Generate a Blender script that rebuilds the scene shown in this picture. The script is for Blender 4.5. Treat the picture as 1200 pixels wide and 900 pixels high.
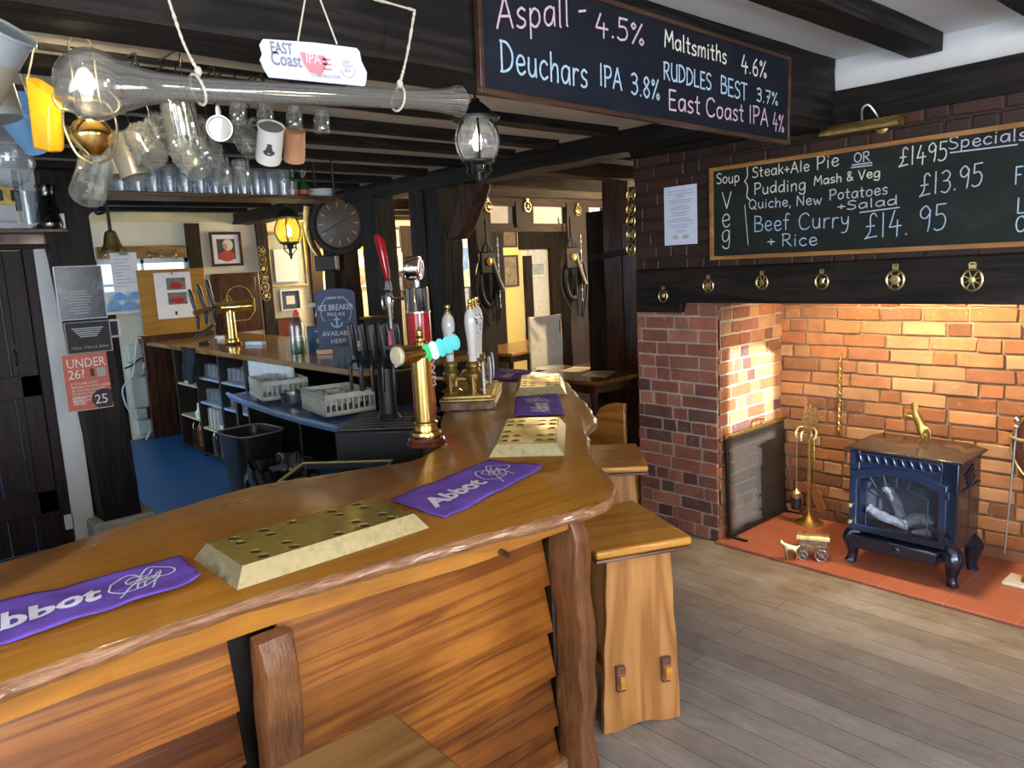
import bpy, bmesh, math, random
from mathutils import Vector, Matrix
from mathutils import noise as mnoise
R = math.radians
random.seed(11)
for o in list(bpy.data.objects):
 bpy.data.objects.remove(o)
sc = bpy.context.scene
COL = sc.collection

# ------------------------------------------------------------------ camera
CAM_H, FPX = 1.70, 885.0
YAW, PITCH, ROLL = R(-48.5), R(-8.92), R(-2.83)
_f = Vector((math.sin(YAW) * math.cos(PITCH), math.cos(YAW) * math.cos(PITCH), math.sin(PITCH)))
_r = Vector((math.cos(YAW), -math.sin(YAW), 0))
_u = _r.cross(_f)
CR = _r * math.cos(ROLL) + _u * math.sin(ROLL)
CU = _u * math.cos(ROLL) - _r * math.sin(ROLL)
CF = _f
CO = Vector((0, 0, CAM_H))
cd = bpy.data.cameras.new('camera')
cam = bpy.data.objects.new('camera', cd)
COL.objects.link(cam)
cd.sensor_fit = 'HORIZONTAL'
cd.sensor_width = 36.0
cd.lens = 36.0 * FPX / 1200.0
cd.clip_start = 0.05
cam.matrix_world = Matrix(((CR.x, CU.x, -CF.x, CO.x), (CR.y, CU.y, -CF.y, CO.y), (CR.z, CU.z, -CF.z, CO.z), (0, 0, 0, 1)))
sc.camera = cam

# ------------------------------------------------------------------ world, exposure, daylight
sc.view_settings.view_transform = 'Standard'
sc.view_settings.look = 'None'
sc.view_settings.gamma = 1.0
sc.view_settings.use_curve_mapping = False
sc.view_settings.exposure = 0.6
sc.cycles.use_denoising = True
sc.cycles.max_bounces = 8
sc.cycles.transparent_max_bounces = 24
sc.cycles.sample_clamp_indirect = 4.0
sc.cycles.caustics_reflective = False
sc.cycles.caustics_refractive = False
w = bpy.data.worlds.new('world')
sc.world = w
w.use_nodes = True
w.node_tree.nodes['Background'].inputs[0].default_value = (0.55, 0.72, 1.0, 1)
w.node_tree.nodes['Background'].inputs[1].default_value = 2.0

def light(kind, name, loc, energy, color, size=0.1, size_y=None, aim=None, spot=None, blend=0.5):
 d = bpy.data.lights.new(name, kind)
 d.energy = energy
 d.color = color
 if kind == 'AREA':
  d.shape = 'RECTANGLE'
  d.size = size
  d.size_y = size_y or size
 elif kind == 'SUN':
  d.angle = size
 else:
  d.shadow_soft_size = size
 if kind == 'SPOT':
  d.spot_size = spot
  d.spot_blend = blend
 o = bpy.data.objects.new(name, d)
 COL.objects.link(o)
 o.location = loc
 if aim is not None:
  o.rotation_euler = Vector(aim).to_track_quat('-Z', 'Y').to_euler()
 return o

DAY = (0.80, 0.89, 1.0)
# daylight coming in through the windows of the wall behind the camera (windows are built below)
light('AREA', 'window_daylight', (2.16, -0.55, 1.55), 125, DAY, 1.7, 1.25, (-1, 0, -0.12))
light('AREA', 'window_daylight', (2.16, 2.32, 1.6), 22, DAY, 0.6, 1.1, (-1, 0, -0.12))
light('AREA', 'window_daylight', (-0.9, -1.76, 1.6), 28, DAY, 2.2, 1.2, (0, 1, -0.1))
light('AREA', 'window_daylight', (-7.3, -1.76, 1.6), 60, (0.6, 0.8, 1.0), 1.8, 1.2, (0, 1, -0.15))
light('AREA', 'window_daylight', (-5.0, 9.4, 1.5), 70, (1.0, 0.93, 0.82), 3.2, 1.2, (0, -1, -0.05))  # added light at an unseen back window, put in for the dining room
# added warm fill lamps out of view, put in to brighten level surfaces
light('POINT', 'added_room_fill', (-0.5, -0.9, 2.3), 26, (1.0, 0.84, 0.62), 0.16)
light('POINT', 'added_room_fill', (0.7, 2.1, 2.4), 42, (1.0, 0.84, 0.62), 0.16)
# low sun through the narrow window at the side
light('SUN', 'low_sun', (8, 0, 5), 15.0, (1.0, 0.97, 0.92), R(0.6), aim=(-2.6, 1.0, -0.55))
# ------------------------------------------------------------------ survey helpers: where a sight line from the camera meets a level or a wall
def ray(px, py):
 return CF * FPX + CR * (px - 600) - CU * (py - 450)
def atz(px, py, z):
 d = ray(px, py)
 return CO + d * ((z - CAM_H) / d.z)
def aty(px, py, y):
 d = ray(px, py)
 return CO + d * (y / d.y)
def atx(px, py, x):
 d = ray(px, py)
 return CO + d * (x / d.x)

# ------------------------------------------------------------------ mesh helpers
class MB:
 def __init__(s):
  s.v = []
  s.f = []
  s.c = []
  s.mi = []
  s.cur = 0
 def _face(s, idx, col=None):
  s.f.append(idx)
  s.c.append(col)
  s.mi.append(s.cur)
 def hexa(s, p, col=None):
  b = len(s.v)
  s.v += [Vector(q) for q in p]
  for q in ((0, 3, 2, 1), (4, 5, 6, 7), (0, 1, 5, 4), (1, 2, 6, 5), (2, 3, 7, 6), (3, 0, 4, 7)):
   s._face([b + i for i in q], col)
  return s
 def box(s, x0, x1, y0, y1, z0, z1, col=None):
  return s.hexa([(x0, y0, z0), (x1, y0, z0), (x1, y1, z0), (x0, y1, z0), (x0, y0, z1), (x1, y0, z1), (x1, y1, z1), (x0, y1, z1)], col)
 def obox(s, c, ax, ay, az, hx, hy, hz, col=None):
  c, ax, ay, az = Vector(c), Vector(ax).normalized() * hx, Vector(ay).normalized() * hy, Vector(az).normalized() * hz
  return s.hexa([c - ax - ay - az, c + ax - ay - az, c + ax + ay - az, c - ax + ay - az, c - ax - ay + az, c + ax - ay + az, c + ax + ay + az, c - ax + ay + az], col)
 def bar(s, a, b, wd, ht, up=(0, 0, 1)):
  a, b = Vector(a), Vector(b)
  d = (b - a)
  l = d.length
  d.normalize()
  up = Vector(up)
  side = d.cross(up)
  if side.length < 1e-4:
   side = d.cross(Vector((1, 0, 0)))
  side.normalize()
  up = side.cross(d)
  return s.obox((a + b) / 2, d, side, up, l / 2, wd / 2, ht / 2)
 def tube(s, pts, r, n=10, cap=True, closed=False, sy=1.0):
  pts = [Vector(p) for p in pts]
  m = len(pts)
  rs = r if isinstance(r, (list, tuple)) else [r] * m
  b = len(s.v)
  prev = None
  for i, p in enumerate(pts):
   if closed:
    t = (pts[(i + 1) % m] - pts[i - 1])
   else:
    t = pts[min(i + 1, m - 1)] - pts[max(i - 1, 0)]
   t.normalize()
   if prev is None:
    h = Vector((0, 0, 1)) if abs(t.z) < 0.9 else Vector((1, 0, 0))
    a = t.cross(h).normalized()
   else:
    a = (prev - t * prev.dot(t))
    if a.length < 1e-6:
     a = t.cross(Vector((0.3, 0.5, 0.8)))
    a.normalize()
   prev = a
   c = t.cross(a)
   for k in range(n):
    th = 2 * math.pi * k / n
    s.v.append(p + (a * math.cos(th) + c * math.sin(th) * sy) * rs[i])
  for i in range(m if closed else m - 1):
   j = (i + 1) % m
   for k in range(n):
    l = (k + 1) % n
    s._face([b + i * n + k, b + i * n + l, b + j * n + l, b + j * n + k])
  if cap and not closed:
   s._face([b + k for k in reversed(range(n))])
   s._face([b + (m - 1) * n + k for k in range(n)])
  return s
 def lathe(s, prof, n=24, o=(0, 0, 0), ax=(1, 0, 0), ay=(0, 1, 0), az=(0, 0, 1), closed=False):
  o, ax, ay, az = Vector(o), Vector(ax).normalized(), Vector(ay).normalized(), Vector(az).normalized()
  b = len(s.v)
  m = len(prof)
  for (r, z) in prof:
   for k in range(n):
    th = 2 * math.pi * k / n
    s.v.append(o + ax * (r * math.cos(th)) + ay * (r * math.sin(th)) + az * z)
  for i in range(m if closed else m - 1):
   j = (i + 1) % m
   for k in range(n):
    l = (k + 1) % n
    s._face([b + i * n + k, b + i * n + l, b + j * n + l, b + j * n + k])
  if not closed:
   if prof[0][0] > 1e-5:
    s._face([b + k for k in reversed(range(n))])
   if prof[-1][0] > 1e-5:
    s._face([b + (m - 1) * n + k for k in range(n)])
  return s
 def lathe_dir(s, prof, o, d, n=24, closed=False):
  d = Vector(d).normalized()
  h = Vector((0, 0, 1)) if abs(d.z) < 0.9 else Vector((1, 0, 0))
  a = h.cross(d).normalized()
  return s.lathe(prof, n, o, a, d.cross(a), d, closed)
 def prism(s, poly, o, u, v, depth, col=None):
  """poly: outline in (u, v); extruded along u x v by depth"""
  o, u, v = Vector(o), Vector(u), Vector(v)
  w_ = u.cross(v).normalized() * depth
  b = len(s.v)
  n = len(poly)
  for p in poly:
   s.v.append(o + u * p[0] + v * p[1])
  for p in poly:
   s.v.append(o + u * p[0] + v * p[1] + w_)
  s._face([b + i for i in reversed(range(n))], col)
  s._face([b + n + i for i in range(n)], col)
  for i in range(n):
   j = (i + 1) % n
   s._face([b + i, b + j, b + n + j, b + n + i], col)
  return s
 def quad(s, a, b_, c, d, col=None):
  b = len(s.v)
  s.v += [Vector(a), Vector(b_), Vector(c), Vector(d)]
  s._face([b, b + 1, b + 2, b + 3], col)
  return s
 def ellipsoid(s, c, rx, ry, rz, n=20, m=12, ax=(1, 0, 0), ay=(0, 1, 0), az=(0, 0, 1)):
  prof = [(max(1e-6, math.sin(math.pi * i / m)), -math.cos(math.pi * i / m)) for i in range(m + 1)]
  c, ax, ay, az = Vector(c), Vector(ax), Vector(ay), Vector(az)
  b0 = len(s.v)
  s.lathe(prof, n)
  for i in range(b0, len(s.v)):
   q = s.v[i]
   s.v[i] = c + ax * q.x * rx + ay * q.y * ry + az * q.z * rz
  return s
 def ribbon(s, pts, wd, nrm):
  """flat stroke of width wd lying in the plane with normal nrm, 0.8 mm proud"""
  nrm = Vector(nrm).normalized()
  pts = [Vector(p) for p in pts]
  s.k = getattr(s, 'k', 0) + 3
  for i in range(len(pts) - 1):
   up = nrm * (((i + s.k) % 7) * 0.00011)
   a, b_ = pts[i] + up, pts[i + 1] + up
   d = b_ - a
   if d.length < 1e-6:
    continue
   d.normalize()
   sd = nrm.cross(d) * wd / 2
   e = d * wd * 0.3
   s.quad(a - e - sd, b_ + e - sd, b_ + e + sd, a - e + sd)
  return s
 def build(s, name, mat, parent=None, bevel=0.0, smooth=35, seg=2, sub=0, loc=None, recalc=True):
  me = bpy.data.meshes.new(name)
  off = Vector(loc) if loc is not None else Vector((0, 0, 0))
  me.from_pydata([tuple(q - off) for q in s.v], [], s.f)
  mats = mat if isinstance(mat, (list, tuple)) else [mat]
  for m_ in mats:
   me.materials.append(m_)
  if len(mats) > 1:
   me.polygons.foreach_set('material_index', s.mi)
  if any(c is not None for c in s.c):
   at = me.color_attributes.new('Col', 'FLOAT_COLOR', 'CORNER')
   dat = []
   for p, c in zip(me.polygons, s.c):
    c = c or (0.5, 0.5, 0.5)
    for _ in range(p.loop_total):
     dat += [c[0], c[1], c[2], 1.0]
   at.data.foreach_set('color', dat)
  if recalc:
   bm = bmesh.new()
   bm.from_mesh(me)
   bmesh.ops.recalc_face_normals(bm, faces=bm.faces)
   bm.to_mesh(me)
   bm.free()
  if smooth:
   me.shade_smooth()
   me.set_sharp_from_angle(angle=R(smooth))
  o = bpy.data.objects.new(name, me)
  COL.objects.link(o)
  o.location = off
  if parent is not None:
   o.parent = parent
  if bevel:
   md = o.modifiers.new('bevel', 'BEVEL')
   md.width = bevel
   md.segments = seg
   md.limit_method = 'ANGLE'
   md.angle_limit = R(40)
   md.harden_normals = False
  if sub:
   md = o.modifiers.new('sub', 'SUBSURF')
   md.levels = sub
   md.render_levels = sub
  return o

def tag(o, label, cat, group=None):
 o['label'] = label
 o['category'] = cat
 if group:
  o['group'] = group
 return o
def thing(name, label, cat, loc=(0, 0, 0), rz=0.0, group=None, mat=None):
 o = bpy.data.objects.new(name, None)
 COL.objects.link(o)
 o.empty_display_size = 0.05
 if mat is not None:
  o.matrix_world = mat
 else:
  o.location = loc
  o.rotation_euler = (0, 0, rz)
 return tag(o, label, cat, group)
def struct(o):
 o['kind'] = 'structure'
 return o
def copy_tree(o, parent=None):
 c = o.copy()
 COL.objects.link(c)
 if parent is not None:
  c.parent = parent
 for ch in list(o.children):
  copy_tree(ch, c)
 return c
def frame(o, u, v):
 """matrix with local x = u, local y = u x v reversed so that z = v (an upright panel seen along +y)"""
 u, v = Vector(u).normalized(), Vector(v).normalized()
 y = v.cross(u)
 return Matrix(((u.x, y.x, v.x, o[0]), (u.y, y.y, v.y, o[1]), (u.z, y.z, v.z, o[2]), (0, 0, 0, 1)))
def bezier(pts, n=8):
 """Catmull-Rom through pts"""
 pts = [Vector(p) for p in pts]
 out = []
 for i in range(len(pts) - 1):
  p0, p1, p2, p3 = pts[max(i - 1, 0)], pts[i], pts[i + 1], pts[min(i + 2, len(pts) - 1)]
  for k in range(n):
   t = k / n
   out.append(0.5 * (2 * p1 + (p2 - p0) * t + (2 * p0 - 5 * p1 + 4 * p2 - p3) * t * t + (3 * p1 - p0 - 3 * p2 + p3) * t ** 3))
 out.append(pts[-1])
 return out
def type_mesh(mb, body, size, o, u, v, align='LEFT', raise_=0.0012, stretch=1.0, shear=0.0, bold=0.0):
 """printed lettering as flat outlines added to mb"""
 cu = bpy.data.curves.new('lettering', 'FONT')
 cu.body = body
 cu.size = size
 cu.align_x = align
 cu.resolution_u = 3
 cu.shear = shear
 cu.offset = bold * size
 ob = bpy.data.objects.new('lettering', cu)
 COL.objects.link(ob)
 dg = bpy.context.evaluated_depsgraph_get()
 dg.update()
 me = bpy.data.meshes.new_from_object(ob.evaluated_get(dg))
 o, u, v = Vector(o), Vector(u).normalized(), Vector(v).normalized()
 n = u.cross(v)
 b = len(mb.v)
 for q in me.vertices:
  mb.v.append(o + u * q.co.x * stretch + v * q.co.y + n * raise_)
 for p in me.polygons:
  mb._face([b + i for i in p.vertices])
 bpy.data.objects.remove(ob)
 bpy.data.curves.remove(cu)
 bpy.data.meshes.remove(me)

# ------------------------------------------------------------------ materials
class NT:
 def __init__(s, name):
  s.m = bpy.data.materials.new(name)
  s.m.use_nodes = True
  s.t = s.m.node_tree
  s.b = s.t.nodes['Principled BSDF']
 def n(s, ty, **kw):
  nd = s.t.nodes.new(ty)
  for k, val in kw.items():
   setattr(nd, k, val)
  return nd
 def l(s, a, b):
  s.t.links.new(a, b)
 def ramp(s, src, stops):
  r = s.n('ShaderNodeValToRGB')
  e = r.color_ramp.elements
  while len(e) < len(stops):
   e.new(0.5)
  for el, (p, c) in zip(e, stops):
   el.position = p
   el.color = (*c, 1) if len(c) == 3 else c
  s.l(src, r.inputs[0])
  return r.outputs[0]
 def coords(s, scale=(1, 1, 1), rot=(0, 0, 0), kind='Object'):
  tc = s.n('ShaderNodeTexCoord')
  mp = s.n('ShaderNodeMapping')
  mp.inputs['Scale'].default_value = scale
  mp.inputs['Rotation'].default_value = rot
  s.l(tc.outputs[kind], mp.inputs[0])
  return mp.outputs[0]
 def noise(s, vec, scale, detail=4, rough=0.55, dist=0.0):
  nz = s.n('ShaderNodeTexNoise')
  nz.inputs['Scale'].default_value = scale
  nz.inputs['Detail'].default_value = detail
  nz.inputs['Roughness'].default_value = rough
  nz.inputs['Distortion'].default_value = dist
  s.l(vec, nz.inputs['Vector'])
  return nz.outputs['Fac']
 def mix(s, fac, a, b, mode='MIX'):
  mx = s.n('ShaderNodeMix', data_type='RGBA', blend_type=mode)
  if isinstance(fac, (int, float)):
   mx.inputs[0].default_value = fac
  else:
   s.l(fac, mx.inputs[0])
  for i, q in ((6, a), (7, b)):
   if isinstance(q, tuple):
    mx.inputs[i].default_value = (*q, 1) if len(q) == 3 else q
   else:
    s.l(q, mx.inputs[i])
  return mx.outputs[2]
 def bump(s, h, strength=0.3, dist=0.01):
  bp = s.n('ShaderNodeBump')
  bp.inputs['Strength'].default_value = strength
  bp.inputs['Distance'].default_value = dist
  s.l(h, bp.inputs['Height'])
  s.l(bp.outputs[0], s.b.inputs['Normal'])
 def setb(s, **kw):
  for k, val in kw.items():
   s.b.inputs[k.replace('_', ' ')].default_value = val
  return s

def plain(name, col, rough=0.5, metal=0.0, coat=0.0, var=0.12, nscale=14, spec=0.5, bump=0.0):
 t = NT(name)
 nz = t.noise(t.coords(), nscale, 4)
 a = tuple(c * (1 - var) for c in col)
 b = tuple(min(1, c * (1 + var)) for c in col)
 t.l(t.ramp(nz, [(0.3, a), (0.7, b)]), t.b.inputs['Base Color'])
 t.setb(Roughness=rough, Metallic=metal)
 t.b.inputs['Coat Weight'].default_value = coat
 t.b.inputs['Coat Roughness'].default_value = 0.12
 t.b.inputs['Specular IOR Level'].default_value = spec
 if bump:
  t.bump(nz, bump, 0.005)
 return t.m
def wood(name, dark, mid, lite, axis='x', rough=0.4, coat=0.0, scale=1.0, bump=0.15, ring=0.5, knots=0.0, rvar=0.0, spec=0.5, k=0.09, mul=26, shade=0.4):
 """grain running along the given local axis"""
 t = NT(name)
 s3 = {'x': (k, 1, 1), 'y': (1, k, 1), 'z': (1, 1, k)}[axis]
 v = t.coords(tuple(q * scale for q in s3))
 n1 = t.noise(v, 13, 2, 0.45, 0.5)
 n2 = t.noise(v, 60, 5, 0.65, 0.3)
 wv = t.n('ShaderNodeMath', operation='MULTIPLY')
 t.l(n1, wv.inputs[0])
 wv.inputs[1].default_value = mul
 sn = t.n('ShaderNodeMath', operation='SINE')
 t.l(wv.outputs[0], sn.inputs[0])
 mr = t.n('ShaderNodeMapRange')
 t.l(sn.outputs[0], mr.inputs[0])
 mr.inputs[1].default_value = -1
 mr.inputs[2].default_value = 1
 mr.inputs[3].default_value = 0
 mr.inputs[4].default_value = 1
 mx = t.n('ShaderNodeMix', data_type='FLOAT')
 mx.inputs[0].default_value = ring
 t.l(n2, mx.inputs[2])
 t.l(mr.outputs[0], mx.inputs[3])
 col = t.ramp(mx.outputs[0], [(0.15, dark), (0.45, mid), (0.85, lite)])
 big = t.noise(t.coords((1, 1, 1)), 2.3, 3)
 col = t.mix(t.ramp(big, [(0.35, (0, 0, 0)), (0.7, (shade, shade, shade))]), col, dark)
 t.l(col, t.b.inputs['Base Color'])
 t.setb(Roughness=rough)
 t.b.inputs['Specular IOR Level'].default_value = spec
 t.b.inputs['Coat Weight'].default_value = coat
 t.b.inputs['Coat Roughness'].default_value = 0.1
 if rvar:
  t.l(t.ramp(big, [(0.3, (rough,) * 3), (0.75, (rough + rvar,) * 3)]), t.b.inputs['Roughness'])
 t.bump(mx.outputs[0], bump, 0.004)
 return t.m
def metal(name, col, rough=0.25, tarnish=None, nscale=9):
 t = NT(name)
 nz = t.noise(t.coords(), nscale, 5, 0.6)
 tarnish = tarnish or tuple(c * 0.7 for c in col)
 t.l(t.ramp(nz, [(0.35, tarnish), (0.62, col)]), t.b.inputs['Base Color'])
 t.l(t.ramp(nz, [(0.3, (rough * 1.7,) * 3), (0.7, (rough * 0.8,) * 3)]), t.b.inputs['Roughness'])
 t.setb(Metallic=1.0)
 return t.m
def glass(name, tint=(1, 1, 1), rough=0.0, ior=1.45):
 t = NT(name)
 t.setb(Roughness=rough, IOR=ior)
 t.b.inputs['Base Color'].default_value = (*tint, 1)
 t.b.inputs['Transmission Weight'].default_value = 1.0
 nz = t.noise(t.coords(), 30, 2)
 t.bump(nz, 0.02, 0.002)
 return t.m
def pane(name, tint=(1, 1, 1), gloss=0.12, rough=0.05, edge=0.5, haze=0.0):
 """thin clear sheet: lets light straight through and mirrors a little"""
 t = NT(name)
 tr = t.n('ShaderNodeBsdfTransparent')
 tr.inputs[0].default_value = (*tint, 1)
 gl = t.n('ShaderNodeBsdfGlossy')
 gl.inputs['Roughness'].default_value = rough
 fr = t.n('ShaderNodeLayerWeight')
 pw = t.n('ShaderNodeMath', operation='POWER')
 t.l(fr.outputs['Facing'], pw.inputs[0])
 pw.inputs[1].default_value = 3.0
 ad = t.n('ShaderNodeMath', operation='MULTIPLY_ADD')
 t.l(pw.outputs[0], ad.inputs[0])
 ad.inputs[1].default_value = edge
 ad.inputs[2].default_value = gloss
 ms = t.n('ShaderNodeMixShader')
 t.l(ad.outputs[0], ms.inputs[0])
 t.l(tr.outputs[0], ms.inputs[1])
 t.l(gl.outputs[0], ms.inputs[2])
 out = ms.outputs[0]
 if haze:
  df = t.n('ShaderNodeBsdfDiffuse')
  df.inputs[0].default_value = (0.8, 0.82, 0.82, 1)
  m2 = t.n('ShaderNodeMixShader')
  m2.inputs[0].default_value = haze
  t.l(out, m2.inputs[1])
  t.l(df.outputs[0], m2.inputs[2])
  out = m2.outputs[0]
 t.l(out, t.t.nodes['Material Output'].inputs[0])
 return t.m
def emit(name, col, strength):
 t = NT(name)
 t.b.inputs['Base Color'].default_value = (*col, 1)
 t.b.inputs['Emission Color'].default_value = (*col, 1)
 t.b.inputs['Emission Strength'].default_value = strength
 return t.m
# ---- materials used all over
M_black_oak = wood('black_oak', (0.004, 0.003, 0.003), (0.012, 0.009, 0.008), (0.035, 0.026, 0.02), 'z', 0.6, 0.0, 1.0, 0.5, 0.3, spec=0.22)
M_black_oak_y = wood('black_oak_beam', (0.004, 0.004, 0.004), (0.012, 0.010, 0.009), (0.034, 0.028, 0.024), 'y', 0.6, 0.0, 1.0, 0.6, 0.3, spec=0.16)
M_black_oak_x = wood('black_oak_lintel', (0.004, 0.003, 0.003), (0.010, 0.008, 0.007), (0.03, 0.022, 0.018), 'x', 0.55, 0.0, 1.0, 0.5, 0.3, spec=0.22)
M_brown_oak = wood('brown_oak', (0.012, 0.007, 0.004), (0.035, 0.02, 0.012), (0.045, 0.025, 0.015), 'z', 0.6, 0.0, 1.0, 0.4, 0.3, spec=0.2)
M_brown_oak_y = wood('brown_oak_rail', (0.014, 0.007, 0.004), (0.04, 0.02, 0.011), (0.085, 0.042, 0.02), 'y', 0.6, 0.0, 1.0, 0.4, 0.3, spec=0.2)
M_top = wood('bar_top_varnish', (0.18, 0.062, 0.005), (0.34, 0.135, 0.012), (0.46, 0.21, 0.024), 'y', 0.26, 0.22, 0.8, 0.05, 0.15, rvar=0.08, k=0.05, shade=0.3)
M_edge = wood('live_edge_wood', (0.10, 0.035, 0.012), (0.30, 0.13, 0.05), (0.56, 0.36, 0.23), 'y', 0.28, 0.7, 3.0, 0.9, 0.2)
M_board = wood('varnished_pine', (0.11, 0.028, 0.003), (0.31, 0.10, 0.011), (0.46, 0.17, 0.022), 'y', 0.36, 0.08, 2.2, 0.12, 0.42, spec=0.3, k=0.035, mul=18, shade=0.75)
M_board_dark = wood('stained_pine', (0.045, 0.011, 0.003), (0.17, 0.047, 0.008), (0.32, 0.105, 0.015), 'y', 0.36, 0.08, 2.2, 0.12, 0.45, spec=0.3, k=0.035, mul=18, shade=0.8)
M_fascia = wood('fascia_pine', (0.22, 0.075, 0.01), (0.40, 0.155, 0.02), (0.56, 0.235, 0.025), 'y', 0.34, 0.12, 1.0, 0.1, 0.3, k=0.04, mul=14)
M_post = wood('gnarled_post', (0.03, 0.010, 0.004), (0.16, 0.055, 0.015), (0.33, 0.14, 0.05), 'z', 0.35, 0.3, 2.6, 1.0, 0.15, mul=14, k=0.14)
M_honey = wood('honey_pine', (0.26, 0.10, 0.025), (0.44, 0.19, 0.052), (0.56, 0.27, 0.09), 'z', 0.38, 0.2, 0.7, 0.08, 0.45)
M_honey_y = wood('honey_pine_seat', (0.36, 0.135, 0.016), (0.56, 0.235, 0.030), (0.66, 0.32, 0.055), 'y', 0.3, 0.45, 0.7, 0.06, 0.4)
M_seatedge = wood('dark_seat_edge', (0.07, 0.03, 0.02), (0.16, 0.07, 0.04), (0.28, 0.16, 0.11), 'y', 0.4, 0.2, 1.0, 0.3, 0.4)
M_counter = wood('counter_oak', (0.16, 0.075, 0.02), (0.31, 0.155, 0.045), (0.42, 0.24, 0.08), 'x', 0.25, 0.5, 0.8, 0.05, 0.35)
M_dark_cab = wood('dark_cabinet', (0.006, 0.005, 0.004), (0.018, 0.012, 0.009), (0.04, 0.026, 0.018), 'z', 0.4, 0.2, 1.0, 0.2, 0.4)
M_mahog = wood('mahogany', (0.02, 0.006, 0.003), (0.06, 0.018, 0.008), (0.11, 0.04, 0.018), 'z', 0.3, 0.3, 1.0, 0.1, 0.4)
M_ochre = wood('ochre_ply', (0.24, 0.11, 0.014), (0.36, 0.18, 0.026), (0.44, 0.24, 0.045), 'y', 0.4, 0.2, 0.6, 0.05, 0.3)
M_frame_gold = wood('gold_oak_frame', (0.2, 0.085, 0.02), (0.34, 0.16, 0.045), (0.45, 0.24, 0.08), 'x', 0.4, 0.2, 1.0, 0.1, 0.4)
M_brass = metal('polished_brass', (0.86, 0.62, 0.22), 0.16, (0.70, 0.46, 0.13))
M_brass_dull = metal('dull_brass', (0.62, 0.45, 0.16), 0.32, (0.38, 0.25, 0.07), 12)
M_tray = metal('hammered_brass_plate', (0.58, 0.46, 0.14), 0.42, (0.36, 0.27, 0.07), 6)
M_tray_edge = metal('brushed_brass_edge', (0.66, 0.58, 0.34), 0.42, (0.56, 0.47, 0.26), 40)
M_silverbrass = metal('pale_cast_brass', (0.72, 0.62, 0.36), 0.3, (0.42, 0.34, 0.17), 30)
M_chrome = metal('chrome', (0.85, 0.86, 0.88), 0.1, (0.7, 0.72, 0.75))
M_steel = metal('brushed_steel', (0.55, 0.56, 0.58), 0.3)
M_black = plain('black_plastic', (0.012, 0.012, 0.013), 0.35, coat=0.2)
M_blackgloss = plain('black_bag_film', (0.008, 0.008, 0.010), 0.18, coat=0.5)
M_iron = plain('black_iron', (0.012, 0.012, 0.014), 0.5, metal=0.3, bump=0.2)
M_lampiron = plain('lamp_iron', (0.035, 0.037, 0.036), 0.4, metal=0.6, bump=0.1)
M_stove = plain('blue_black_enamel', (0.010, 0.017, 0.042), 0.25, metal=0.25, coat=0.6)
M_white = plain('white_plastic', (0.72, 0.73, 0.72), 0.4)
M_ceramic = plain('white_ceramic', (0.82, 0.81, 0.78), 0.12, coat=0.8, var=0.03)
M_paper = plain('paper', (0.78, 0.79, 0.82), 0.7, var=0.04)
M_plaster = plain('white_plaster', (0.66, 0.67, 0.68), 0.85, var=0.06, nscale=5, bump=0.25)
M_cream = plain('cream_plaster', (0.76, 0.71, 0.54), 0.85, var=0.07, nscale=4, bump=0.2)
M_yellow_wall = plain('yellow_plaster', (0.72, 0.60, 0.24), 0.85, var=0.06, nscale=4, bump=0.2)
M_ceil = plain('aged_ceiling_plaster', (0.66, 0.60, 0.48), 0.85, var=0.12, nscale=5, bump=0.3)
M_tanceil = plain('smoke_stained_plaster', (0.55, 0.36, 0.14), 0.8, var=0.25, nscale=5, bump=0.3)
M_rope = plain('sisal_rope', (0.55, 0.50, 0.40), 0.9, bump=0.5, nscale=220)
M_red = plain('red_enamel', (0.42, 0.012, 0.02), 0.2, coat=0.7)
M_glass = glass('clear_glass', (0.97, 0.99, 0.99))
M_pane = pane('clear_pane', (0.95, 0.97, 0.98), 0.05)
M_pintglass = pane('pint_glass', (0.93, 0.955, 0.98), 0.06, 0.12, 0.45, 0.07)
M_bottle_green = glass('green_bottle_glass', (0.02, 0.25, 0.06))
M_ink_black = plain('black_ink', (0.015, 0.015, 0.018), 0.6)
M_leather = plain('black_leather', (0.010, 0.008, 0.007), 0.5, spec=0.25, bump=0.3)
M_terra = plain('terracotta', (0.62, 0.30, 0.16), 0.6, var=0.06)

def brick_mat():
 t = NT('old_brick')
 at = t.n('ShaderNodeAttribute', attribute_name='Col')
 v = t.coords()
 n1 = t.noise(v, 38, 6, 0.7)
 n2 = t.noise(v, 9, 3)
 c = t.mix(t.ramp(n1, [(0.35, (0.0,) * 3), (0.75, (0.75,) * 3)]), at.outputs['Color'], t.mix(0.45, at.outputs['Color'], (0.85, 0.72, 0.58), 'MULTIPLY'))
 c = t.mix(t.ramp(n1, [(0.58, (0,) * 3), (0.74, (0.5,) * 3)]), c, (0.60, 0.48, 0.36))
 c = t.mix(t.ramp(n2, [(0.4, (0,) * 3), (0.7, (0.6,) * 3)]), c, t.mix(0.8, c, (0.45, 0.4, 0.38), 'MULTIPLY'))
 t.l(c, t.b.inputs['Base Color'])
 t.setb(Roughness=0.85)
 t.bump(n1, 0.55, 0.006)
 return t.m
M_brick = brick_mat()
def painted_brick():
 t = NT('tarred_brick')
 at = t.n('ShaderNodeAttribute', attribute_name='Col')
 v = t.coords()
 n1 = t.noise(v, 22, 6, 0.7)
 c = t.mix(t.ramp(n1, [(0.69, (0,) * 3), (0.72, (0.8,) * 3)]), at.outputs['Color'], (0.5, 0.42, 0.36))
 t.l(c, t.b.inputs['Base Color'])
 t.setb(Roughness=0.55)
 t.bump(n1, 0.5, 0.006)
 return t.m
M_brick_dark = painted_brick()

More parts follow.
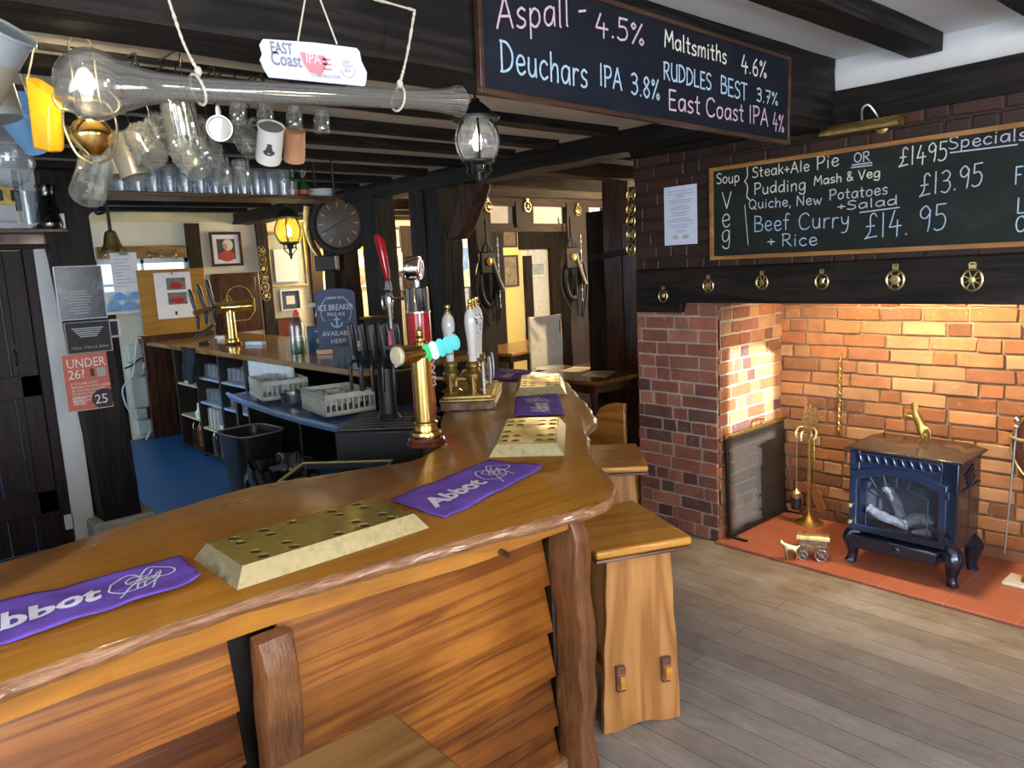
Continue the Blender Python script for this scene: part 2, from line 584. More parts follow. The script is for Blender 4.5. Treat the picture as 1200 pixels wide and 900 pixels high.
def floor_mat():
 t = NT('worn_floorboards')
 v = t.coords()
 bt = t.n('ShaderNodeTexBrick')
 bt.inputs['Scale'].default_value = 1.0
 bt.inputs['Brick Width'].default_value = 4.1
 bt.inputs['Row Height'].default_value = 0.118
 bt.inputs['Mortar Size'].default_value = 0.0016
 bt.inputs['Mortar Smooth'].default_value = 0.3
 bt.inputs['Bias'].default_value = 0.0
 bt.inputs['Color1'].default_value = (0.285, 0.265, 0.25, 1)
 bt.inputs['Color2'].default_value = (0.385, 0.36, 0.34, 1)
 bt.inputs['Mortar'].default_value = (0.05, 0.04, 0.032, 1)
 bt.offset = 0.43
 bt.offset_frequency = 3
 t.l(v, bt.inputs['Vector'])
 vs = t.coords((0.12, 1, 1))
 g = t.noise(vs, 70, 6, 0.7, 0.6)
 g2 = t.noise(vs, 12, 4, 0.6, 1.0)
 c = t.mix(t.ramp(g, [(0.3, (0.62,) * 3), (0.7, (0.0,) * 3)]), bt.outputs['Color'], t.mix(0.8, bt.outputs['Color'], (0.45, 0.4, 0.36), 'MULTIPLY'))
 c = t.mix(t.ramp(g2, [(0.5, (0,) * 3), (0.8, (0.5,) * 3)]), c, (0.30, 0.235, 0.165))
 wear = t.noise(t.coords((0.5, 1, 1)), 7, 6, 0.65, 0.8)
 c = t.mix(t.ramp(wear, [(0.38, (0.55,) * 3), (0.52, (0,) * 3)]), c, t.mix(0.7, c, (0.55, 0.52, 0.5), 'MULTIPLY'))
 c = t.mix(t.ramp(wear, [(0.58, (0,) * 3), (0.74, (0.45,) * 3)]), c, (0.46, 0.42, 0.37))
 # browner in blotches towards the hearth
 sx = t.n('ShaderNodeSeparateXYZ')
 t.l(t.coords(), sx.inputs[0])
 mr = t.n('ShaderNodeMapRange')
 t.l(sx.outputs[1], mr.inputs[0])
 for i, q in ((1, 2.6), (2, 3.75), (3, 0), (4, 1)):
  mr.inputs[i].default_value = q
 big = t.noise(t.coords(), 3.0, 3)
 mm = t.n('ShaderNodeMath', operation='MULTIPLY')
 t.l(mr.outputs[0], mm.inputs[0])
 t.l(t.ramp(big, [(0.3, (0,) * 3), (0.6, (1,) * 3)]), mm.inputs[1])
 c = t.mix(mm.outputs[0], c, t.mix(0.85, c, (0.62, 0.46, 0.30), 'MULTIPLY'))
 t.l(c, t.b.inputs['Base Color'])
 t.setb(Roughness=0.5)
 t.bump(g, 0.15, 0.003)
 return t.m
M_floor = floor_mat()
def tile_mat():
 t = NT('quarry_tile')
 v = t.coords()
 bt = t.n('ShaderNodeTexBrick')
 bt.offset = 0.0
 for k, q in (('Scale', 1.0), ('Brick Width', 0.30), ('Row Height', 0.30), ('Mortar Size', 0.002)):
  bt.inputs[k].default_value = q
 bt.inputs['Color1'].default_value = (0.34, 0.10, 0.055, 1)
 bt.inputs['Color2'].default_value = (0.40, 0.125, 0.068, 1)
 bt.inputs['Mortar'].default_value = (0.42, 0.25, 0.17, 1)
 t.l(v, bt.inputs['Vector'])
 n = t.noise(v, 6, 4)
 t.l(t.mix(t.ramp(n, [(0.4, (0,) * 3), (0.75, (0.35,) * 3)]), bt.outputs['Color'], (0.25, 0.07, 0.035)), t.b.inputs['Base Color'])
 t.setb(Roughness=0.45)
 return t.m
M_tile = tile_mat()
M_blue_floor = plain('blue_vinyl', (0.018, 0.10, 0.27), 0.4, var=0.1, nscale=3)

# ------------------------------------------------------------------ the setting
def S(mb, name, mat, **k):
 return struct(mb.build(name, mat, **k))
FY = 3.76      # chimney breast plane
FX = -8.9      # far wall plane
S(MB().box(-9.1, 2.4, -2.0, 9.7, -0.12, 0.0), 'floor', M_floor, smooth=0)
# blue vinyl behind the bar
S(MB().prism([(-8.9, -1.8), (-2.78, -1.8), (-2.78, 1.55), (-4.4, 3.6), (-8.9, 3.6)], (0, 0, 0.0), (1, 0, 0), (0, 1, 0), 0.004), 'floor_vinyl', M_blue_floor, smooth=0)
# red quarry tile hearth
S(MB().box(-2.45, -0.2, 3.72, 4.5, 0, 0.016), 'floor_hearth', M_tile, smooth=0, bevel=0.004)

def holed(name, axis, pos, thick, a0, a1, z0, z1, holes, mat):
 """wall of one plane with rectangular openings (a_lo, a_hi, z_lo, z_hi)"""
 mb = MB()
 def bx(p, q, lo, hi):
  if q - p < 1e-4 or hi - lo < 1e-4:
   return
  if axis == 'x':
   mb.box(min(pos, pos + thick), max(pos, pos + thick), p, q, lo, hi)
  else:
   mb.box(p, q, min(pos, pos + thick), max(pos, pos + thick), lo, hi)
 cur = a0
 for (p, q, lo, hi) in sorted(holes):
  bx(cur, p, z0, z1)
  bx(p, q, z0, lo)
  bx(p, q, hi, z1)
  cur = q
 bx(cur, a1, z0, z1)
 return S(mb, name, mat, smooth=0)
def window(name, axis, pos, inward, p, q, lo, hi):
 """casement: outer frame, glazing bars, glass and sill"""
 mb, gl, sl = MB(), MB(), MB()
 def bx(m, a, b, c, d, t0, t1):
  if axis == 'x':
   m.box(min(t0, t1), max(t0, t1), a, b, c, d)
  else:
   m.box(a, b, min(t0, t1), max(t0, t1), c, d)
 o = pos - inward * 0.12
 e = o + inward * 0.05
 for (a, b, c, d) in ((p, p + .05, lo, hi), (q - .05, q, lo, hi), (p, q, lo, lo + .05), (p, q, hi - .05, hi)):
  bx(mb, a, b, c, d, o, e)
 n = max(1, round((q - p) / 0.45))
 for i in range(1, n):
  a = p + (q - p) * i / n
  bx(mb, a - .015, a + .015, lo, hi, o, e)
 bx(mb, p, q, (lo + hi) / 2 - .015, (lo + hi) / 2 + .015, o, e)
 f_ = S(mb, name, M_white, smooth=0)
 bx(gl, p, q, lo, hi, o + inward * 0.02, o + inward * 0.026)
 gl.build('window_glass', M_pane, f_)
 bx(sl, p - .04, q + .04, lo - .03, lo, pos - inward * 0.1, pos + inward * 0.09)
 sl.build('window_sill', M_white, f_)
holed('wall_side', 'x', 2.2, 0.2, -1.8, 9.5, 0, 2.75, [(-1.4, 0.3, 0.92, 2.18), (1.99, 2.66, 1.0, 2.2)], M_plaster)
window('window_1', 'x', 2.2, -1, -1.4, 0.3, 0.92, 2.18)
window('window_2', 'x', 2.2, -1, 1.99, 2.66, 1.0, 2.2)
holed('wall_rear', 'y', -1.8, -0.2, -9.1, 2.4, 0, 2.75, [(-8.2, -6.4, 1.0, 2.2), (-2.0, 0.2, 1.0, 2.2)], M_plaster)
window('window_3', 'y', -1.8, 1, -2.0, 0.2, 1.0, 2.2)
window('window_4', 'y', -1.8, 1, -8.2, -6.4, 1.0, 2.2)
holed('wall_back', 'y', 9.5, 0.2, -9.1, 2.4, 0, 2.75, [(-6.6, -3.4, 0.9, 2.1)], M_cream)
window('added_window', 'y', 9.5, -1, -6.6, -3.4, 0.9, 2.1)  # added unseen window, goes with the extra dining-room light
# added unseen slabs outside, put in to keep the sun off the other windows
S(MB().box(3.6, 4.0, -7.0, 0.55, 0, 6.5), 'sun_blocker', M_plaster, smooth=0)
S(MB().box(3.6, 4.0, 2.05, 9.0, 0, 6.5), 'sun_blocker', M_plaster, smooth=0)
# far wall with a pass window

WIN = (2.10, 3.10, 1.42, 1.97)
holed('wall_far', 'x', FX, -0.2, -2.0, 9.7, 0, 2.75, [WIN], M_cream)
window('window_6', 'x', FX, 1, *WIN)
# ceilings
S(MB().box(-1.97, 2.4, -2.0, 9.7, 2.6, 2.8), 'ceiling', M_plaster, smooth=0)
S(MB().box(-9.1, -1.97, -2.0, 3.72, 2.455, 2.8), 'ceiling_bar', M_ceil, smooth=0)
S(MB().box(-9.1, -1.97, 3.72, 9.7, 2.45, 2.8), 'ceiling_dining', M_tanceil, smooth=0)

def rough_beam(name, a, b, wd, ht, mat, jit=0.012, seed=1, step=0.16, n_side=4, parent=None, bev=0.012):
 """hand-hewn timber from a to b with wavering faces"""
 a, b = Vector(a), Vector(b)
 d = b - a
 L = d.length
 d.normalize()
 if abs(d.z) > 0.8:
  e1 = Vector((1, 0, 0)); e1 = (e1 - d * e1.dot(d)).normalized()
 else:
  e1 = d.cross(Vector((0, 0, 1))).normalized()
 e2 = e1.cross(d).normalized()
 if abs(d.z) <= 0.8 and e2.z < 0:
  e2 = -e2
 mb = MB()
 n = max(2, int(L / step))
 P = n_side * 4
 base = len(mb.v)
 for i in range(n + 1):
  t = L * i / n
  for k in range(P):
   side, fr = divmod(k, n_side)
   f = fr / n_side * 2 - 1
   x, y = ((f, -1), (1, f), (-f, 1), (-1, -f))[side]
   q = a + d * t + e1 * x * wd / 2 + e2 * y * ht / 2
   nv = mnoise.noise_vector(q * 2.3 + Vector((seed, seed, 0))) * jit + mnoise.noise_vector(q * 9 + Vector((seed, 0, 0))) * jit * 0.4
   mb.v.append(q + e1 * nv.x + e2 * nv.y)
 for i in range(n):
  for k in range(P):
   l = (k + 1) % P
   mb._face([base + i * P + k, base + i * P + l, base + (i + 1) * P + l, base + (i + 1) * P + k])
 mb._face([base + k for k in reversed(range(P))])
 mb._face([base + n * P + k for k in range(P)])
 return mb.build(name, mat, parent, smooth=50)

# main beam carrying the drinks board
S2 = struct
S2(rough_beam('trim_1', (-1.87, -1.9, 2.41), (-1.87, FY - 0.02, 2.45), 0.2, 0.36, M_black_oak_y, 0.012, 3))
# joists over the room side
for i, x in enumerate((-1.36, -0.86, -0.36, 0.14, 0.64, 1.14, 1.64)):
 S2(rough_beam('trim_%d' % (2 + i), (x, -1.9, 2.57), (x, FY - 0.02 if i else FY - 0.04, 2.57), 0.135, 0.09, M_black_oak_y, 0.005, i))
# joists over the bar
for i, x in enumerate((-2.48, -2.98, -3.46, -3.86, -4.36, -4.85, -5.35, -5.85, -6.4, -7.0, -7.6, -8.2)):
 S2(rough_beam('trim_%d' % (10 + i), (x, -1.9, 2.445), (x, 3.5, 2.445), 0.11, 0.07, M_black_oak_y, 0.005, 20 + i))
# cross beam over the end of the bar and the timber posts under it
S2(rough_beam('trim_30', (-8.9, 3.72, 2.40), (-2.05, 3.70, 2.40), 0.2, 0.15, M_black_oak_x, 0.015, 7))
# dining-room ceiling beams
for i, x in enumerate((-3.4, -4.1, -4.8, -5.5, -6.9, -7.6, -8.3)):
 S2(rough_beam('trim_%d' % (31 + i), (x, 3.85, 2.40), (x, 9.5, 2.40), 0.16, 0.11, M_brown_oak_y, 0.01, 40 + i))
def post(name, top, bot, wd, dp, mat, seed, jit=0.012):
 return S2(rough_beam(name, bot, top, wd, dp, mat, jit, seed, 0.12))
def post_at(name, px, py, Y, wd, dp, mat, seed, z0=0.0, z1=2.36, jit=0.012):
 p = aty(px, py, Y)
 return post(name, (p.x, Y, z1), (p.x, Y, z0), wd, dp, mat, seed, jit)
post_at('trim_40', 446, 300, 3.7, 0.24, 0.2, M_black_oak, 2)
post_at('trim_41', 502, 300, 3.7, 0.19, 0.19, M_black_oak, 4)
post_at('trim_42', 520, 300, 3.72, 0.17, 0.19, M_black_oak, 5)
post_at('trim_43', 533, 330, 3.8, 0.09, 0.12, M_brown_oak, 6)
post_at('trim_44', 394, 300, 3.7, 0.2, 0.18, M_brown_oak, 8)
post_at('trim_45', 411, 330, 3.76, 0.12, 0.16, M_brown_oak, 9)
# knee brace from the cross beam
bo_ = [aty(q[0], q[1], 3.64) for q in ((540, 214), (562, 214), (557, 232), (548, 255), (541, 272), (534, 280), (523, 281), (526, 268), (532, 249), (537, 232))]
S2(MB().prism([(q.x, q.z) for q in reversed(bo_)], (0, 3.76, 0), (1, 0, 0), (0, 0, 1), 0.12).build('trim_46', wood('knee_brace', (0.02, 0.007, 0.004), (0.05, 0.018, 0.01), (0.09, 0.036, 0.02), 'z', 0.5, 0, spec=.25), bevel=0.012))

# ------------------------------------------------------------------ brickwork
def brick_panel(mb, o, u, v, W, H, course, blen, pal, mortar, rng, depth=0.0, skip=None, hdr=0.45):
 """bricks laid in courses on a bed of mortar; u x v points out of the wall"""
 o, u, v = Vector(o), Vector(u), Vector(v)
 n = u.cross(v).normalized()
 mb.prism([(0, 0), (W, 0), (W, H), (0, H)], o - n * 0.03, u, v, 0.03, mortar)
 nr = int(round(H / course))
 ch = H / nr
 j = 0.012
 for r_ in range(nr):
  x = -blen * rng.uniform(0.05, 0.9)
  while x < W:
   L = blen if rng.random() > hdr else blen * 0.5
   L *= rng.uniform(0.94, 1.05)
   a, b = max(x, 0), min(x + L - j, W)
   if W - b < blen * 0.22:
    b = W
   if b - a > 0.03:
    z0, z1 = r_ * ch + j * 0.5, (r_ + 1) * ch - j * 0.5
    if not (skip and skip(a, b, z0, z1)):
     c = rng.choice(pal)
     k = rng.uniform(0.75, 1.2)
     c = tuple(q * k for q in c)
     pr = rng.uniform(0.003, 0.011) + depth * rng.uniform(.4, 1)
     jj = [rng.uniform(-.003, .003) for _ in range(8)]
     p = [o + u * (a + jj[0]) + v * (z0 + jj[1]), o + u * (b + jj[2]) + v * (z0 + jj[3]), o + u * (b + jj[4]) + v * (z1 + jj[5]), o + u * (a + jj[6]) + v * (z1 + jj[7])]
     mb.hexa([q - n * 0.01 for q in p] + [q + n * pr for q in p], c)
   x += L
   if b == W:
    break
 return mb
rng = random.Random(5)
RED = [(0.30, 0.105, 0.068), (0.23, 0.08, 0.055), (0.35, 0.135, 0.082), (0.11, 0.052, 0.044), (0.29, 0.115, 0.078), (0.19, 0.07, 0.05)]
ORANGE = [(0.34, 0.135, 0.05), (0.27, 0.10, 0.04), (0.38, 0.18, 0.08), (0.25, 0.10, 0.05), (0.40, 0.22, 0.11), (0.31, 0.14, 0.065), (0.2, 0.08, 0.04)]
DARK = [(0.030, 0.011, 0.007), (0.038, 0.013, 0.007), (0.024, 0.009, 0.006), (0.05, 0.016, 0.008)]
MORT = (0.40, 0.33, 0.27)
mb = MB()
PX0, PX1 = -3.03, -2.45
brick_panel(mb, (PX0, FY, 0), (1, 0, 0), (0, 0, 1), PX1 - PX0, 1.43, 0.0785, 0.215, RED, MORT, rng)
S(mb, 'wall_pillar', M_brick, smooth=0, bevel=0.004, seg=1)
mb = MB()
brick_panel(mb, (PX1, FY + 0.004, 0), (0, 1, 0), (0, 0, 1), 4.49 - FY, 1.55, 0.0785, 0.2, RED + ORANGE * 2, MORT, rng)
S(mb, 'wall_reveal', M_brick, smooth=0, bevel=0.004, seg=1)
mb = MB()
brick_panel(mb, (PX1, 4.49, 0), (1, 0, 0), (0, 0, 1), 2.35, 1.6, 0.0785, 0.235, ORANGE, (0.27, 0.205, 0.13), rng, hdr=0.3, depth=0.014)
S(mb, 'wall_fireback', M_brick, smooth=0, bevel=0.004, seg=1)
mb = MB()
brick_panel(mb, (-0.2, 4.49, 0), (0, -1, 0), (0, 0, 1), 4.49 - FY, 1.55, 0.0785, 0.2, ORANGE, MORT, rng)
S(mb, 'wall_reveal_end', M_brick, smooth=0, bevel=0.004, seg=1)
mb = MB()
brick_panel(mb, (-0.2, FY, 0), (1, 0, 0), (0, 0, 1), 2.4, 1.43, 0.0785, 0.215, RED, MORT, rng)
S(mb, 'wall_breast_lower', M_brick, smooth=0)
# masonry cores
S(MB().box(-3.03, -2.48, 3.80, 4.6, 0, 2.6), 'wall_pillar_core', M_black_oak, smooth=0)
S(MB().box(-0.17, 2.3, FY + .02, 4.6, 0, 1.6), 'wall_breast_core', M_cream, smooth=0)
S(MB().box(-3.0, 2.3, 4.53, 4.7, 0, 2.7), 'wall_fireback_core', M_plaster, smooth=0)
S(MB().box(-2.48, -0.17, FY + 0.06, 4.6, 1.62, 2.0), 'wall_flue', M_brick_dark, smooth=0)
mb = MB()
brick_panel(mb, (PX0, FY, 1.62), (1, 0, 0), (0, 0, 1), 5.2, 0.70, 0.0785, 0.215, DARK, (0.022, 0.011, 0.008), rng)
S(mb, 'wall_breast', M_brick_dark, smooth=0, bevel=0.005, seg=1)
S(MB().box(-3.03, 2.2, FY + 0.005, 4.6, 2.3, 2.7), 'wall_breast_top', M_plaster, smooth=0)
S2(rough_beam('trim_50', (-3.03, FY + 0.0, 2.375), (2.2, FY + 0.0, 2.375), 0.06, 0.15, M_black_oak_x, 0.006, 17))
# oak mantel beam over the fire, stepped down on the pillar
b0, b1, b2 = aty(757, 368, FY), aty(803, 370, FY), aty(808, 354, FY)
mz = 1.432
poly = [(-3.0, 1.375), (b1.x, 1.375), (b1.x + .01, mz), (2.2, mz), (2.2, 1.655), (0.6, 1.648), (-0.8, 1.652), (-2.0, 1.64), (-3.0, 1.635)]
S(MB().prism([(q[0], q[1]) for q in poly], (0, FY + 0.1, 0), (1, 0, 0), (0, 0, 1), 0.15), 'trim_51', M_black_oak_x, bevel=0.01)
# ------------------------------------------------------------------ the bar
BZ = 0.95
def zat(x, y, py):
 """height at which the vertical line through (x, y) crosses picture row py"""
 lo, hi = -1.0, 4.0
 for _ in range(50):
  m = (lo + hi) / 2
  q = Vector((x, y, m)) - CO
  k = q.dot(CF)
  if 450 - FPX * q.dot(CU) / k > py:
   lo = m
  else:
   hi = m
 return (lo + hi) / 2
FRONT = [(-1.69, -1.2), (-1.685, -.6), (-1.68, 0.0), (-1.69, 0.2), (-1.702, 0.355), (-1.694, 0.489), (-1.694, 0.653), (-1.666, 0.865), (-1.629, 1.103), (-1.586, 1.376), (-1.545, 1.60), (-1.525, 1.69),
         (-1.545, 1.774), (-1.641, 1.89), (-1.771, 1.991), (-1.92, 2.10), (-2.047, 2.211), (-2.17, 2.34), (-2.266, 2.44), (-2.36, 2.60), (-2.426, 2.67), (-2.583, 2.82), (-2.80, 2.99), (-3.058, 3.188), (-3.22, 3.33), (-3.412, 3.464), (-3.58, 3.56), (-3.66, 3.62)]
BACK = [(-4.34, 3.64), (-4.08, 3.295), (-3.6, 2.74), (-3.136, 2.284), (-2.85, 2.06), (-2.609, 1.886), (-2.50, 1.72), (-2.472, 1.615), (-2.51, 1.5), (-2.553, 1.363), (-2.62, 1.15), (-2.64, 1.006), (-2.60, 0.8), (-2.569, 0.658), (-2.47, 0.248), (-2.45, -0.3), (-2.45, -1.2)]
bar = thing('bar_counter', 'long varnished live-edge wooden bar counter bending around the corner of the room', 'bar', (-1.95, 1.0, 0))
def sub2(pts, n):
 return [(q.x, q.y) for q in bezier([(p[0], p[1], 0) for p in pts], n)]
fo = sub2(FRONT, 6)
bo = sub2(BACK, 4)
ring = fo + bo
N = len(ring)
nrm = []
for i in range(N):
 a, b = Vector(ring[i - 1]), Vector(ring[(i + 1) % N])
 d = (b - a).normalized()
 nrm.append(Vector((d.y, -d.x)))
top = MB()
prof = [(-0.012, BZ), (-0.003, BZ - 0.003), (0.005, BZ - 0.011), (0.007, BZ - 0.021), (0.0, BZ - 0.032), (-0.016, BZ - 0.042)]
for j, (ins, z) in enumerate(prof):
 for i in range(N):
  p = Vector(ring[i])
  fr = 1.0 if i < len(fo) else 0.15
  q3 = Vector((p.x, p.y, z * 1.5)) * 9
  wob = (mnoise.noise(q3) * 0.014 + mnoise.noise(q3 * 3.1) * 0.006) * fr if j else mnoise.noise(q3) * 0.004 * fr
  p = p + nrm[i] * (ins * (1 if i < len(fo) else 0.4) + wob)
  zz = z + (mnoise.noise(q3 * 0.7) * 0.006 * fr if j >= 3 else 0)
  top.v.append(Vector((p.x, p.y, zz)) - Vector(bar.location))
 if j:
  for i in range(N):
   k = (i + 1) % N
   top._face([(j - 1) * N + i, (j - 1) * N + k, j * N + k, j * N + i])
top._face(list(range(N)))
top._face([5 * N + i for i in reversed(range(N))])
top.mi = [1] * len(top.f)
top.mi[-2] = 0
o = top.build('worktop', [M_top, M_edge], bar, smooth=40)
BL = Vector(bar.location)
def B_(mb):
 mb.v = [q - BL for q in mb.v]
 return mb
# fascia rail under the live edge
mb = MB()
ys = [-1.1 + 0.09 * i for i in range(31)]
def xf(y):
 # fascia line follows the worktop edge a little way in
 pts = FRONT
 for a, b in zip(pts, pts[1:]):
  if a[1] <= y <= b[1]:
   t = (y - a[1]) / (b[1] - a[1])
   return a[0] + (b[0] - a[0]) * t - 0.035
 return -1.72
for y0, y1 in zip(ys, ys[1:]):
 y1 = min(y1, 1.6)
 if y0 >= 1.6:
  break
 def sec(y):
  zb = 0.853 + 0.006 * mnoise.noise(Vector((0, y * 3, 4))) + (0.03 * max(0, (y - 1.25) / 0.35))
  return [(xf(y) - 0.06, y, zb), (xf(y), y, zb), (xf(y), y, 0.912), (xf(y) - 0.06, y, 0.912)]
 mb.hexa([*sec(y0), *sec(y1)])
B_(mb).build('fascia_rail', M_fascia, bar)
# overlapping waney boards
def waney(y0, y1, zt, zb, x, mat, seed, amp=0.012):
 mb = MB()
 n = 24
 def sec(i):
  y = y0 + (y1 - y0) * i / n
  e = zb + amp * mnoise.noise(Vector((seed * 7.3, y * 2.6, 0))) * 2.0 + amp * 0.4 * mnoise.noise(Vector((seed, y * 9, 2)))
  return [(x - 0.055, y, e + 0.012), (x, y, e), (x - 0.045, y, zt), (x - 0.06, y, zt)]
 for i in range(n):
  mb.hexa([*sec(i), *sec(i + 1)])
 return B_(mb).build('front_board', mat, bar, smooth=30)
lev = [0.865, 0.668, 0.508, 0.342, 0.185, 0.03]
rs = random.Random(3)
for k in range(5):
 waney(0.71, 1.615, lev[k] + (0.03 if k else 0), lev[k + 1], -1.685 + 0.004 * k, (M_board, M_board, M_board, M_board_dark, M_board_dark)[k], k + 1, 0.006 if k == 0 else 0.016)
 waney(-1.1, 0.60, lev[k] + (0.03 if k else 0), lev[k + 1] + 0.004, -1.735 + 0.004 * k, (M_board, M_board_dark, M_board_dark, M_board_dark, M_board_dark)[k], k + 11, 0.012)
# posts on the bar front
def wavy_post(y, x, h, wd, dp, mat, seed, jit, name='gnarled_post'):
 mb = MB()
 P = 16
 n = 34
 for i in range(n + 1):
  z = h * i / n
  for k in range(P):
   th = 2 * math.pi * k / P
   c, s_ = math.cos(th), math.sin(th)
   e = 0.2
   X = math.copysign(abs(c) ** e, c) * dp / 2
   Y = math.copysign(abs(s_) ** e, s_) * wd / 2
   tw = mnoise.noise(Vector((seed, z * 3.2, 0))) * jit
   nz = mnoise.noise_vector(Vector((X * 14 + seed, Y * 14, z * 7))) * jit * 0.45
   taper = 1.0 if z < h - 0.07 else 1 - (z - h + 0.07) * 6
   mb.v.append(Vector((x + X * taper + nz.x, y + Y + tw + nz.y, z)))
 for i in range(n):
  for k in range(P):
   l = (k + 1) % P
   mb._face([i * P + k, i * P + l, (i + 1) * P + l, (i + 1) * P + k])
 mb._face([k for k in reversed(range(P))])
 mb._face([n * P + k for k in range(P)])
 return B_(mb).build(name, mat, bar, smooth=60)
wavy_post(0.672, -1.685, 0.85, 0.09, 0.09, M_post, 3, 0.016)
wavy_post(1.668, -1.635, 0.905, 0.07, 0.12, M_post, 9, 0.034)
# boarded side under the far arm of the bar, back panelling and plinth
mb = MB()
edge = [Vector((-1.70, 1.66, 0)), Vector((-2.45, 2.36, 0)), Vector((-3.72, 3.54, 0))]
for a, b in zip(edge, edge[1:]):
 d = (b - a).normalized()
 L = (b - a).length
 n = max(1, round(L / 0.14))
 for i in range(n):
  p, q = a + d * (L * i / n + 0.002), a + d * (L * (i + 1) / n - 0.002)
  sd = Vector((-d.y, d.x, 0))
  mb.hexa([p + sd * .02, p - sd * .01, q - sd * .01, q + sd * .02, p + sd * .02 + Vector((0, 0, .89)), p - sd * .01 + Vector((0, 0, .89)), q - sd * .01 + Vector((0, 0, .89)), q + sd * .02 + Vector((0, 0, .89))])
B_(mb).build('side_boarding', M_mahog, bar, smooth=30)
mb = MB()
for a, b in (((-2.36, -1.1), (-2.36, 1.5)), ((-2.42, 1.75), (-4.1, 3.5))):
 mb.bar((a[0], a[1], .45), (b[0], b[1], .45), 0.02, 0.88)
B_(mb).build('inner_panel', M_dark_cab, bar, smooth=30)
B_(MB().box(-1.81, -1.80, -1.1, 1.66, 0.0, 0.9)).build('backing_board', M_dark_cab, bar)
B_(MB().box(-1.79, -1.655, -1.1, 1.70, 0, 0.05)).build('plinth', M_edge, bar, bevel=0.006)
B_(MB().tube([(xf(1.36) - .01, 1.36, .872), (xf(1.36) + .035, 1.36, .868)], [.011, .009], 10)).build('peg', M_mahog, bar)

# ------------------------------------------------------------------ drip trays
def drip_tray(x, y, rz, label, L=0.575, W=0.30, h=0.045, holes=None):
 t = thing('drip_tray', label, 'drip tray', (x, y, BZ + 0.001), rz, 'brass drip trays along the bar')
 l2, w2, i = L / 2, W / 2, 0.03
 sk = MB()
 b = [(-l2, -w2, 0), (l2, -w2, 0), (l2, w2, 0), (-l2, w2, 0)]
 c = [(-l2 + i, -w2 + i, h), (l2 - i, -w2 + i, h), (l2 - i, w2 - i, h), (-l2 + i, w2 - i, h)]
 for k in range(4):
  q = (k + 1) % 4
  sk.quad(b[k], b[q], c[q], c[k])
 sk._face([3, 2, 1, 0]) if False else sk.quad(b[3], b[2], b[1], b[0])
 sk.build('rim', M_tray_edge, t, smooth=20)
 pl = MB()
 i += 0.001
 c = [(-l2 + i, -w2 + i, h - .001), (l2 - i, -w2 + i, h - .001), (l2 - i, w2 - i, h - .001), (-l2 + i, w2 - i, h - .001)]
 # plate pierced with drain holes: a grid of cells, each hole cell being a square ring round a circle
 nx, ny = 12, 5
 xs = [c[0][0] + (c[1][0] - c[0][0]) * k / nx for k in range(nx + 1)]
 yy = [c[0][1] + (c[3][1] - c[0][1]) * k / ny for k in range(ny + 1)]
 if holes is None:
  holes = [(1, 0), (1, 1), (1, 2), (1, 3), (3, 0), (3, 1), (3, 2), (3, 3), (5, 3), (6, 0), (8, 0), (8, 1), (8, 2), (8, 3), (10, 0), (10, 1), (10, 2), (10, 3)]
 hs = {(a, b_ + (1 if b_ >= 2 else 0)) for a, b_ in holes}
 z = h - 0.0005
 well = MB()
 for a in range(nx):
  for b_ in range(ny):
   x0, x1, y0, y1 = xs[a], xs[a + 1], yy[b_], yy[b_ + 1]
   if (a, b_) not in hs:
    pl.quad((x0, y0, z), (x1, y0, z), (x1, y1, z), (x0, y1, z))
    continue
   cx, cy, r = (x0 + x1) / 2, (y0 + y1) / 2, 0.0152
   n = 16
   base = len(pl.v)
   for k in range(n):
    th = 2 * math.pi * k / n
    u_, v_ = math.cos(th), math.sin(th)
    m_ = max(abs(u_) , abs(v_) )
    pl.v.append(Vector((cx + u_ / m_ * (x1 - x0) / 2, cy + v_ / m_ * (y1 - y0) / 2, z)))
   for rr, zz in ((r + .0018, z), (r + .0009, z + .0007), (r, z), (r, z - .0016)):
    for k in range(n):
     th = 2 * math.pi * k / n
     pl.v.append(Vector((cx + math.cos(th) * rr, cy + math.sin(th) * rr, zz)))
   for q in range(4):
    for k in range(n):
     l = (k + 1) % n
     pl._face([base + q * n + k, base + q * n + l, base + (q + 1) * n + l, base + (q + 1) * n + k])
 pl.build('pierced_plate', M_tray, t, smooth=40)
 MB().box(-l2 + .05, l2 - .05, -w2 + .05, w2 - .05, .004, h - .0021).build('hole_shade', M_ink_black, t, smooth=0)  # black block close under the plate, stands for the shade inside the holes
 return t
drip_tray(-1.918, 0.925, R(90), 'long brass drip tray lying on the bar between two purple towels')
drip_tray(-2.345, 2.165, R(133.5), 'brass drip tray just beyond the bend of the bar, beside the tall beer taps')
drip_tray(-3.32, 3.17, R(136), 'small-looking brass drip tray at the far end of the bar')

# ------------------------------------------------------------------ bar towels
M_towel = plain('purple_terry', (0.14, 0.075, 0.40), 0.95, var=0.22, nscale=9, bump=0.6, spec=0.1)
M_towel_print = plain('pale_towel_print', (0.66, 0.64, 0.78), 0.95, var=0.1)
TOWEL_LOGO = [[(0.02, .45), (.10, .62), (.3, .78), (.48, .74), (.52, .6)], [(.02, .45), (.0, .3), (.12, .2), (.3, .18), (.5, .22), (.74, .42)], [(.08, .02), (.3, .3), (.62, .78), (.78, .82), (.97, .62), (.98, .45), (.8, .4), (.62, .52)],
              [(.25, .46), (.3, .62), (.45, .7), (.62, .62), (.72, .75)], [(.25, .46), (.4, .36), (.6, .44), (.75, .6)], [(.38, .2), (.42, .36)], [(.48, .2), (.52, .38)], [(.55, .05), (.7, .4), (.8, .62)], [(.3, .5), (.5, .56), (.7, .5)], [(.35, .42), (.52, .48), (.66, .42)], [(.45, .6), (.5, .48), (.58, .58)]]
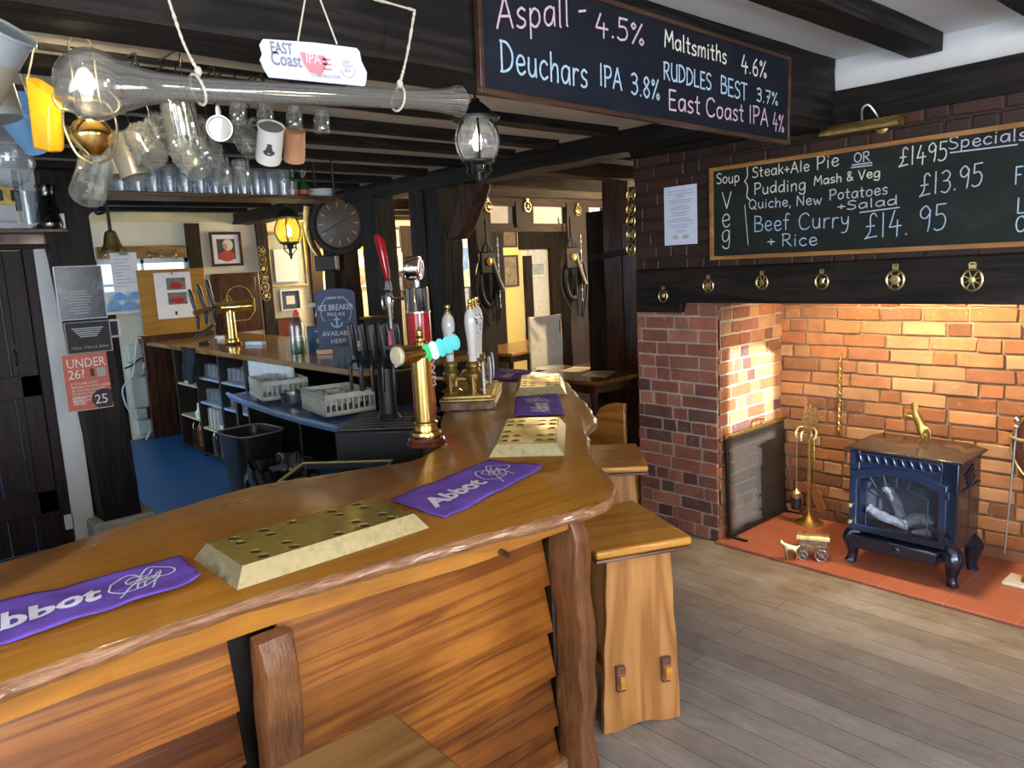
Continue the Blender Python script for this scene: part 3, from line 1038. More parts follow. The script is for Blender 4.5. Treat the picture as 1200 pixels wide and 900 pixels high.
def towel(c, label, seed, txt='Abbot', t0=0.08, ts=0.125, logo=(0.60, 0.92), vy=0.3, amp=0.006, sag=0.0):
 """c: corners  left-near, right-near, right-far, left-far  on the bar top"""
 A, B, C, D = [Vector((q[0], q[1], BZ)) for q in c]
 ctr = (A + B + C + D) / 4
 t = thing('bar_towel', label, 'bar towel', ctr, 0, 'purple bar towels')
 def P(u, v, up=0.0):
  q = (A * (1 - u) + B * u) * (1 - v) + (D * (1 - u) + C * u) * v
  n1 = mnoise.noise(Vector((u * 3.1 + seed, v * 2.2, 0)))
  n2 = mnoise.noise(Vector((u * 8 + seed, v * 4, 5)))
  e = max(0.0, u - 0.86) / 0.14
  h = 0.006 + amp * (1 + n1) + amp * 0.5 * n2 + e * e * amp * 2.2 * (1 - v)
  edge = mnoise.noise_vector(Vector((u * 5 + seed, v * 5, 9))) * 0.008
  return Vector((q.x + edge.x, q.y + edge.y, BZ + max(0.004, h) + up)) - ctr
 nu, nv = 40, 18
 mb = MB()
 for j in range(nv + 1):
  for i in range(nu + 1):
   mb.v.append(P(i / nu, j / nv))
 for j in range(nv):
  for i in range(nu):
   a = j * (nu + 1) + i
   mb._face([a, a + 1, a + nu + 2, a + nu + 1])
 o = mb.build('cloth', M_towel, t, smooth=60, recalc=False)
 md = o.modifiers.new('thick', 'SOLIDIFY')
 md.thickness = 0.004
 md.offset = -1
 pr = MB()
 base = MB()
 type_mesh(base, txt, 1.0, (0, 0, 0), (1, 0, 0), (0, 1, 0), shear=0.15, bold=0.035)
 k = 0.5 * (A - B).length
 wd = max(q.x for q in base.v)
 L, W = (B - A).length, (D - A).length
 s_ = ts / L * L
 # finer faces so that the print follows the cloth
 bm = bmesh.new()
 vs = [bm.verts.new(q) for q in base.v]
 for f in base.f:
  try:
   bm.faces.new([vs[i] for i in f])
  except ValueError:
   pass
 bmesh.ops.triangulate(bm, faces=bm.faces)
 bm.verts.ensure_lookup_table()
 for v in bm.verts:
  u_ = t0 + v.co.x / wd * (logo[0] - 0.03 - t0)
  v_ = vy + v.co.y * ts / W * 3.4 * 0.30
  pr.v.append(P(u_, v_, 0.0025))
 bm.verts.index_update()
 for f in bm.faces:
  pr._face([v.index for v in f.verts])
 bm.free()
 for st in TOWEL_LOGO:
  q = bezier([(a, b, 0) for a, b in st], 4)
  pts = [P(logo[0] + p.x * (logo[1] - logo[0]), 0.12 + p.y * 0.8, 0.003) for p in q]
  pr.ribbon(pts, 0.0045, (0, 0, 1))
 pr.build('printed_lettering', M_towel_print, t, smooth=0)
 return t
towel([(-1.87, 0.10), (-1.872, 0.592), (-2.088, 0.612), (-2.112, 0.11)], 'purple printed bar towel lying by the edge of the bar nearest the camera', 1.0, t0=0.0, amp=0.008, vy=0.28)
towel([(-1.785, 1.285), (-1.955, 1.86), (-2.205, 1.815), (-2.075, 1.275)], 'purple bar towel lying at the bend of the bar past the long brass tray', 4.0, amp=0.004)
towel([(-2.585, 2.63), (-2.985, 2.98), (-3.15, 2.80), (-2.76, 2.45)], 'purple bar towel between the two brass trays on the far arm', 7.3, amp=0.006, txt='Abbot')
towel([(-3.62, 3.25), (-3.85, 3.60), (-4.24, 3.58), (-3.93, 3.24)], 'purple bar towel spread behind the hand pumps at the far end of the bar', 12.1, amp=0.003)

# ------------------------------------------------------------------ stools
def stool(x, y, rz, label, seat_mat=None, H=0.72):
 t = thing('bar_stool', label, 'stool', (x, y, 0), rz, 'wooden bench stools at the bar')
 MB().box(-.235, .235, -.185, .185, H - .032, H).build('seat', seat_mat or M_honey_y, t, bevel=0.011, seg=3)
 MB().box(-.236, .236, -.186, .186, H - .045, H - .033).build('seat_edge', M_seatedge, t, bevel=0.004)
 for s_ in (-1, 1):
  out = []
  n = 22
  top_w, bot_w = 0.125, 0.158
  hh = H - .05
  for i in range(n + 1):
   z = hh * i / n
   wv = 0.0012 * math.sin(z * 17) + 0.002 * math.sin(z * 31 + 1)
   out.append((-(bot_w + (top_w - bot_w) * z / hh) + wv, z))
  rgt = [(-a, z) for a, z in out]
  arch = [(0.075, 0.0), (0.05, 0.012), (0.0, 0.018), (-0.05, 0.012), (-0.075, 0.0)]
  poly = rgt + list(reversed(out)) + list(reversed(arch))
  MB().prism(poly, (s_ * 0.17 + .014, 0, 0), (0, 1, 0), (0, 0, 1), -0.028).build('end_panel', M_honey, t, bevel=0.003)
  MB().box(s_ * .17 - s_ * .045 - .014, s_ * .17 - s_ * .045 + .014, -.125, .125, H - .085, H - .046).build('cleat', M_edge, t, bevel=0.003)
 for s_ in (-1, 1):
  st = MB().box(-.225, .225, s_ * .09 - .012, s_ * .09 + .012, .185, .235).build('stretcher', M_honey_y, t, bevel=0.003)
  for e in (-1, 1):
   mb = MB()
   cx = e * .196
   mb.hexa([(cx - .009, s_ * .09 - .016, .165), (cx + .009, s_ * .09 - .016, .165), (cx + .009, s_ * .09 + .016, .165), (cx - .009, s_ * .09 + .016, .165), (cx - .011, s_ * .09 - .018, .262), (cx + .011, s_ * .09 - .018, .262), (cx + .011, s_ * .09 + .018, .262), (cx - .011, s_ * .09 + .018, .262)])
   mb.build('wedge', M_seatedge, st, bevel=0.003)
 return t
stool(-1.80, 2.085, R(155), 'honey pine bench stool with pegged end panel standing at the bend of the bar')
stool(-2.505, 2.83, R(136), 'second pine bench stool, mostly behind the first, tucked against the far arm of the bar')
M_dullseat = wood('dull_seat', (0.10, 0.045, 0.012), (0.20, 0.095, 0.026), (0.27, 0.14, 0.05), 'x', 0.45, 0.1, 0.7, 0.06, 0.4)
stool(-1.205, 0.575, R(88), 'wooden bench stool close to the camera, only its dull brown seat showing', M_dullseat)
# ------------------------------------------------------------------ chalk hand
GL = {  # width; strokes ("~" = rounded); units: cap height 10, x-height 6
 'A': (7, '0,0 3.4,10 6.6,0|1.2,3.6 5.6,3.6'), 'B': (6, '0.6,0 0.6,10|~0.6,10 4.6,9.2 4.2,6 0.8,5.4 0.8,5.4 5.6,4.4 5,0.6 0.4,0'),
 'C': (7, '~6.4,8.4 4.4,10 1.4,8.6 0.4,4.6 1.8,0.8 4.6,0.2 6.6,1.6'), 'D': (7, '0.8,0 0.8,10|~0.2,9.8 3.6,9.6 6.4,6.4 5.8,2.4 3,0.4 0.2,0'),
 'E': (5.5, '5,10 0.6,10 0.6,0 5.2,0|0.6,5.2 4.4,5.2'), 'I': (2.4, '1.2,0 1.2,10'), 'L': (5.5, '0.6,10 0.6,0 5,0'),
 'M': (8, '0.4,0 1.2,10 4,3.6 6.8,10 7.6,0'), 'N': (7, '0.6,0 0.8,10 6,0.4 6.2,10'), 'O': (7, '~3.4,10 0.8,8 0.6,3 3,0 6,2 6.4,7 3.4,10 2.8,9.6'),
 'P': (6, '0.8,0 0.8,10|~0.2,9.8 4.4,9.8 5.6,7.4 4,5 0.8,4.6'), 'Q': (7.4, '~3.4,10 0.8,8 0.6,3 3,0 6,2 6.4,7 3.4,10 2.8,9.6|4,2.4 7,-1'),
 'R': (6.4, '0.8,0 0.8,10|~0.2,9.8 4.4,9.8 5.2,7.4 3.6,5.2 0.8,5|2.4,5 6,0'), 'S': (5.6, '~5.2,8.8 3,10 0.8,8.4 1.2,6.2 4.6,4.2 5,1.6 2.6,0 0.2,1'),
 'T': (6, '0,10 6,10|3,10 3,0'), 'U': (6.4, '~0.6,10 0.6,3 2.6,0 5,1 5.8,4 5.8,10|5.8,4 6,0'), 'V': (6.4, '0.4,10 3.2,0 6,10'),
 'F': (5.4, '0.8,0 0.8,10 5.2,10|0.8,5.4 4.2,5.4'), 'G': (7, '~6.4,8.4 4.4,10 1.4,8.6 0.4,4.6 1.8,0.8 4.6,0.2 6.4,2|6.4,4.6 6.4,0|4,4.4 7,4.4'), 'H': (6.6, '0.6,0 0.6,10|6,0 6,10|0.6,5.2 6,5.2'),
 'a': (5.6, '~5,5 3.4,6.2 1,5 0.6,2 2,0.2 4,1.2 5,4.4|5,6 5.2,0'), 'c': (5, '~4.6,5.2 2.8,6.2 0.8,4.4 0.8,1.6 2.6,0 4.8,1'), 'd': (5.8, '~5,5 3.4,6.2 1,5 0.6,2 2,0.2 4,1.2 5,4.4|5,10 5.2,0'),
 'e': (5.2, '~0.8,3 4.6,3.6 4,5.8 2,6 0.6,3.6 1.4,0.8 3.2,0 5,1.2'), 'f': (4, '~4.2,9.4 2.8,10.2 1.8,8.4 1.8,0|0.2,6 3.6,6'), 'g': (5.6, '~5,5 3.4,6.2 1,5 0.6,2 2,0.2 4,1.2 5,4.4|~5,6 5,-1 4,-3.4 1.6,-3.2 0.6,-2'),
 'h': (5.4, '0.8,10 0.8,0|~0.8,3.6 2.6,6 4.4,5.2 4.6,0'), 'i': (2.2, '1,6 1,0|1,8.2 1.2,8.9'), 'k': (5, '0.8,10 0.8,0|4.4,6 0.8,2.8|2,3.8 4.8,0'), 'l': (2.2, '1,10 1,0.4 1.4,0'),
 'm': (8, '0.8,6 0.8,0|~0.8,4 2.4,6 3.8,5 4,0|~4,4 5.6,6 7,5 7.2,0'), 'n': (5.4, '0.8,6 0.8,0|~0.8,4 2.6,6 4.4,5.2 4.6,0'), 'o': (5.4, '~2.6,6 0.8,4.6 0.8,1.4 2.8,0 4.8,1.8 4.6,5 2.6,6 2.2,5.8'),
 'p': (5.6, '0.8,6 0.8,-3.4|~0.8,4 2.4,6 4.6,5 4.8,2 3,0.2 0.8,1.4'), 'r': (4, '0.8,6 0.8,0|~0.8,3.8 2.2,5.8 4,5.6'), 's': (4.4, '~4,5.4 2.4,6.2 0.8,4.8 1.6,3.4 3.6,2.4 3.8,0.8 2,0 0.4,0.6'),
 't': (4, '1.8,9 1.8,0.6 3.4,0|0.2,6 3.6,6'), 'u': (5.4, '~0.8,6 0.8,1.6 2.4,0 4.2,1.4 4.6,6|4.6,6 4.8,0'), 'v': (5, '0.4,6 2.4,0 4.6,6'), 'w': (7.4, '0.4,6 2,0 3.6,5 5.2,0 7,6'), 'y': (5.2, '~0.6,6 1.4,2.4 3.6,2.2 4.6,6|~4.6,6 4.2,0 3,-3 0.8,-3.2'),
 '0': (6, '~3,10 0.8,8 0.6,3 3,0 5.4,2 5.4,7 3,10 2.6,9.8'), '1': (3, '1.4,10 1.4,0'), '3': (5.4, '~0.6,9 2.8,10 4.8,8.2 3.6,5.8 1.8,5.4 1.8,5.4 4.2,5 5,2.4 3,0 0.4,0.8'), '4': (6, '2.6,10 0.4,3.4 5.8,3.6|4,6 3.8,-0.6'),
 '5': (5.4, '5,10 1.2,10 1,6|~1,6 3.6,6.2 5,3.8 4,0.8 1.6,0 0.2,0.8'), '6': (5.4, '~4,10 1.6,7 0.6,3 2,0.2 4.4,0.8 4.8,3.6 3,5.2 0.8,3.6'), '7': (5.4, '0.4,10 5,10 2,0|1.4,5.2 4.6,5.2'), '8': (5.4, '~2.8,5.4 0.8,7.6 2.6,10 4.6,8 2.8,5.4 0.6,2.6 2.6,0 5,2.4 2.8,5.4'),
 '9': (5.4, '~4.8,8 3,10 0.8,8.4 1,6 3,5.2 4.8,7 4.8,8 4.6,3 4,0'), '%': (7, '5.8,10 1,0|~1.6,9.6 0.6,8.2 1.6,7 2.6,8.4 1.6,9.6|~5.6,3 4.6,1.6 5.6,0.2 6.6,1.6 5.6,3'), '.': (2, '0.8,0.2 1.2,0.6'), '\u00b7': (2.6, '1,4 1.5,4.4'), '-': (4.4, '0.4,4.6 3.8,4.8'), '+': (4.6, '2.2,6.4 2.2,1.6|0,4 4.4,4'),
 '&': (6, '~5.6,0 1.4,7 2,9.6 3.8,9 3,6 0.8,3 1,0.6 3,0 5.4,3.4'), ',': (2, '1.2,0.6 0.4,-1.8'), '\u00a3': (6, '~5.4,8.6 4,10 2.4,8.6 2.4,3 0.4,0 0.4,0 5.6,0.4|0.4,4.8 4.4,4.8'), '{': (4, '~3.6,10.5 2,9.4 2.2,6.6 0.6,5 0.6,5 2.2,3.4 1.8,0.6 3.4,-0.5'), '$': (5, '~4.6,8.4 2.4,9 0.8,7.4 1.6,5.6 4,4.2 4.2,1.8 2.4,0.6 0.2,1.4|2.4,10 2.2,-0.6'), "'": (1.6, '0.8,10 0.6,8.4'),
}
def chalk(mb, txt, a, b, h, up, nrm, wd=0.005, rnd=None, lift=0.002):
 """handwritten line from point a to point b (both on the board), letter height h"""
 a, b, up, nrm = Vector(a), Vector(b), Vector(up).normalized(), Vector(nrm).normalized()
 tot = sum(GL[c][0] + 1.1 if c != ' ' else 3.4 for c in txt)
 d = (b - a) / tot
 v = up * h / 10
 x = 0.0
 o = a + nrm * lift
 for c in txt:
  if c == ' ':
   x += 3.4
   continue
  g = GL[c]
  dy = rnd.uniform(-.3, .3)
  for st in g[1].split('|'):
   sm = st.startswith('~')
   p = [tuple(float(q) for q in s_.split(',')) for s_ in st.strip('~').split()]
   if sm:
    p = [(q.x, q.y) for q in bezier([(q[0], q[1], 0) for q in p], 4)]
   mb.ribbon([o + d * (x + q[0]) + v * (q[1] + dy) for q in p], wd, nrm)
  x += g[0] + 1.1
def chalk_mat(name, col):
 t = NT(name)
 v = t.coords()
 nz = t.noise(v, 260, 3, 0.7)
 c = t.mix(t.ramp(nz, [(0.34, (0.75,) * 3), (0.6, (0,) * 3)]), col, tuple(q * 0.3 for q in col))
 t.l(c, t.b.inputs['Base Color'])
 t.setb(Roughness=0.95)
 return t.m
M_chalk_white = chalk_mat('white_chalk', (0.80, 0.80, 0.72))
M_chalk_pink = chalk_mat('pink_chalk', (0.72, 0.52, 0.66))
M_chalk_blue = chalk_mat('pale_blue_chalk', (0.46, 0.66, 0.86))
M_chalk_lilac = chalk_mat('lilac_chalk', (0.60, 0.60, 0.72))
def slate_mat(name, a, b):
 t = NT(name)
 v = t.coords((1, 1, 2.2), (0.0, 0.5, 0))
 n = t.noise(v, 3.5, 5, 0.6, 0.8)
 t.l(t.ramp(n, [(0.35, a), (0.6, b), (0.8, tuple(q * 1.7 for q in b))]), t.b.inputs['Base Color'])
 t.setb(Roughness=0.6)
 t.b.inputs['Specular IOR Level'].default_value = 0.25
 return t.m
M_slate_blue = slate_mat('navy_chalkboard', (0.004, 0.006, 0.013), (0.007, 0.010, 0.019))
M_slate = slate_mat('green_black_chalkboard', (0.008, 0.011, 0.010), (0.013, 0.018, 0.017))
M_redframe = wood('red_brown_moulding', (0.02, 0.008, 0.005), (0.05, 0.02, 0.012), (0.09, 0.04, 0.022), 'y', 0.4, 0.2, 1.0, 0.1, 0.3)
cr = random.Random(9)
# ---- drinks board on the main beam
BX = -1.755
q00, q10 = atx(567, 103, BX), atx(922, 165, BX)
ytop = 0.337
t = thing('drinks_chalkboard', 'long dark chalkboard of drink names hung along the big ceiling beam', 'chalkboard', (BX, (q00.y + q10.y) / 2, q00.z))
lo = Vector(t.location)
sl = (q10.z - q00.z) / (q10.y - q00.y)
uu = Vector((0, 1, sl)).normalized()
vv = Vector((0, -sl, 1)).normalized()
nn = Vector((1, 0, 0))
L = (q10 - q00).length
o0 = q00 - lo
MB().prism([(0, 0), (L, 0), (L, ytop), (0, ytop)], o0 - nn * 0.012, uu, vv, 0.012).build('slate', M_slate_blue, t, smooth=0)
fb = MB()
fw = 0.016
for (a, b, c, d) in ((-fw, 0, L + fw, 0.0), (-fw, ytop, L + fw, 0.0)):
 fb.prism([(a, b - fw if b == 0 else b), (c, b - fw if b == 0 else b), (c, b if b == 0 else b + fw), (a, b if b == 0 else b + fw)], o0 - nn * 0.014, uu, vv, 0.022)
for a in (-fw, L):
 fb.prism([(a, 0), (a + fw, 0), (a + fw, ytop), (a, ytop)], o0 - nn * 0.014, uu, vv, 0.022)
fb.build('frame', M_redframe, t, bevel=0.002)
def wr(board, mat, lines, plane, off, up, nrm, wd):
 for (txt, p, q, hpx) in lines:
  mb = MB()
  a, b = plane(*p), plane(*q)
  # letter height from pixels at the start of the line
  c = plane(p[0], p[1] - hpx)
  h = abs(c.z - a.z)
  chalk(mb, txt, a - off, b - off, h, up, nrm, wd, cr)
  mb.build('chalk_lettering', mat, board, smooth=0)
pb = lambda x, y: atx(x, y, BX)
for mat, nm, lines in (
 (M_chalk_pink, 'chalk_lettering', [('Aspall -', (582, 33), (690, 30), 38), ('4.5%', (697, 40), (757, 54), 26), ('East Coast IPA', (783, 128), (901, 148), 23), ('4%', (905, 152), (919, 155), 20)]),
 (M_chalk_blue, 'chalk_lettering', [('Deuchars', (586, 83), (690, 103), 36), ('IPA', (702, 100), (730, 107), 25), ('3.8%', (739, 110), (774, 118), 24), ('RUDDLES', (777, 92), (834, 106), 20), ('BEST', (844, 109), (876, 118), 20), ('3.7%', (886, 118), (912, 124), 15)]),
 (M_chalk_white, 'chalk_lettering', [('Maltsmiths', (778, 55), (852, 75), 20), ('4.6%', (868, 84), (899, 92), 20)])):
 wr(t, mat, lines, pb, lo, vv, nn, 0.0072)
# ---- specials board above the fire
BY = FY - 0.035
a0, a1 = aty(833, 305, BY), aty(833, 197, BY)
x0, z0, z1 = a0.x, a0.z, a1.z
x1 = x0 + 1.86
t = thing('specials_chalkboard', 'large food specials chalkboard in a thin orange wood frame above the fireplace', 'chalkboard', ((x0 + x1) / 2, BY, z0))
lo = Vector(t.location)
fw = 0.022
MB().box(x0 + fw - lo.x, x1 - fw - lo.x, 0, 0.014, fw, z1 - z0 - fw).build('slate', M_slate, t, smooth=0)
fb = MB()
W_, H_ = x1 - x0, z1 - z0
for (a, b, c, d) in ((0, W_, 0, fw), (0, W_, H_ - fw, H_), (0, fw, fw, H_ - fw), (W_ - fw, W_, fw, H_ - fw)):
 fb.box(x0 - lo.x + a, x0 - lo.x + b, -0.012, 0.016, c, d)
fb.build('frame', M_frame_gold, t, bevel=0.002)
pb = lambda x, y: aty(x, y, BY)
up, nn = (0, 0, 1), (0, -1, 0)
for mat, lines in (
 (M_chalk_white, [('Soup', (840, 216), (868, 213), 12), ('V', (846, 245), (860, 244), 19), ('e', (846, 266), (858, 265), 24), ('g', (846, 284), (858, 283), 22), ('Steak+Ale', (882, 208), (950, 200), 12), ('Pie', (957, 199), (985, 194), 15), ('Pudding', (884, 228), (946, 222), 13), ('Mash & Veg', (954, 217), (1033, 207), 10), ('\u00a31495', (1054, 195), (1112, 187), 21), ('{', (872, 232), (882, 231), 40)]),
 (M_chalk_lilac, [('OR', (1001, 191), (1021, 188), 11), ('Quiche, New', (878, 245), (965, 239), 11), ('Potatoes', (972, 235), (1042, 227), 12), ('+Salad', (982, 247), (1054, 239), 10), ('\u00a313.95', (1078, 230), (1154, 217), 25), ('Specials', (1112, 175), (1206, 163), 14)]),
 (M_chalk_blue, [('Beef', (884, 271), (927, 269), 18), ('Curry', (936, 269), (998, 265), 19), ('+ Rice', (900, 289), (960, 287), 14), ('\u00a314. 95', (1014, 280), (1112, 269), 28), ('F', (1189, 216), (1200, 215), 20), ('L', (1192, 250), (1202, 249), 18), ('C', (1190, 272), (1203, 271), 18)])):
 wr(t, mat, lines, pb, lo, up, nn, 0.0055)
 mb = MB()
 if mat is M_chalk_lilac:
  for p, q in (((1114, 179), (1192, 169.5)), ((998, 196.5), (1022, 193.5)), ((999, 193.5), (1022, 190.5)), ((1008, 249), (1054, 243))):
   mb.ribbon([pb(*p) - lo + Vector((0, -.002, 0)), pb(*q) - lo + Vector((0, -.002, 0))], 0.006, nn)
 if mat is M_chalk_white:
  mb.ribbon([pb(873, 240) - lo + Vector((0, -.002, 0)), pb(877, 287) - lo + Vector((0, -.002, 0))], 0.004, nn)
 if mb.v:
  mb.build('chalk_marking', mat, t, smooth=0)

# ---- picture light over the specials board
pl = aty(1010, 150, FY - 0.09)
t = thing('picture_light', 'dull brass picture light on a bent arm above the specials chalkboard', 'lamp', pl)
e0, e1 = aty(964, 158, FY - 0.09) - pl, aty(1056, 134, FY - 0.09) - pl
e1.z = e0.z + 0.012
ax = (e1 - e0).normalized()
hb = MB()
pr_ = []
n = 12
for i in range(n + 1):
 th = R(-20) + R(220) * i / n
 pr_.append((0.036 * math.cos(th), 0.036 * math.sin(th)))
pr_ += [(0.032 * math.cos(R(200) - R(220) * i / n), 0.032 * math.sin(R(200) - R(220) * i / n)) for i in range(n + 1)]
hb.prism(pr_, e0, Vector((0, 1, 0)), Vector((0, 0, 1)), (e1 - e0).length)
hb.build('shade', M_brass_dull, t)
pts = bezier([(0.0, 0, 0.03), (-.005, 0.01, 0.085), (0.02, 0.02, 0.10), (0.045, 0.04, 0.06), (0.06, 0.085, 0.0)], 6)
MB().tube(pts, 0.006, 8).build('arm', M_steel, t)
MB().lathe_dir([(0.0, 0), (0.03, 0.0), (0.03, 0.012), (0.0, 0.02)], (0.06, 0.085, 0.0), (0, -1, 0), 16).build('wall_plate', M_brass_dull, t)

# ---- menu sheet on the chimney breast
mp = aty(798, 252, FY - 0.022)
p = [aty(*q, FY - 0.022) for q in ((779, 288), (817, 285), (817, 216), (779, 220))]
t = thing('menu_sheet', 'pale printed sheet pinned to the tarred brick beside the specials board', 'paper', mp)
mb = MB()
xa, xb = p[0].x - mp.x, p[1].x - mp.x
za, zb = p[0].z - mp.z, p[3].z - mp.z
mb.box(xa, xb, 0, 0.004, za, zb).build('sheet', plain('pale_blue_paper', (0.62, 0.67, 0.82), 0.6, var=0.06), t, smooth=0)
ink = MB()
rr = random.Random(2)
zz = zb - 0.03
k = 0
while zz > za + 0.07:
 wv = rr.uniform(0.25, 0.8) * (xb - xa) / 2
 c = (xa + xb) / 2
 ink.box(c - wv, c + wv, -0.0008, 0, zz, zz + 0.0035)
 zz -= 0.0095 if k % 3 else 0.016
 k += 1
ink.build('printed_lines', plain('grey_ink', (0.30, 0.33, 0.42), 0.8), t, smooth=0)
dr = MB()
for cx in (-.035, .035):
 dr.ellipsoid(((xa + xb) / 2 + cx, -0.0005, za + .045), .024, .001, .013, 12, 6)
dr.build('printed_drawing', plain('sage_print', (0.36, 0.45, 0.42), 0.8), t, smooth=0)

# ------------------------------------------------------------------ horse brasses
def brass_mesh(mb, c, u, v, n, r, kind, hang=True):
 """pierced brass medallion of outer radius r lying in plane (u, v), n out of the wall"""
 c, u, v, n = Vector(c), Vector(u), Vector(v), Vector(n)
 ring_ = [c + u * math.cos(2 * math.pi * i / 24) * r * 0.88 + v * math.sin(2 * math.pi * i / 24) * r for i in range(24)]
 mb.tube(ring_, r * 0.13, 6, closed=True)
 if kind % 3 == 0:
  for i in range(4):
   th = math.pi * i / 4 + .3
   d = u * math.cos(th) + v * math.sin(th)
   mb.tube([c - d * r * .85, c + d * r * .85], r * 0.07, 5)
  mb.lathe_dir([(0, -.002), (r * .3, -.002), (r * .3, .003), (0, .004)], c, n, 14)
 elif kind % 3 == 1:
  mb.ellipsoid(c + v * r * .05, r * .34, r * .1, r * .55, 10, 8, u, n, v)
  mb.ellipsoid(c + u * r * .25 + v * r * .35, r * .22, r * .08, r * .2, 8, 6, u, n, v)
  mb.tube([c - u * r * .7 - v * r * .3, c + u * r * .7 - v * r * .3], r * 0.1, 5)
 else:
  mb.lathe_dir([(0, -.002), (r * .5, -.002), (r * .52, .003), (r * .3, .005), (0, .003)], c, n, 16)
  for i in range(6):
   th = math.pi * i / 3
   d = u * math.cos(th) + v * math.sin(th)
   mb.tube([c + d * r * .5, c + d * r * .85], r * 0.09, 5)
 if hang:
  mb.prism([(-r * .3, r * .95), (r * .3, r * .95), (r * .34, r * 1.45), (-r * .34, r * 1.45)], c - n * .002, u, v, .004)
  mb.tube([c + v * r * 1.45 + u * r * .3, c + v * r * 1.62 + u * r * .2, c + v * r * 1.62 - u * r * .2, c + v * r * 1.45 - u * r * .3], r * .1, 5)
 return mb
MBRASS = metal('horse_brass', (0.86, 0.74, 0.40), 0.22, (0.55, 0.40, 0.14), 60)
wx, wz, wn = Vector((1, 0, 0)), Vector((0, 0, 1)), Vector((0, -1, 0))
MY = FY - 0.05
for i, (px, py, r, lab) in enumerate(((777, 347, .035, 'lowest, at the stepped left end of the mantel beam'), (830, 335, .037, 'second along the mantel beam, over the sunlit corner'), (893, 331, .037, 'third along the mantel beam, above the fire screen'), (963, 330, .037, 'fourth along the mantel beam, above the fire tools'), (1049, 328, .044, 'fifth along the mantel beam, above the stove'), (1139, 328, .046, 'last along the mantel beam, by the right edge of view'))):
 p = aty(px, py, MY - 0.004)
 mb = brass_mesh(MB(), (0, 0, 0), wx, wz, wn, r, i + 1)
 o = mb.build('horse_brass', MBRASS, None)
 o.location = p
 tag(o, 'round horse brass ' + lab, 'horse brass', 'horse brasses on the mantel beam')
def brass_strap(pts, r, label, u, v, n, cat='horse brasses', strap=None):
 """leather strap hung with a column of brasses"""
 p0 = Vector(pts[0])
 t = thing('brass_strap', label, 'horse brasses', p0)
 sm = MB()
 a, b = Vector(pts[0]) - p0, Vector(pts[-1]) - p0
 sm.bar(a + Vector(v) * r * 1.3 - Vector(n) * .006, b - Vector(v) * r - Vector(n) * .006, r * 1.1, .004, n)
 sm.build('strap', M_leather, t)
 for i, q in enumerate(pts):
  brass_mesh(MB(), Vector(q) - p0, u, v, n, r, i + 2, False).build('brass', MBRASS, t)
 return t
SY = FY - 0.02
brass_strap([aty(739.5, y, SY) for y in (228, 245, 259, 275, 292)], 0.036, 'vertical strap of five brass medallions hung at the edge of the chimney breast', wx, wz, wn)

# ------------------------------------------------------------------ stove
sx0, sx1, sy0, sy1 = -1.752, -1.222, 3.935, 4.255
cx, cy = (sx0 + sx1) / 2, (sy0 + sy1) / 2
t = thing('cast_iron_stove', 'small blue-black cast iron stove with glass door standing on the red hearth', 'stove', (cx, cy, 0.016))
hw, hd = (sx1 - sx0) / 2, (sy1 - sy0) / 2
zb, zt = 0.178, 0.630
body = MB()
# open-fronted box so that the fire chamber shows behind the glass
ox0, ox1, oz0, oz1 = -hw + .055, hw - .075, zb + .05, zb + .345
body.box(-hw, hw, -hd + .16, hd, zb, zt)
body.box(-hw, ox0, -hd, -hd + .16, zb, zt).box(ox1, hw, -hd, -hd + .16, zb, zt)
body.box(ox0, ox1, -hd, -hd + .16, zb, oz0).box(ox0, ox1, -hd, -hd + .16, oz1, zt)
body.build('firebox', M_stove, t, bevel=0.006)
tp = MB()
o_ = .022
b4 = [(-hw - o_, -hd - o_), (hw + o_, -hd - o_), (hw + o_, hd + o_), (-hw - o_, hd + o_)]
c4 = [(-hw + .06, -hd + .035), (hw - .06, -hd + .035), (hw - .06, hd - .02), (-hw + .06, hd - .02)]
tp.hexa([(x, y, zt + .001) for x, y in b4] + [(x, y, zt + .013) for x, y in b4])
tp.hexa([(x * .985, y * .985, zt + .013) for x, y in b4] + [(x, y, zt + .040) for x, y in c4])
tp.build('top_plate', plain('dark_stove_top', (0.035, 0.028, 0.025), 0.22, metal=0.4, coat=0.4), t, bevel=0.003)
lv = MB()
lv.box(-hw + .055, hw - .075, -hd - .006, -hd + .002, zt - .066, zt - .058).box(-hw + .055, hw - .075, -hd - .006, -hd + .002, zt - .020, zt - .012)
n = 9
for i in range(n + 1):
 x = -hw + .06 + (2 * hw - .145) * i / n
 lv.hexa([(x - .003, -hd - .006, zt - .06), (x + .010, -hd - .006, zt - .06), (x + .010, -hd + .001, zt - .06), (x - .003, -hd + .001, zt - .06), (x - .020, -hd - .006, zt - .016), (x - .007, -hd - .006, zt - .016), (x - .007, -hd + .001, zt - .016), (x - .020, -hd + .001, zt - .016)])
lv.box(-hw + .05, -hw + .058, -hd - .006, -hd + .002, zt - .066, zt - .012).box(hw - .083, hw - .072, -hd - .006, -hd + .002, zt - .066, zt - .012)
lv.build('louvred_vent', M_stove, t, bevel=0.002)
# slots on the side of the body
sv = MB()
for i in range(4):
 z = zt - .125 + i * .022
 sv.obox((hw + .003, .02 - i * .012, z), (0, 1, .35), (0, -.35, 1), (1, 0, 0), .055, .006, .004)
sv.obox((hw + .004, .02, zt - .15), (0, 1, 0), (0, 0, 1), (1, 0, 0), .12, .006, .006)
sv.build('side_vent', M_stove, t, bevel=0.002)
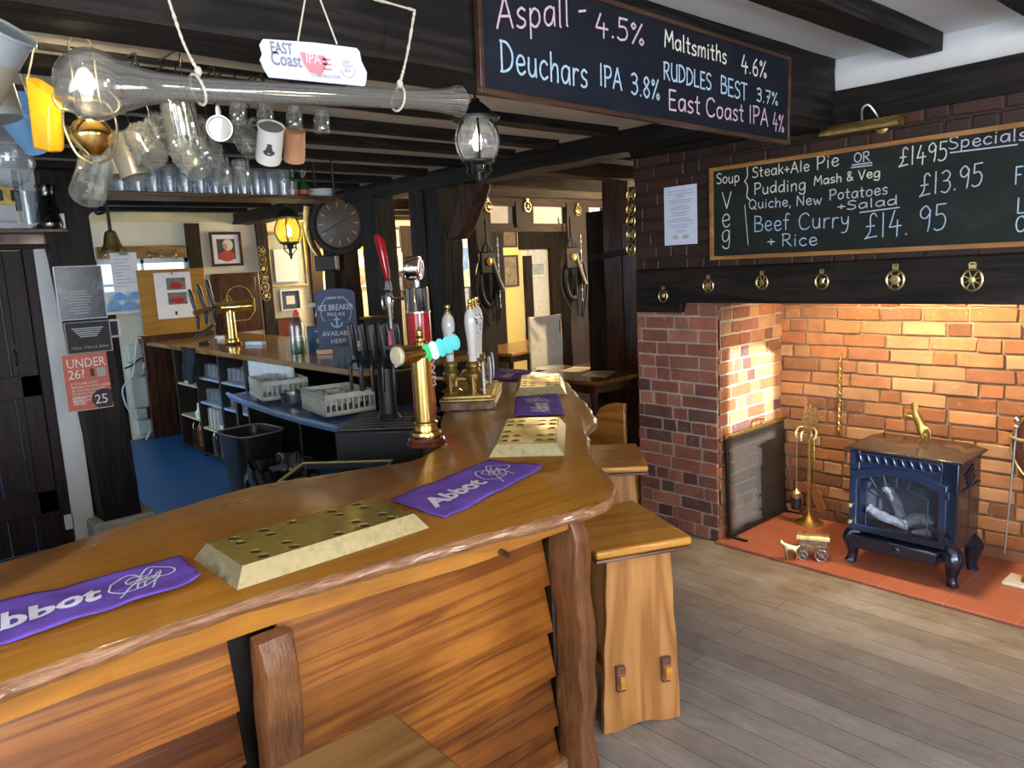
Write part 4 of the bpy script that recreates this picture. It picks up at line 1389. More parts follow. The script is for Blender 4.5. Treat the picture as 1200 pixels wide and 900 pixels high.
# door with arched opening
dr = MB()
dx0, dx1, dz0, dz1 = -hw + .012, hw - .045, zb + .012, zt - .070
def arch(x0, x1, z0, z1, rise, n=12):
 return [(x0, z0), (x1, z0)] + [(x1 + (x0 - x1) * i / n, z1 + rise * math.sin(math.pi * i / n)) for i in range(n + 1)]
outer = arch(dx0, dx1, dz0, dz1 - .045, .045)
inner = arch(dx0 + .036, dx1 - .036, dz0 + .04, dz1 - .085, .045)
yf = -hd - .022
b = len(dr.v)
m = len(outer)
for y in (yf, -hd):
 for p in outer:
  dr.v.append(Vector((p[0], y, p[1])))
 for p in inner:
  dr.v.append(Vector((p[0], y, p[1])))
for i in range(m):
 j = (i + 1) % m
 dr._face([i, j, m + j, m + i])
 dr._face([2 * m + j, 2 * m + i, 3 * m + i, 3 * m + j])
 dr._face([j, i, 2 * m + i, 2 * m + j])
 dr._face([m + i, m + j, 3 * m + j, 3 * m + i])
d_ = dr.build('door', M_stove, t, bevel=0.004)
gl = MB()
gl.prism(inner, (0, -hd - .006, 0), (1, 0, 0), (0, 0, 1), .003)
gl.build('door_glass', pane('stove_glass', (0.80, 0.83, 0.88), 0.06), d_, smooth=0)
lead = MB()
ia = arch(dx0 + .085, dx1 - .085, dz0 + .04, dz1 - .135, .042)
lead.tube([(p[0], -hd - .012, p[1]) for p in ia[2:]], .003, 6)
lead.tube([(ia[0][0], -hd - .012, ia[0][1]), (ia[-1][0], -hd - .012, ia[-1][1])], .003, 6)
lead.tube([(ia[1][0], -hd - .012, ia[1][1]), (ia[2][0], -hd - .012, ia[2][1])], .003, 6)
for i in range(1, 6):
 a, b_ = ia[2 + 2 * i], inner[2 + 2 * i]
 lead.tube([(a[0], -hd - .012, a[1]), (b_[0], -hd - .012, b_[1])], .003, 6)
for q in (-1, 1):
 X = ia[0][0] if q < 0 else ia[1][0]
 X2 = inner[0][0] if q < 0 else inner[1][0]
 lead.tube([(X, -hd - .012, dz0 + .10), (X2, -hd - .012, dz0 + .10)], .003, 6)
lead.build('door_leading', M_stove, d_)
kn = MB()
for z in (dz0 + .14, dz0 + .05):
 kn.lathe_dir([(.006, 0), (.006, .012), (.013, .018), (.011, .028), (0, .032)], (dx0 + .012, yf, z), (0, -1, 0), 14)
kn.build('brass_knob', M_silverbrass, d_)
for z in (dz0 + .05, dz1 - .09):
 hg = MB()
 hg.tube([(dx1 + .006, yf + .004, z - .02), (dx1 + .006, yf + .004, z + .02)], .009, 10)
 hg.box(dx1, dx1 + .03, yf + .006, -hd, z - .01, z + .01)
 hg.build('hinge', M_stove, d_)
# ash lip under the door
lip = MB()
lip.hexa([(-hw + .05, -hd - .045, zb - .078), (hw - .085, -hd - .045, zb - .078), (hw - .06, -hd + .05, zb - .078), (-hw + .03, -hd + .05, zb - .078), (-hw + .03, -hd - .055, zb - .005), (hw - .065, -hd - .055, zb - .005), (hw - .06, -hd + .05, zb - .001), (-hw + .03, -hd + .05, zb - .001)])
lip.build('ash_tray', M_stove, t, bevel=0.008)
eb = MB()
eb.lathe_dir([(0, 0), (.022, 0), (.024, .004), (.018, .008), (0, .008)], (0.0, -hd - .049, zb - .04), (0, -1, 0), 20)
eb.obox((0, -hd - .058, zb - .04), (1, 0, .8), (-.8, 0, 1), (0, 1, 0), .014, .003, .002).obox((0, -hd - .058, zb - .04), (1, 0, -.8), (.8, 0, 1), (0, 1, 0), .014, .003, .002)
eb.build('round_boss', M_stove, t)
def stove_leg(sx, sy):
 mb = MB()
 d = Vector((sx * .75, sy * .66, 0)).normalized()
 o = Vector((sx * (hw - .035), sy * (hd - .035), 0))
 pts = [o + Vector((0, 0, zb + .002)), o + d * .012 + Vector((0, 0, zb - .02)), o + d * .026 + Vector((0, 0, zb - .05)), o + d * .022 + Vector((0, 0, zb - .09)), o + d * .018 + Vector((0, 0, .05)), o + d * .024 + Vector((0, 0, .018)), o + d * .030 + Vector((0, 0, 0.0))]
 rr_ = [.046, .048, .044, .034, .025, .024, .029]
 P = bezier(pts, 4)
 rs_ = []
 for i in range(len(P)):
  f = i / (len(P) - 1) * (len(rr_) - 1)
  k = min(int(f), len(rr_) - 2)
  rs_.append(rr_[k] + (rr_[k + 1] - rr_[k]) * (f - k))
 mb.tube(P, rs_, 8)
 side = Vector((-d.y, d.x, 0))
 for s_ in (-1, 0, 1):
  mb.tube([q + d * rs_[i] * .85 + side * s_ * rs_[i] * .55 for i, q in enumerate(P)], [r_ * .16 for r_ in rs_], 6)
 return mb.build('leg', M_stove, t)
for a in (-1, 1):
 for b in (-1, 1):
  stove_leg(a, b)
# ceramic logs
M_log = plain('ash_grey_log', (0.42, 0.42, 0.43), 0.9, var=0.35, nscale=30, bump=0.8)
for pts, r in (([(-.02, -.07, oz0 + .03), (-.05, -.06, oz0 + .10), (-.09, -.06, oz0 + .17), (-.12, -.06, oz0 + .20)], .027), ([(-.19, -.09, oz0 + .07), (-.10, -.10, oz0 + .04), (.02, -.10, oz0 + .02)], .026), ([(.0, -.09, oz0 + .03), (.07, -.07, oz0 + .065), (.14, -.08, oz0 + .05)], .030), ([(.05, -.12, oz0 - .01), (.11, -.11, oz0 + .012), (.13, -.12, oz0 + .0)], .017)):
 P = bezier(pts, 6)
 P = [q + mnoise.noise_vector(q * 30) * .004 for q in P]
 MB().tube(P, [r * (1 + .25 * mnoise.noise(q * 40)) for q in P], 10).build('ceramic_log', M_log, t)
MB().box(ox0 + .001, ox1 - .001, -hd + .1, -hd + .158, oz0, oz1).build('fire_back', plain('grey_fire_back', (0.15, 0.155, 0.17), 0.9), t, smooth=0)
STOVE = Vector((cx, cy, 0.016 + zt + .041))

# ------------------------------------------------------------------ brass figures
def skin_body(name, pts, edges, rad, mat, parent, sub=2):
 me = bpy.data.meshes.new(name)
 me.from_pydata([tuple(p) for p in pts], edges, [])
 o = bpy.data.objects.new(name, me)
 COL.objects.link(o)
 o.parent = parent
 md = o.modifiers.new('skin', 'SKIN')
 md.use_smooth_shade = True
 for i, r_ in enumerate(rad):
  me.skin_vertices[0].data[i].radius = (r_, r_) if not isinstance(r_, tuple) else r_
 me.skin_vertices[0].data[0].use_root = True
 sb = o.modifiers.new('sub', 'SUBSURF')
 sb.levels = sb.render_levels = sub
 me.materials.append(mat)
 return o
def rearing_horse(loc, rz, s):
 t = thing('horse_figurine', 'brass rearing horse ornament standing on top of the stove', 'ornament', loc, rz)
 V = []
 E = []
 Rd = []
 def add(p, r, par=None):
  V.append(Vector(p) * s)
  Rd.append(r * s * 1.25)
  if par is not None:
   E.append((par, len(V) - 1))
  return len(V) - 1
 hip = add((.30, 0, .62), .15)
 mid = add((.10, 0, .86), .13, hip)
 ch = add((-.06, 0, 1.10), .15, mid)
 nk = add((-.10, 0, 1.34), .10, ch)
 po = add((-.14, 0, 1.54), .075, nk)
 hd_ = add((-.26, 0, 1.50), .065, po)
 mz_ = add((-.40, 0, 1.40), .045, hd_)
 for sy in (-1, 1):
  e = add((-.14, sy * .035, 1.66), .014, po)
  # fore legs, raised and bent
  k = add((-.16, sy * .09, 1.06), .075, ch)
  k = add((-.36, sy * .09, 1.14 + .06 * sy), .045, k)
  k = add((-.46, sy * .09, .99 + .08 * sy), .03, k)
  k = add((-.56, sy * .09, 1.02 + .08 * sy), .034, k)
  # hind legs: stifle forward, hock back, hoof on the ground
  k = add((.20, sy * .10, .44), .10, hip)
  k = add((.33 + .05 * sy, sy * .10, .26), .05, k)
  k = add((.24 + .1 * sy, sy * .10, .07), .034, k)
  k = add((.19 + .1 * sy, sy * .10, .015), .045, k)
 k = add((.42, 0, .66), .04, hip)
 k = add((.52, 0, .48), .05, k)
 k = add((.50, 0, .22), .035, k)
 k = add((.46, 0, .04), .014, k)
 skin_body('body', V, E, Rd, M_brass_dull, t, 2)
 mn = MB()
 mn.tube([Vector(q) * s for q in ((-.10, 0, 1.64), (-.03, 0, 1.56), (.0, 0, 1.40), (.02, 0, 1.24), (.06, 0, 1.12))], [.03 * s, .05 * s, .05 * s, .045 * s, .015 * s], 8, sy=.6)
 mn.build('mane', M_brass_dull, t)
 return t
hp = aty(1074, 516, STOVE.y + 0.0)
rearing_horse((hp.x, STOVE.y + .0, STOVE.z), R(0), 0.128)
def draught_horse(loc, rz, s):
 t = thing('cart_horse_figurine', 'tiny pale brass horse harnessed in front of the toy caravan on the hearth', 'ornament', loc, rz)
 V, E, Rd = [], [], []
 def add(p, r, par=None):
  V.append(Vector(p) * s)
  Rd.append(r * s * 1.25)
  if par is not None:
   E.append((par, len(V) - 1))
  return len(V) - 1
 hip = add((.42, 0, 1.02), .20)
 mid = add((.05, 0, .98), .19, hip)
 ch = add((-.36, 0, 1.02), .20, mid)
 nk = add((-.58, 0, 1.26), .12, ch)
 po = add((-.74, 0, 1.46), .09, nk)
 hd_ = add((-.90, 0, 1.30), .08, po)
 add((-1.02, 0, 1.12), .06, hd_)
 for sy in (-1, 1):
  add((-.72, sy * .06, 1.60), .02, po)
  k = add((-.38, sy * .13, .78), .09, ch)
  k = add((-.36 - .04 * sy, sy * .13, .46), .055, k)
  k = add((-.38 - .1 * sy, sy * .13, .12), .045, k)
  k = add((-.42 - .1 * sy, sy * .13, .03), .07, k)
  k = add((.34, sy * .13, .72), .12, hip)
  k = add((.52 + .04 * sy, sy * .13, .44), .06, k)
  k = add((.46 + .05 * sy, sy * .13, .12), .05, k)
  k = add((.42 + .05 * sy, sy * .13, .03), .07, k)
 k = add((.60, 0, 1.08), .05, hip)
 k = add((.68, 0, .78), .05, k)
 add((.66, 0, .5), .02, k)
 skin_body('body', V, E, Rd, M_silverbrass, t, 2)
 return t
hg_ = atz(926, 659, 0.0)
wgn = atz(956, 645, 0.016)
draught_horse((hg_.x + .0, 3.755, 0.016), R(35), 0.07)
# gypsy caravan
wz_ = 0.016
t = thing('caravan_ornament', 'little pewter and brass gypsy caravan on four spoked wheels on the hearth', 'ornament', (wgn.x + .035, 3.86, wz_), R(24))
M_pewter = metal('pewter', (0.56, 0.56, 0.52), 0.35, (0.28, 0.28, 0.25), 60)
bx_, by_ = .068, .04
bd = MB()
bd.hexa([(-bx_, -by_ * .8, .045), (bx_, -by_ * .8, .045), (bx_, by_ * .8, .045), (-bx_, by_ * .8, .045), (-bx_ * 1.06, -by_ * 1.1, .118), (bx_ * 1.06, -by_ * 1.1, .118), (bx_ * 1.06, by_ * 1.1, .118), (-bx_ * 1.06, by_ * 1.1, .118)])
bd.build('body', M_pewter, t, bevel=0.002)
rb = MB()
for i in range(9):
 x = -bx_ * .95 + bx_ * 1.9 * i / 8
 for s_ in (-1, 1):
  rb.bar((x, s_ * by_ * .84, .048), (x * 1.05, s_ * by_ * 1.13, .116), .003, .003)
rb.bar((-bx_, -by_ * 1.0, .08), (bx_, -by_ * 1.0, .08), .004, .004)
rb.build('side_ribs', M_silverbrass, t)
rf = MB()
n = 10
pr_ = [(by_ * 1.35 * math.cos(math.pi * i / n), .02 * math.sin(math.pi * i / n)) for i in range(n + 1)]
pr_ += [(by_ * 1.35 * math.cos(math.pi * i / n), .02 * math.sin(math.pi * i / n) - .004) for i in reversed(range(n + 1))]
rf.prism(pr_, (-bx_ * 1.25, 0, .12), (0, 1, 0), (0, 0, 1), bx_ * 2.5)
rf.build('roof', M_silverbrass, t)
def wheel(x, y, r):
 mb = MB()
 mb.tube([(x + r * math.cos(2 * math.pi * i / 20), y, r + .0 + r * math.sin(2 * math.pi * i / 20)) for i in range(20)], .0035, 6, closed=True)
 for i in range(8):
  th = 2 * math.pi * i / 8
  mb.tube([(x, y, r), (x + r * math.cos(th), y, r + r * math.sin(th))], .0022, 5)
 mb.lathe_dir([(0, -.006), (.006, -.005), (.006, .005), (0, .006)], (x, y, r), (0, 1, 0), 10)
 return mb.build('wheel', M_pewter, t)
for s_ in (-1, 1):
 wheel(.045, s_ * .05, .032)
 wheel(-.05, s_ * .05, .025)
sf = MB()
for s_ in (-1, 1):
 sf.tube([(-bx_, s_ * .02, .05), (-bx_ - .06, s_ * .016, .055)], .002, 6)
sf.box(-bx_ - .03, -bx_, -.03, .03, .045, .052)
sf.build('shafts', M_pewter, t)

# ------------------------------------------------------------------ fire screen leaning on the reveal
s0, s1, s2, s3 = Vector((-2.415, 3.72, 0.02)), Vector((-2.415, 4.26, 0.02)), None, None
def screen_pt(px, py, X):
 return atx(px, py, X)
X0 = -2.40
pA, pB = screen_pt(855, 635, X0), screen_pt(926, 603, X0)
pC = screen_pt(926, 488, X0)
y0, y1 = pA.y, pB.y
hgt = screen_pt(855, 513, X0).z
t = thing('fire_screen', 'black-framed mesh fire screen with a brass top rail leaning against the brick reveal', 'fire screen', (X0, (y0 + y1) / 2, 0.016))
ly, lz = (y1 - y0) / 2, hgt - 0.02
lean = -0.02
fr = MB()
def sp(y, z):
 return (lean * z / lz, y, z)
for (a, b) in (((-ly, 0.02), (-ly, lz)), ((ly, 0.02), (ly, lz)), ((-ly, 0.02), (ly, 0.02))):
 fr.bar(sp(*a), sp(*b), 0.02, 0.018, (1, 0, 0))
for y in (-ly + .03, ly - .05):
 fr.bar((-.04, y, 0.006), (.10, y, 0.006), 0.018, 0.012)
 fr.bar((0, y, 0.006), sp(y, .03), 0.014, 0.014, (1, 0, 0))
fr.build('frame', M_iron, t, bevel=0.003)
MB().bar(sp(-ly - .012, lz + .004), sp(ly + .012, lz + .004), 0.022, 0.02, (1, 0, 0)).build('top_rail', M_brass_dull, t, bevel=0.004)
hd2 = MB()
hd2.tube(bezier([sp(-.06, lz + .015), sp(-.05, lz + .045), sp(.05, lz + .045), sp(.06, lz + .015)], 5), .006, 8)
hd2.build('handle', M_brass_dull, t)
def mesh_mat():
 t_ = NT('fine_wire_mesh')
 tr = t_.n('ShaderNodeBsdfTransparent')
 ms = t_.n('ShaderNodeMixShader')
 t_.setb(Metallic=0.6, Roughness=0.36)
 t_.b.inputs['Base Color'].default_value = (0.055, 0.06, 0.06, 1)
 ms.inputs[0].default_value = 0.78
 t_.l(tr.outputs[0], ms.inputs[1])
 t_.l(t_.b.outputs[0], ms.inputs[2])
 t_.l(ms.outputs[0], t_.t.nodes['Material Output'].inputs[0])
 return t_.m
MB().quad(sp(-ly, .02), sp(ly, .02), sp(ly, lz), sp(-ly, lz)).build('wire_mesh', mesh_mat(), t, smooth=0)

# ------------------------------------------------------------------ companion set with galleon finial
cp = atz(950, 606, 0.016)
cpx, cpy = cp.x, 4.36
cp = Vector((aty(948, 605, cpy).x, cpy, 0.016))
t = thing('companion_set', 'tall brass fireside tool stand topped with a sailing ship', 'fire tools', cp)
H = zat(cp.x, cp.y, 478) - 0.016
MB().lathe([(0, 0), (.085, 0), (.085, .008), (.07, .016), (.045, .03), (.03, .045), (.014, .055), (.010, .07)], 28).build('base', M_brass_dull, t)
MB().lathe([(.0105, .06), (.0105, H - .16), (.018, H - .15), (.012, H - .13)], 14).build('column', M_brass_dull, t)
hk = MB()
for s_ in (-1, 1):
 hk.tube(bezier([(0, -.0, H - .135), (s_ * .05, -.03, H - .12), (s_ * .065, -.05, H - .16), (s_ * .055, -.055, H - .185)], 5), .008, 8)
 hk.tube(bezier([(0, -.0, H - .135), (s_ * .03, -.045, H - .15), (s_ * .025, -.06, H - .20)], 5), .007, 8)
hk.lathe([(0, H - .15), (.045, H - .145), (.05, H - .12), (.02, H - .105), (0, H - .105)], 18)
hk.build('hook_crown', M_silverbrass, t)
sh = MB()
hull = [(-.055, .02), (-.045, -.008), (.04, -.008), (.06, .028), (.045, .022), (-.03, .014)]
sh.prism(hull, (0, .008, H - .09), (1, 0, 0), (0, 0, 1), .016)
for x, hh in ((-.028, .085), (.002, .105), (.032, .085)):
 sh.tube([(x, 0, H - .085), (x, 0, H - .085 + hh)], .0025, 6)
 for k in range(3):
  w_ = .017 - k * .003
  z = H - .065 + k * hh * .29
  sh.prism([(x - w_, z), (x + w_, z), (x + w_ * .8, z + hh * .25), (x - w_ * .8, z + hh * .25)], (0, -.004 + .003 * k, 0), (1, 0, 0), (0, 0, 1), .004)
sh.tube([(.055, 0, H - .065), (.075, 0, H - .045)], .003, 6)
sh.build('ship_finial', M_silverbrass, t)
br = MB()
br.tube([(-.055, -.055, H - .19), (-.055, -.055, .22)], .004, 8)
br.lathe_dir([(0, 0), (.03, .01), (.032, .04), (.012, .06), (.005, .07)], (-.055, -.055, .16), (0, 0, 1), 16)
b1 = br.build('hearth_brush', M_silverbrass, t)
MB().lathe_dir([(0, 0), (.03, 0), (.034, .06), (.03, .078), (0, .078)], (-.055, -.055, .095), (0, 0, 1), 18).build('bristles', M_black, b1)
pk = MB().tube([(.025, -.06, H - .2), (.022, -.06, .10), (.0, -.06, .085)], .004, 8)
pk.build('poker', M_brass_dull, t)
sv_ = MB()
sv_.tube([(.055, -.055, H - .19), (.06, -.055, .24)], .004, 8)
sv_.obox((.085, -.05, .175), (.4, 0, -1), (0, 1, 0), (1, 0, .4), .062, .004, .03)
sv_.build('shovel', M_brass_dull, t, bevel=0.002)

# ------------------------------------------------------------------ twisted brass poker hung on the fireback
q0, q1 = aty(986, 422, 4.47), aty(986, 507, 4.47)
pt = []
n = 70
o = MB()
for ph in (0, math.pi):
 pt = [Vector((q0.x + .006 * math.cos(ph + i * .95), 4.462 + .006 * math.sin(ph + i * .95), q0.z + (q1.z - q0.z) * i / n)) for i in range(n + 1)]
 o.tube(pt, .0055, 6)
o.tube([(q0.x, 4.462, q0.z), (q0.x, 4.462, q0.z + .03), (q0.x, 4.49, q0.z + .035)], .005, 6)
tag(o.build('twisted_poker', M_brass_dull), 'thin twisted brass rod hanging flat on the brick fireback', 'poker')

# ------------------------------------------------------------------ bellows and the stand by the far end of the hearth
bp = aty(1213, 520, 4.44)
t = thing('bellows', 'brass-studded brown fire bellows hanging on the brick at the edge of view', 'bellows', bp)
prof = [(0.0, .25), (.028, .245), (.032, .20), (.045, .15), (.085, .09), (.115, .02), (.11, -.06), (.08, -.13), (.035, -.19), (.02, -.22), (.018, -.32), (-.018, -.32), (-.02, -.22), (-.035, -.19), (-.08, -.13), (-.11, -.06), (-.115, .02), (-.085, .09), (-.045, .15), (-.032, .20), (-.028, .245)]
MB().prism(prof, (0, .03, 0), (1, 0, 0), (0, 0, 1), .03).build('board', M_mahog, t, bevel=0.005)
ed = MB().tube([(p[0] * .93, -.002, p[1] * .95) for p in prof], .006, 6, closed=True)
ed.build('brass_edging', M_brass_dull, t)
st = MB()
for k in range(26):
 th = 2 * math.pi * k / 26
 for rr_ in (.05, .075):
  st.ellipsoid((rr_ * math.cos(th), -.001, -.02 + rr_ * math.sin(th) * 1.1), .004, .003, .004, 6, 4)
st.build('studs', M_brass, t)
MB().lathe_dir([(.03, 0), (.028, .02), (.034, .035), (.02, .05), (0, .055)], (0, .015, .235), (0, 0, 1), 14).build('ferrule', M_steel, t)
bs = atz(1196, 684, 0.016)
t = thing('tool_stand', 'brass fireside tool stand with square pale marble foot by the edge of view', 'fire tools', (bs.x + .03, bs.y, 0.016))
mbb = MB().box(-.095, .095, -.075, .075, 0, .018)
mbb.build('foot', plain('pale_marble', (0.62, 0.60, 0.52), 0.25, coat=0.4), t, bevel=0.006)
hz = zat(bs.x, bs.y, 500)
MB().lathe([(.03, .018), (.026, .04), (.013, .05), (.011, .20), (.018, .21), (.011, .22), (.010, hz)], 14).build('column', M_brass_dull, t)
pk = MB()
pk.tube([(-.085, -.0, hz - .02), (-.105, .0, .14)], [.006, .004], 8)
pk.ellipsoid((-.083, 0, hz + .01), .017, .017, .017)
pk.ellipsoid((-.084, 0, hz - .022), .013, .013, .01)
pk.build('poker', M_steel, t)
MB().tube(bezier([(-.11, -.01, hz - .07), (-.06, -.015, hz - .085), (0, 0, hz - .075), (.07, .0, hz - .08)], 5), .009, 8).build('cross_arm', M_silverbrass, t)

# ------------------------------------------------------------------ warm lamp hidden up behind the mantel beam
lp = Vector((-1.35, FY + 0.20, 1.55))
t = thing('hearth_downlight', 'small brass downlight mounted up behind the mantel beam', 'lamp', lp)
MB().lathe([(.0, .05), (.03, .05), (.045, 0.0), (.042, 0.0), (.027, .045), (0, .045)], 20).build('shade', M_brass_dull, t)
light('SPOT', 'hearth_spot', lp + Vector((0, 0, -.01)), 62, (1.0, 0.76, 0.45), 0.05, aim=(-0.05, 0.52, -0.85), spot=R(150), blend=0.6)
light('SPOT', 'hearth_spot', lp + Vector((-.55, 0, -.01)), 24, (1.0, 0.76, 0.45), 0.05, aim=(-0.15, 0.45, -0.85), spot=R(150), blend=0.6)
# ------------------------------------------------------------------ beer fonts and pumps on the bar
M_lit = emit('lit_badge', (0.06, 0.42, 0.44), 0.5)
M_lit_green = emit('lit_badge_green', (0.02, 0.42, 0.12), 0.4)
M_lit_white = emit('lit_badge_white', (0.5, 0.8, 0.75), 0.4)
M_redwood = wood('red_mahogany_disc', (0.03, 0.006, 0.005), (0.10, 0.018, 0.014), (0.17, 0.04, 0.03), 'z', 0.15, 0.7, 1.0, 0.05, 0.3)
fx, fy = -2.665, 1.845
t = thing('lager_font', 'polished brass beer font with a lit leaf-shaped badge on a round mahogany base', 'beer tap', (fx, fy, BZ))
zT = zat(fx, fy, 413) - BZ
MB().lathe([(0, 0), (.086, 0), (.088, .008), (.080, .014), (.082, .022), (.076, .034), (0, .036)], 36).build('base_disc', M_redwood, t)
MB().lathe([(.066, .036), (.068, .046), (.064, .058), (.052, .066), (.050, .085), (.054, .09), (.054, .098), (.043, .104), (.0415, zT - .02), (.0, zT - .02)], 36).build('column', M_brass, t)
ax = Vector((.12, -.99, 0)).normalized()
MB().lathe_dir([(0, -.125), (.036, -.125), (.040, -.118), (.040, .105), (.043, .108), (.043, .125), (.0, .125)], (0, 0, zT), ax, 32).build('crossbar', M_brass, t)
MB().lathe_dir([(0, 0), (.041, 0), (.041, .010), (.034, .016), (0, .018)], Vector((0, 0, zT)) + ax * .125, ax, 32).build('sight_glass', plain('frosted_lens', (0.62, 0.56, 0.36), 0.12, coat=0.8), t)
MB().lathe([(.034, zT + .03), (.030, zT + .045), (.014, zT + .05), (.012, zT + .06), (.018, zT + .066), (.012, zT + .074), (.008, zT + .078), (.016, zT + .085), (.016, zT + .091), (.006, zT + .098), (.008, zT + .104), (0, zT + .110)], 24).build('finial', M_brass, t)
bd = MB(); bd2 = MB(); bd3 = MB()
bn = Vector((.93, -.36, -.05)).normalized()
bu = Vector((-bn.y, bn.x, 0)).normalized()
bv = bn.cross(bu)
bc = Vector((.055, .05, zT + .012))
back = MB()
for k in range(6):
 f = k / 5 - .5
 c = bc + bu * f * .155 + bv * (f * .045)
 mb = (bd3, bd3, bd2, bd, bd, bd)[k]
 mb.ellipsoid(c, .024 if k else .02, .005, .042 - .012 * abs(f), 18, 8, (bu + bv * .25).normalized(), bn, (bv - bu * .25).normalized())
bd.build('lit_badge', M_lit, t)
bd2.build('lit_badge', M_lit_white, t)
bd3.build('lit_badge', M_lit_green, t)
back.obox(bc - bn * .012, bu, bv, bn, .075, .030, .008).build('badge_mount', M_chrome, t, bevel=0.004)
for s_ in (-1, 1):
 o = Vector((-.03, s_ * .07, zT))
 sp_ = MB()
 sp_.tube([o, o + Vector((-.03, 0, 0))], .016, 12)
 sp_.tube(bezier([o + Vector((-.03, 0, 0)), o + Vector((-.055, 0, -.01)), o + Vector((-.06, 0, -.06))], 5), [.010] * 11, 10)
 sp_.build('spout', M_chrome, t)
hnd = MB().lathe_dir([(0, 0), (.010, .004), (.020, .05), (.024, .09), (.012, .105), (0, .107)], (-.02, -.055, zT + .015), (-.9, -.25, .12), 16)
hv = MB().lathe_dir([(.016, 0), (.018, .02), (.020, .05), (.012, .09), (.004, .115), (0, .118)], (-.03, -.05, zT + .012), (-.9, -.35, .12), 16)
hv.build('tap_lever', M_steel, t)

# tall red font with chrome collar and a round drum badge
qx, qy = -3.10, 2.150
t = thing('red_font', 'tall red cylindrical beer font with chrome collar and round drum badge', 'beer tap', (qx, qy, BZ))
zr, zc = zat(qx, qy, 366) - BZ, zat(qx, qy, 336) - BZ
MB().lathe([(0, 0), (.075, 0), (.075, .01), (.062, .016), (0, .016)], 32).build('foot', M_black, t)
MB().lathe([(.057, .016), (.058, zr), (0, zr)], 32).build('red_column', M_red, t)
MB().lathe([(.060, zr), (.060, zr + .008), (.056, zr + .014), (.056, zc - .01), (.052, zc), (0, zc)], 32).build('chrome_collar', M_chrome, t)
zd = zat(qx, qy, 314) - BZ
MB().lathe([(.012, zc), (.012, zd - .05)], 12).build('stem', M_chrome, t)
dn = Vector((.80, .60, 0)).normalized()
MB().lathe_dir([(0, -.045), (.054, -.045), (.060, -.038), (.060, .018), (.056, .024), (0, .024)], (0, 0, zd), dn, 32).build('drum', M_chrome, t)
rb_ = MB().lathe_dir([(0, .0), (.052, .0), (.050, .005), (0, .007)], Vector((0, 0, zd)) + dn * .024, dn, 32)
rb_ = rb_.build('badge_face', M_red, t)
up_ = Vector((0, 0, 1))
ru = up_.cross(dn)
bp_ = MB()
c = Vector((0, 0, zd)) + dn * .0325
bp_.prism([(-.034, -.03), (-.016, .034), (.0, .034), (-.016, -.03)], c, ru, up_, .001)
bp_.prism([(.006, .036), (.024, .034), (.034, -.008), (.018, -.004)], c, ru, up_, .001)
bp_.prism([(-.026, -.006), (.026, -.022), (.026, -.012), (-.022, .004)], c, ru, up_, .001)
bp_.build('badge_print', M_white, rb_, smooth=0)
lt = MB()
ln = Vector((.86, .5, 0)).normalized()
type_mesh(lt, 'UWM', 0.075, ln * .0585 + Vector((0, 0, .36)) + Vector((-ln.y, ln.x, 0)) * -.026, Vector((0, 0, -1)), Vector((-ln.y, ln.x, 0)))
lt.build('vertical_lettering', M_white, t, smooth=0)
# side tap with a tall red handle
fxo = Vector((-.185, -.045, 0))
zf = zat(qx + fxo.x, qy + fxo.y, 350) - BZ
rod = MB()
rod.tube([(-.05, -.01, zf), fxo + Vector((.0, 0, zf))], .008, 10)
rod.lathe_dir([(0, 0), (.018, 0), (.018, .025), (0, .025)], Vector((-.05, -.01, zf)), (-1, -.2, 0), 14)
rod.build('side_rod', M_chrome, t)
fb_ = MB()
zb_ = zat(qx + fxo.x, qy + fxo.y, 385) - BZ
zh_ = zat(qx + fxo.x, qy + fxo.y, 329) - BZ
fb_.lathe([(.008, zb_), (.010, zb_ + .05), (.018, zf - .03), (.022, zf), (.018, zf + .02), (.014, zf + .035), (.020, zf + .045), (.013, zh_), (0, zh_)], 16, fxo)
fb_.tube(bezier([fxo + Vector((-.015, 0, zf)), fxo + Vector((-.045, -.01, zf + .012)), fxo + Vector((-.05, -.01, zf - .03)), fxo + Vector((-.04, -.01, zf - .055)), fxo + Vector((-.02, -.01, zf - .04))], 5), .006, 8)
fb_.build('tap_body', M_chrome, t)
zt_ = zat(qx + fxo.x, qy + fxo.y, 274) - BZ
hm = MB()
pr0 = []
for i, (w0, w1, z) in enumerate(((.016, .014, zh_), (.022, .02, zh_ + .03), (.029, .024, zh_ + .13), (.033, .026, zt_ - .035), (.012, .02, zt_))):
 pr0.append((w0, w1, z))
b = len(hm.v)
for (w0, w1, z) in pr0:
 off = (z - zh_) * -.16 - (.012 if z == zt_ else 0)
 for (sx, sy) in ((-1, -1), (1, -1), (1, 1), (-1, 1)):
  hm.v.append(Vector((fxo.x + off * .6 + sx * w0 * .7, fxo.y + off * .6 + sy * w1 * .7, z)))
for i in range(len(pr0) - 1):
 for k in range(4):
  l = (k + 1) % 4
  hm._face([b + i * 4 + k, b + i * 4 + l, b + i * 4 + 4 + l, b + i * 4 + 4 + k])
hm._face([b + 3, b + 2, b + 1, b])
e = b + (len(pr0) - 1) * 4
hm._face([e, e + 1, e + 2, e + 3])
hm.build('red_handle', M_red, t, bevel=0.008, seg=3)

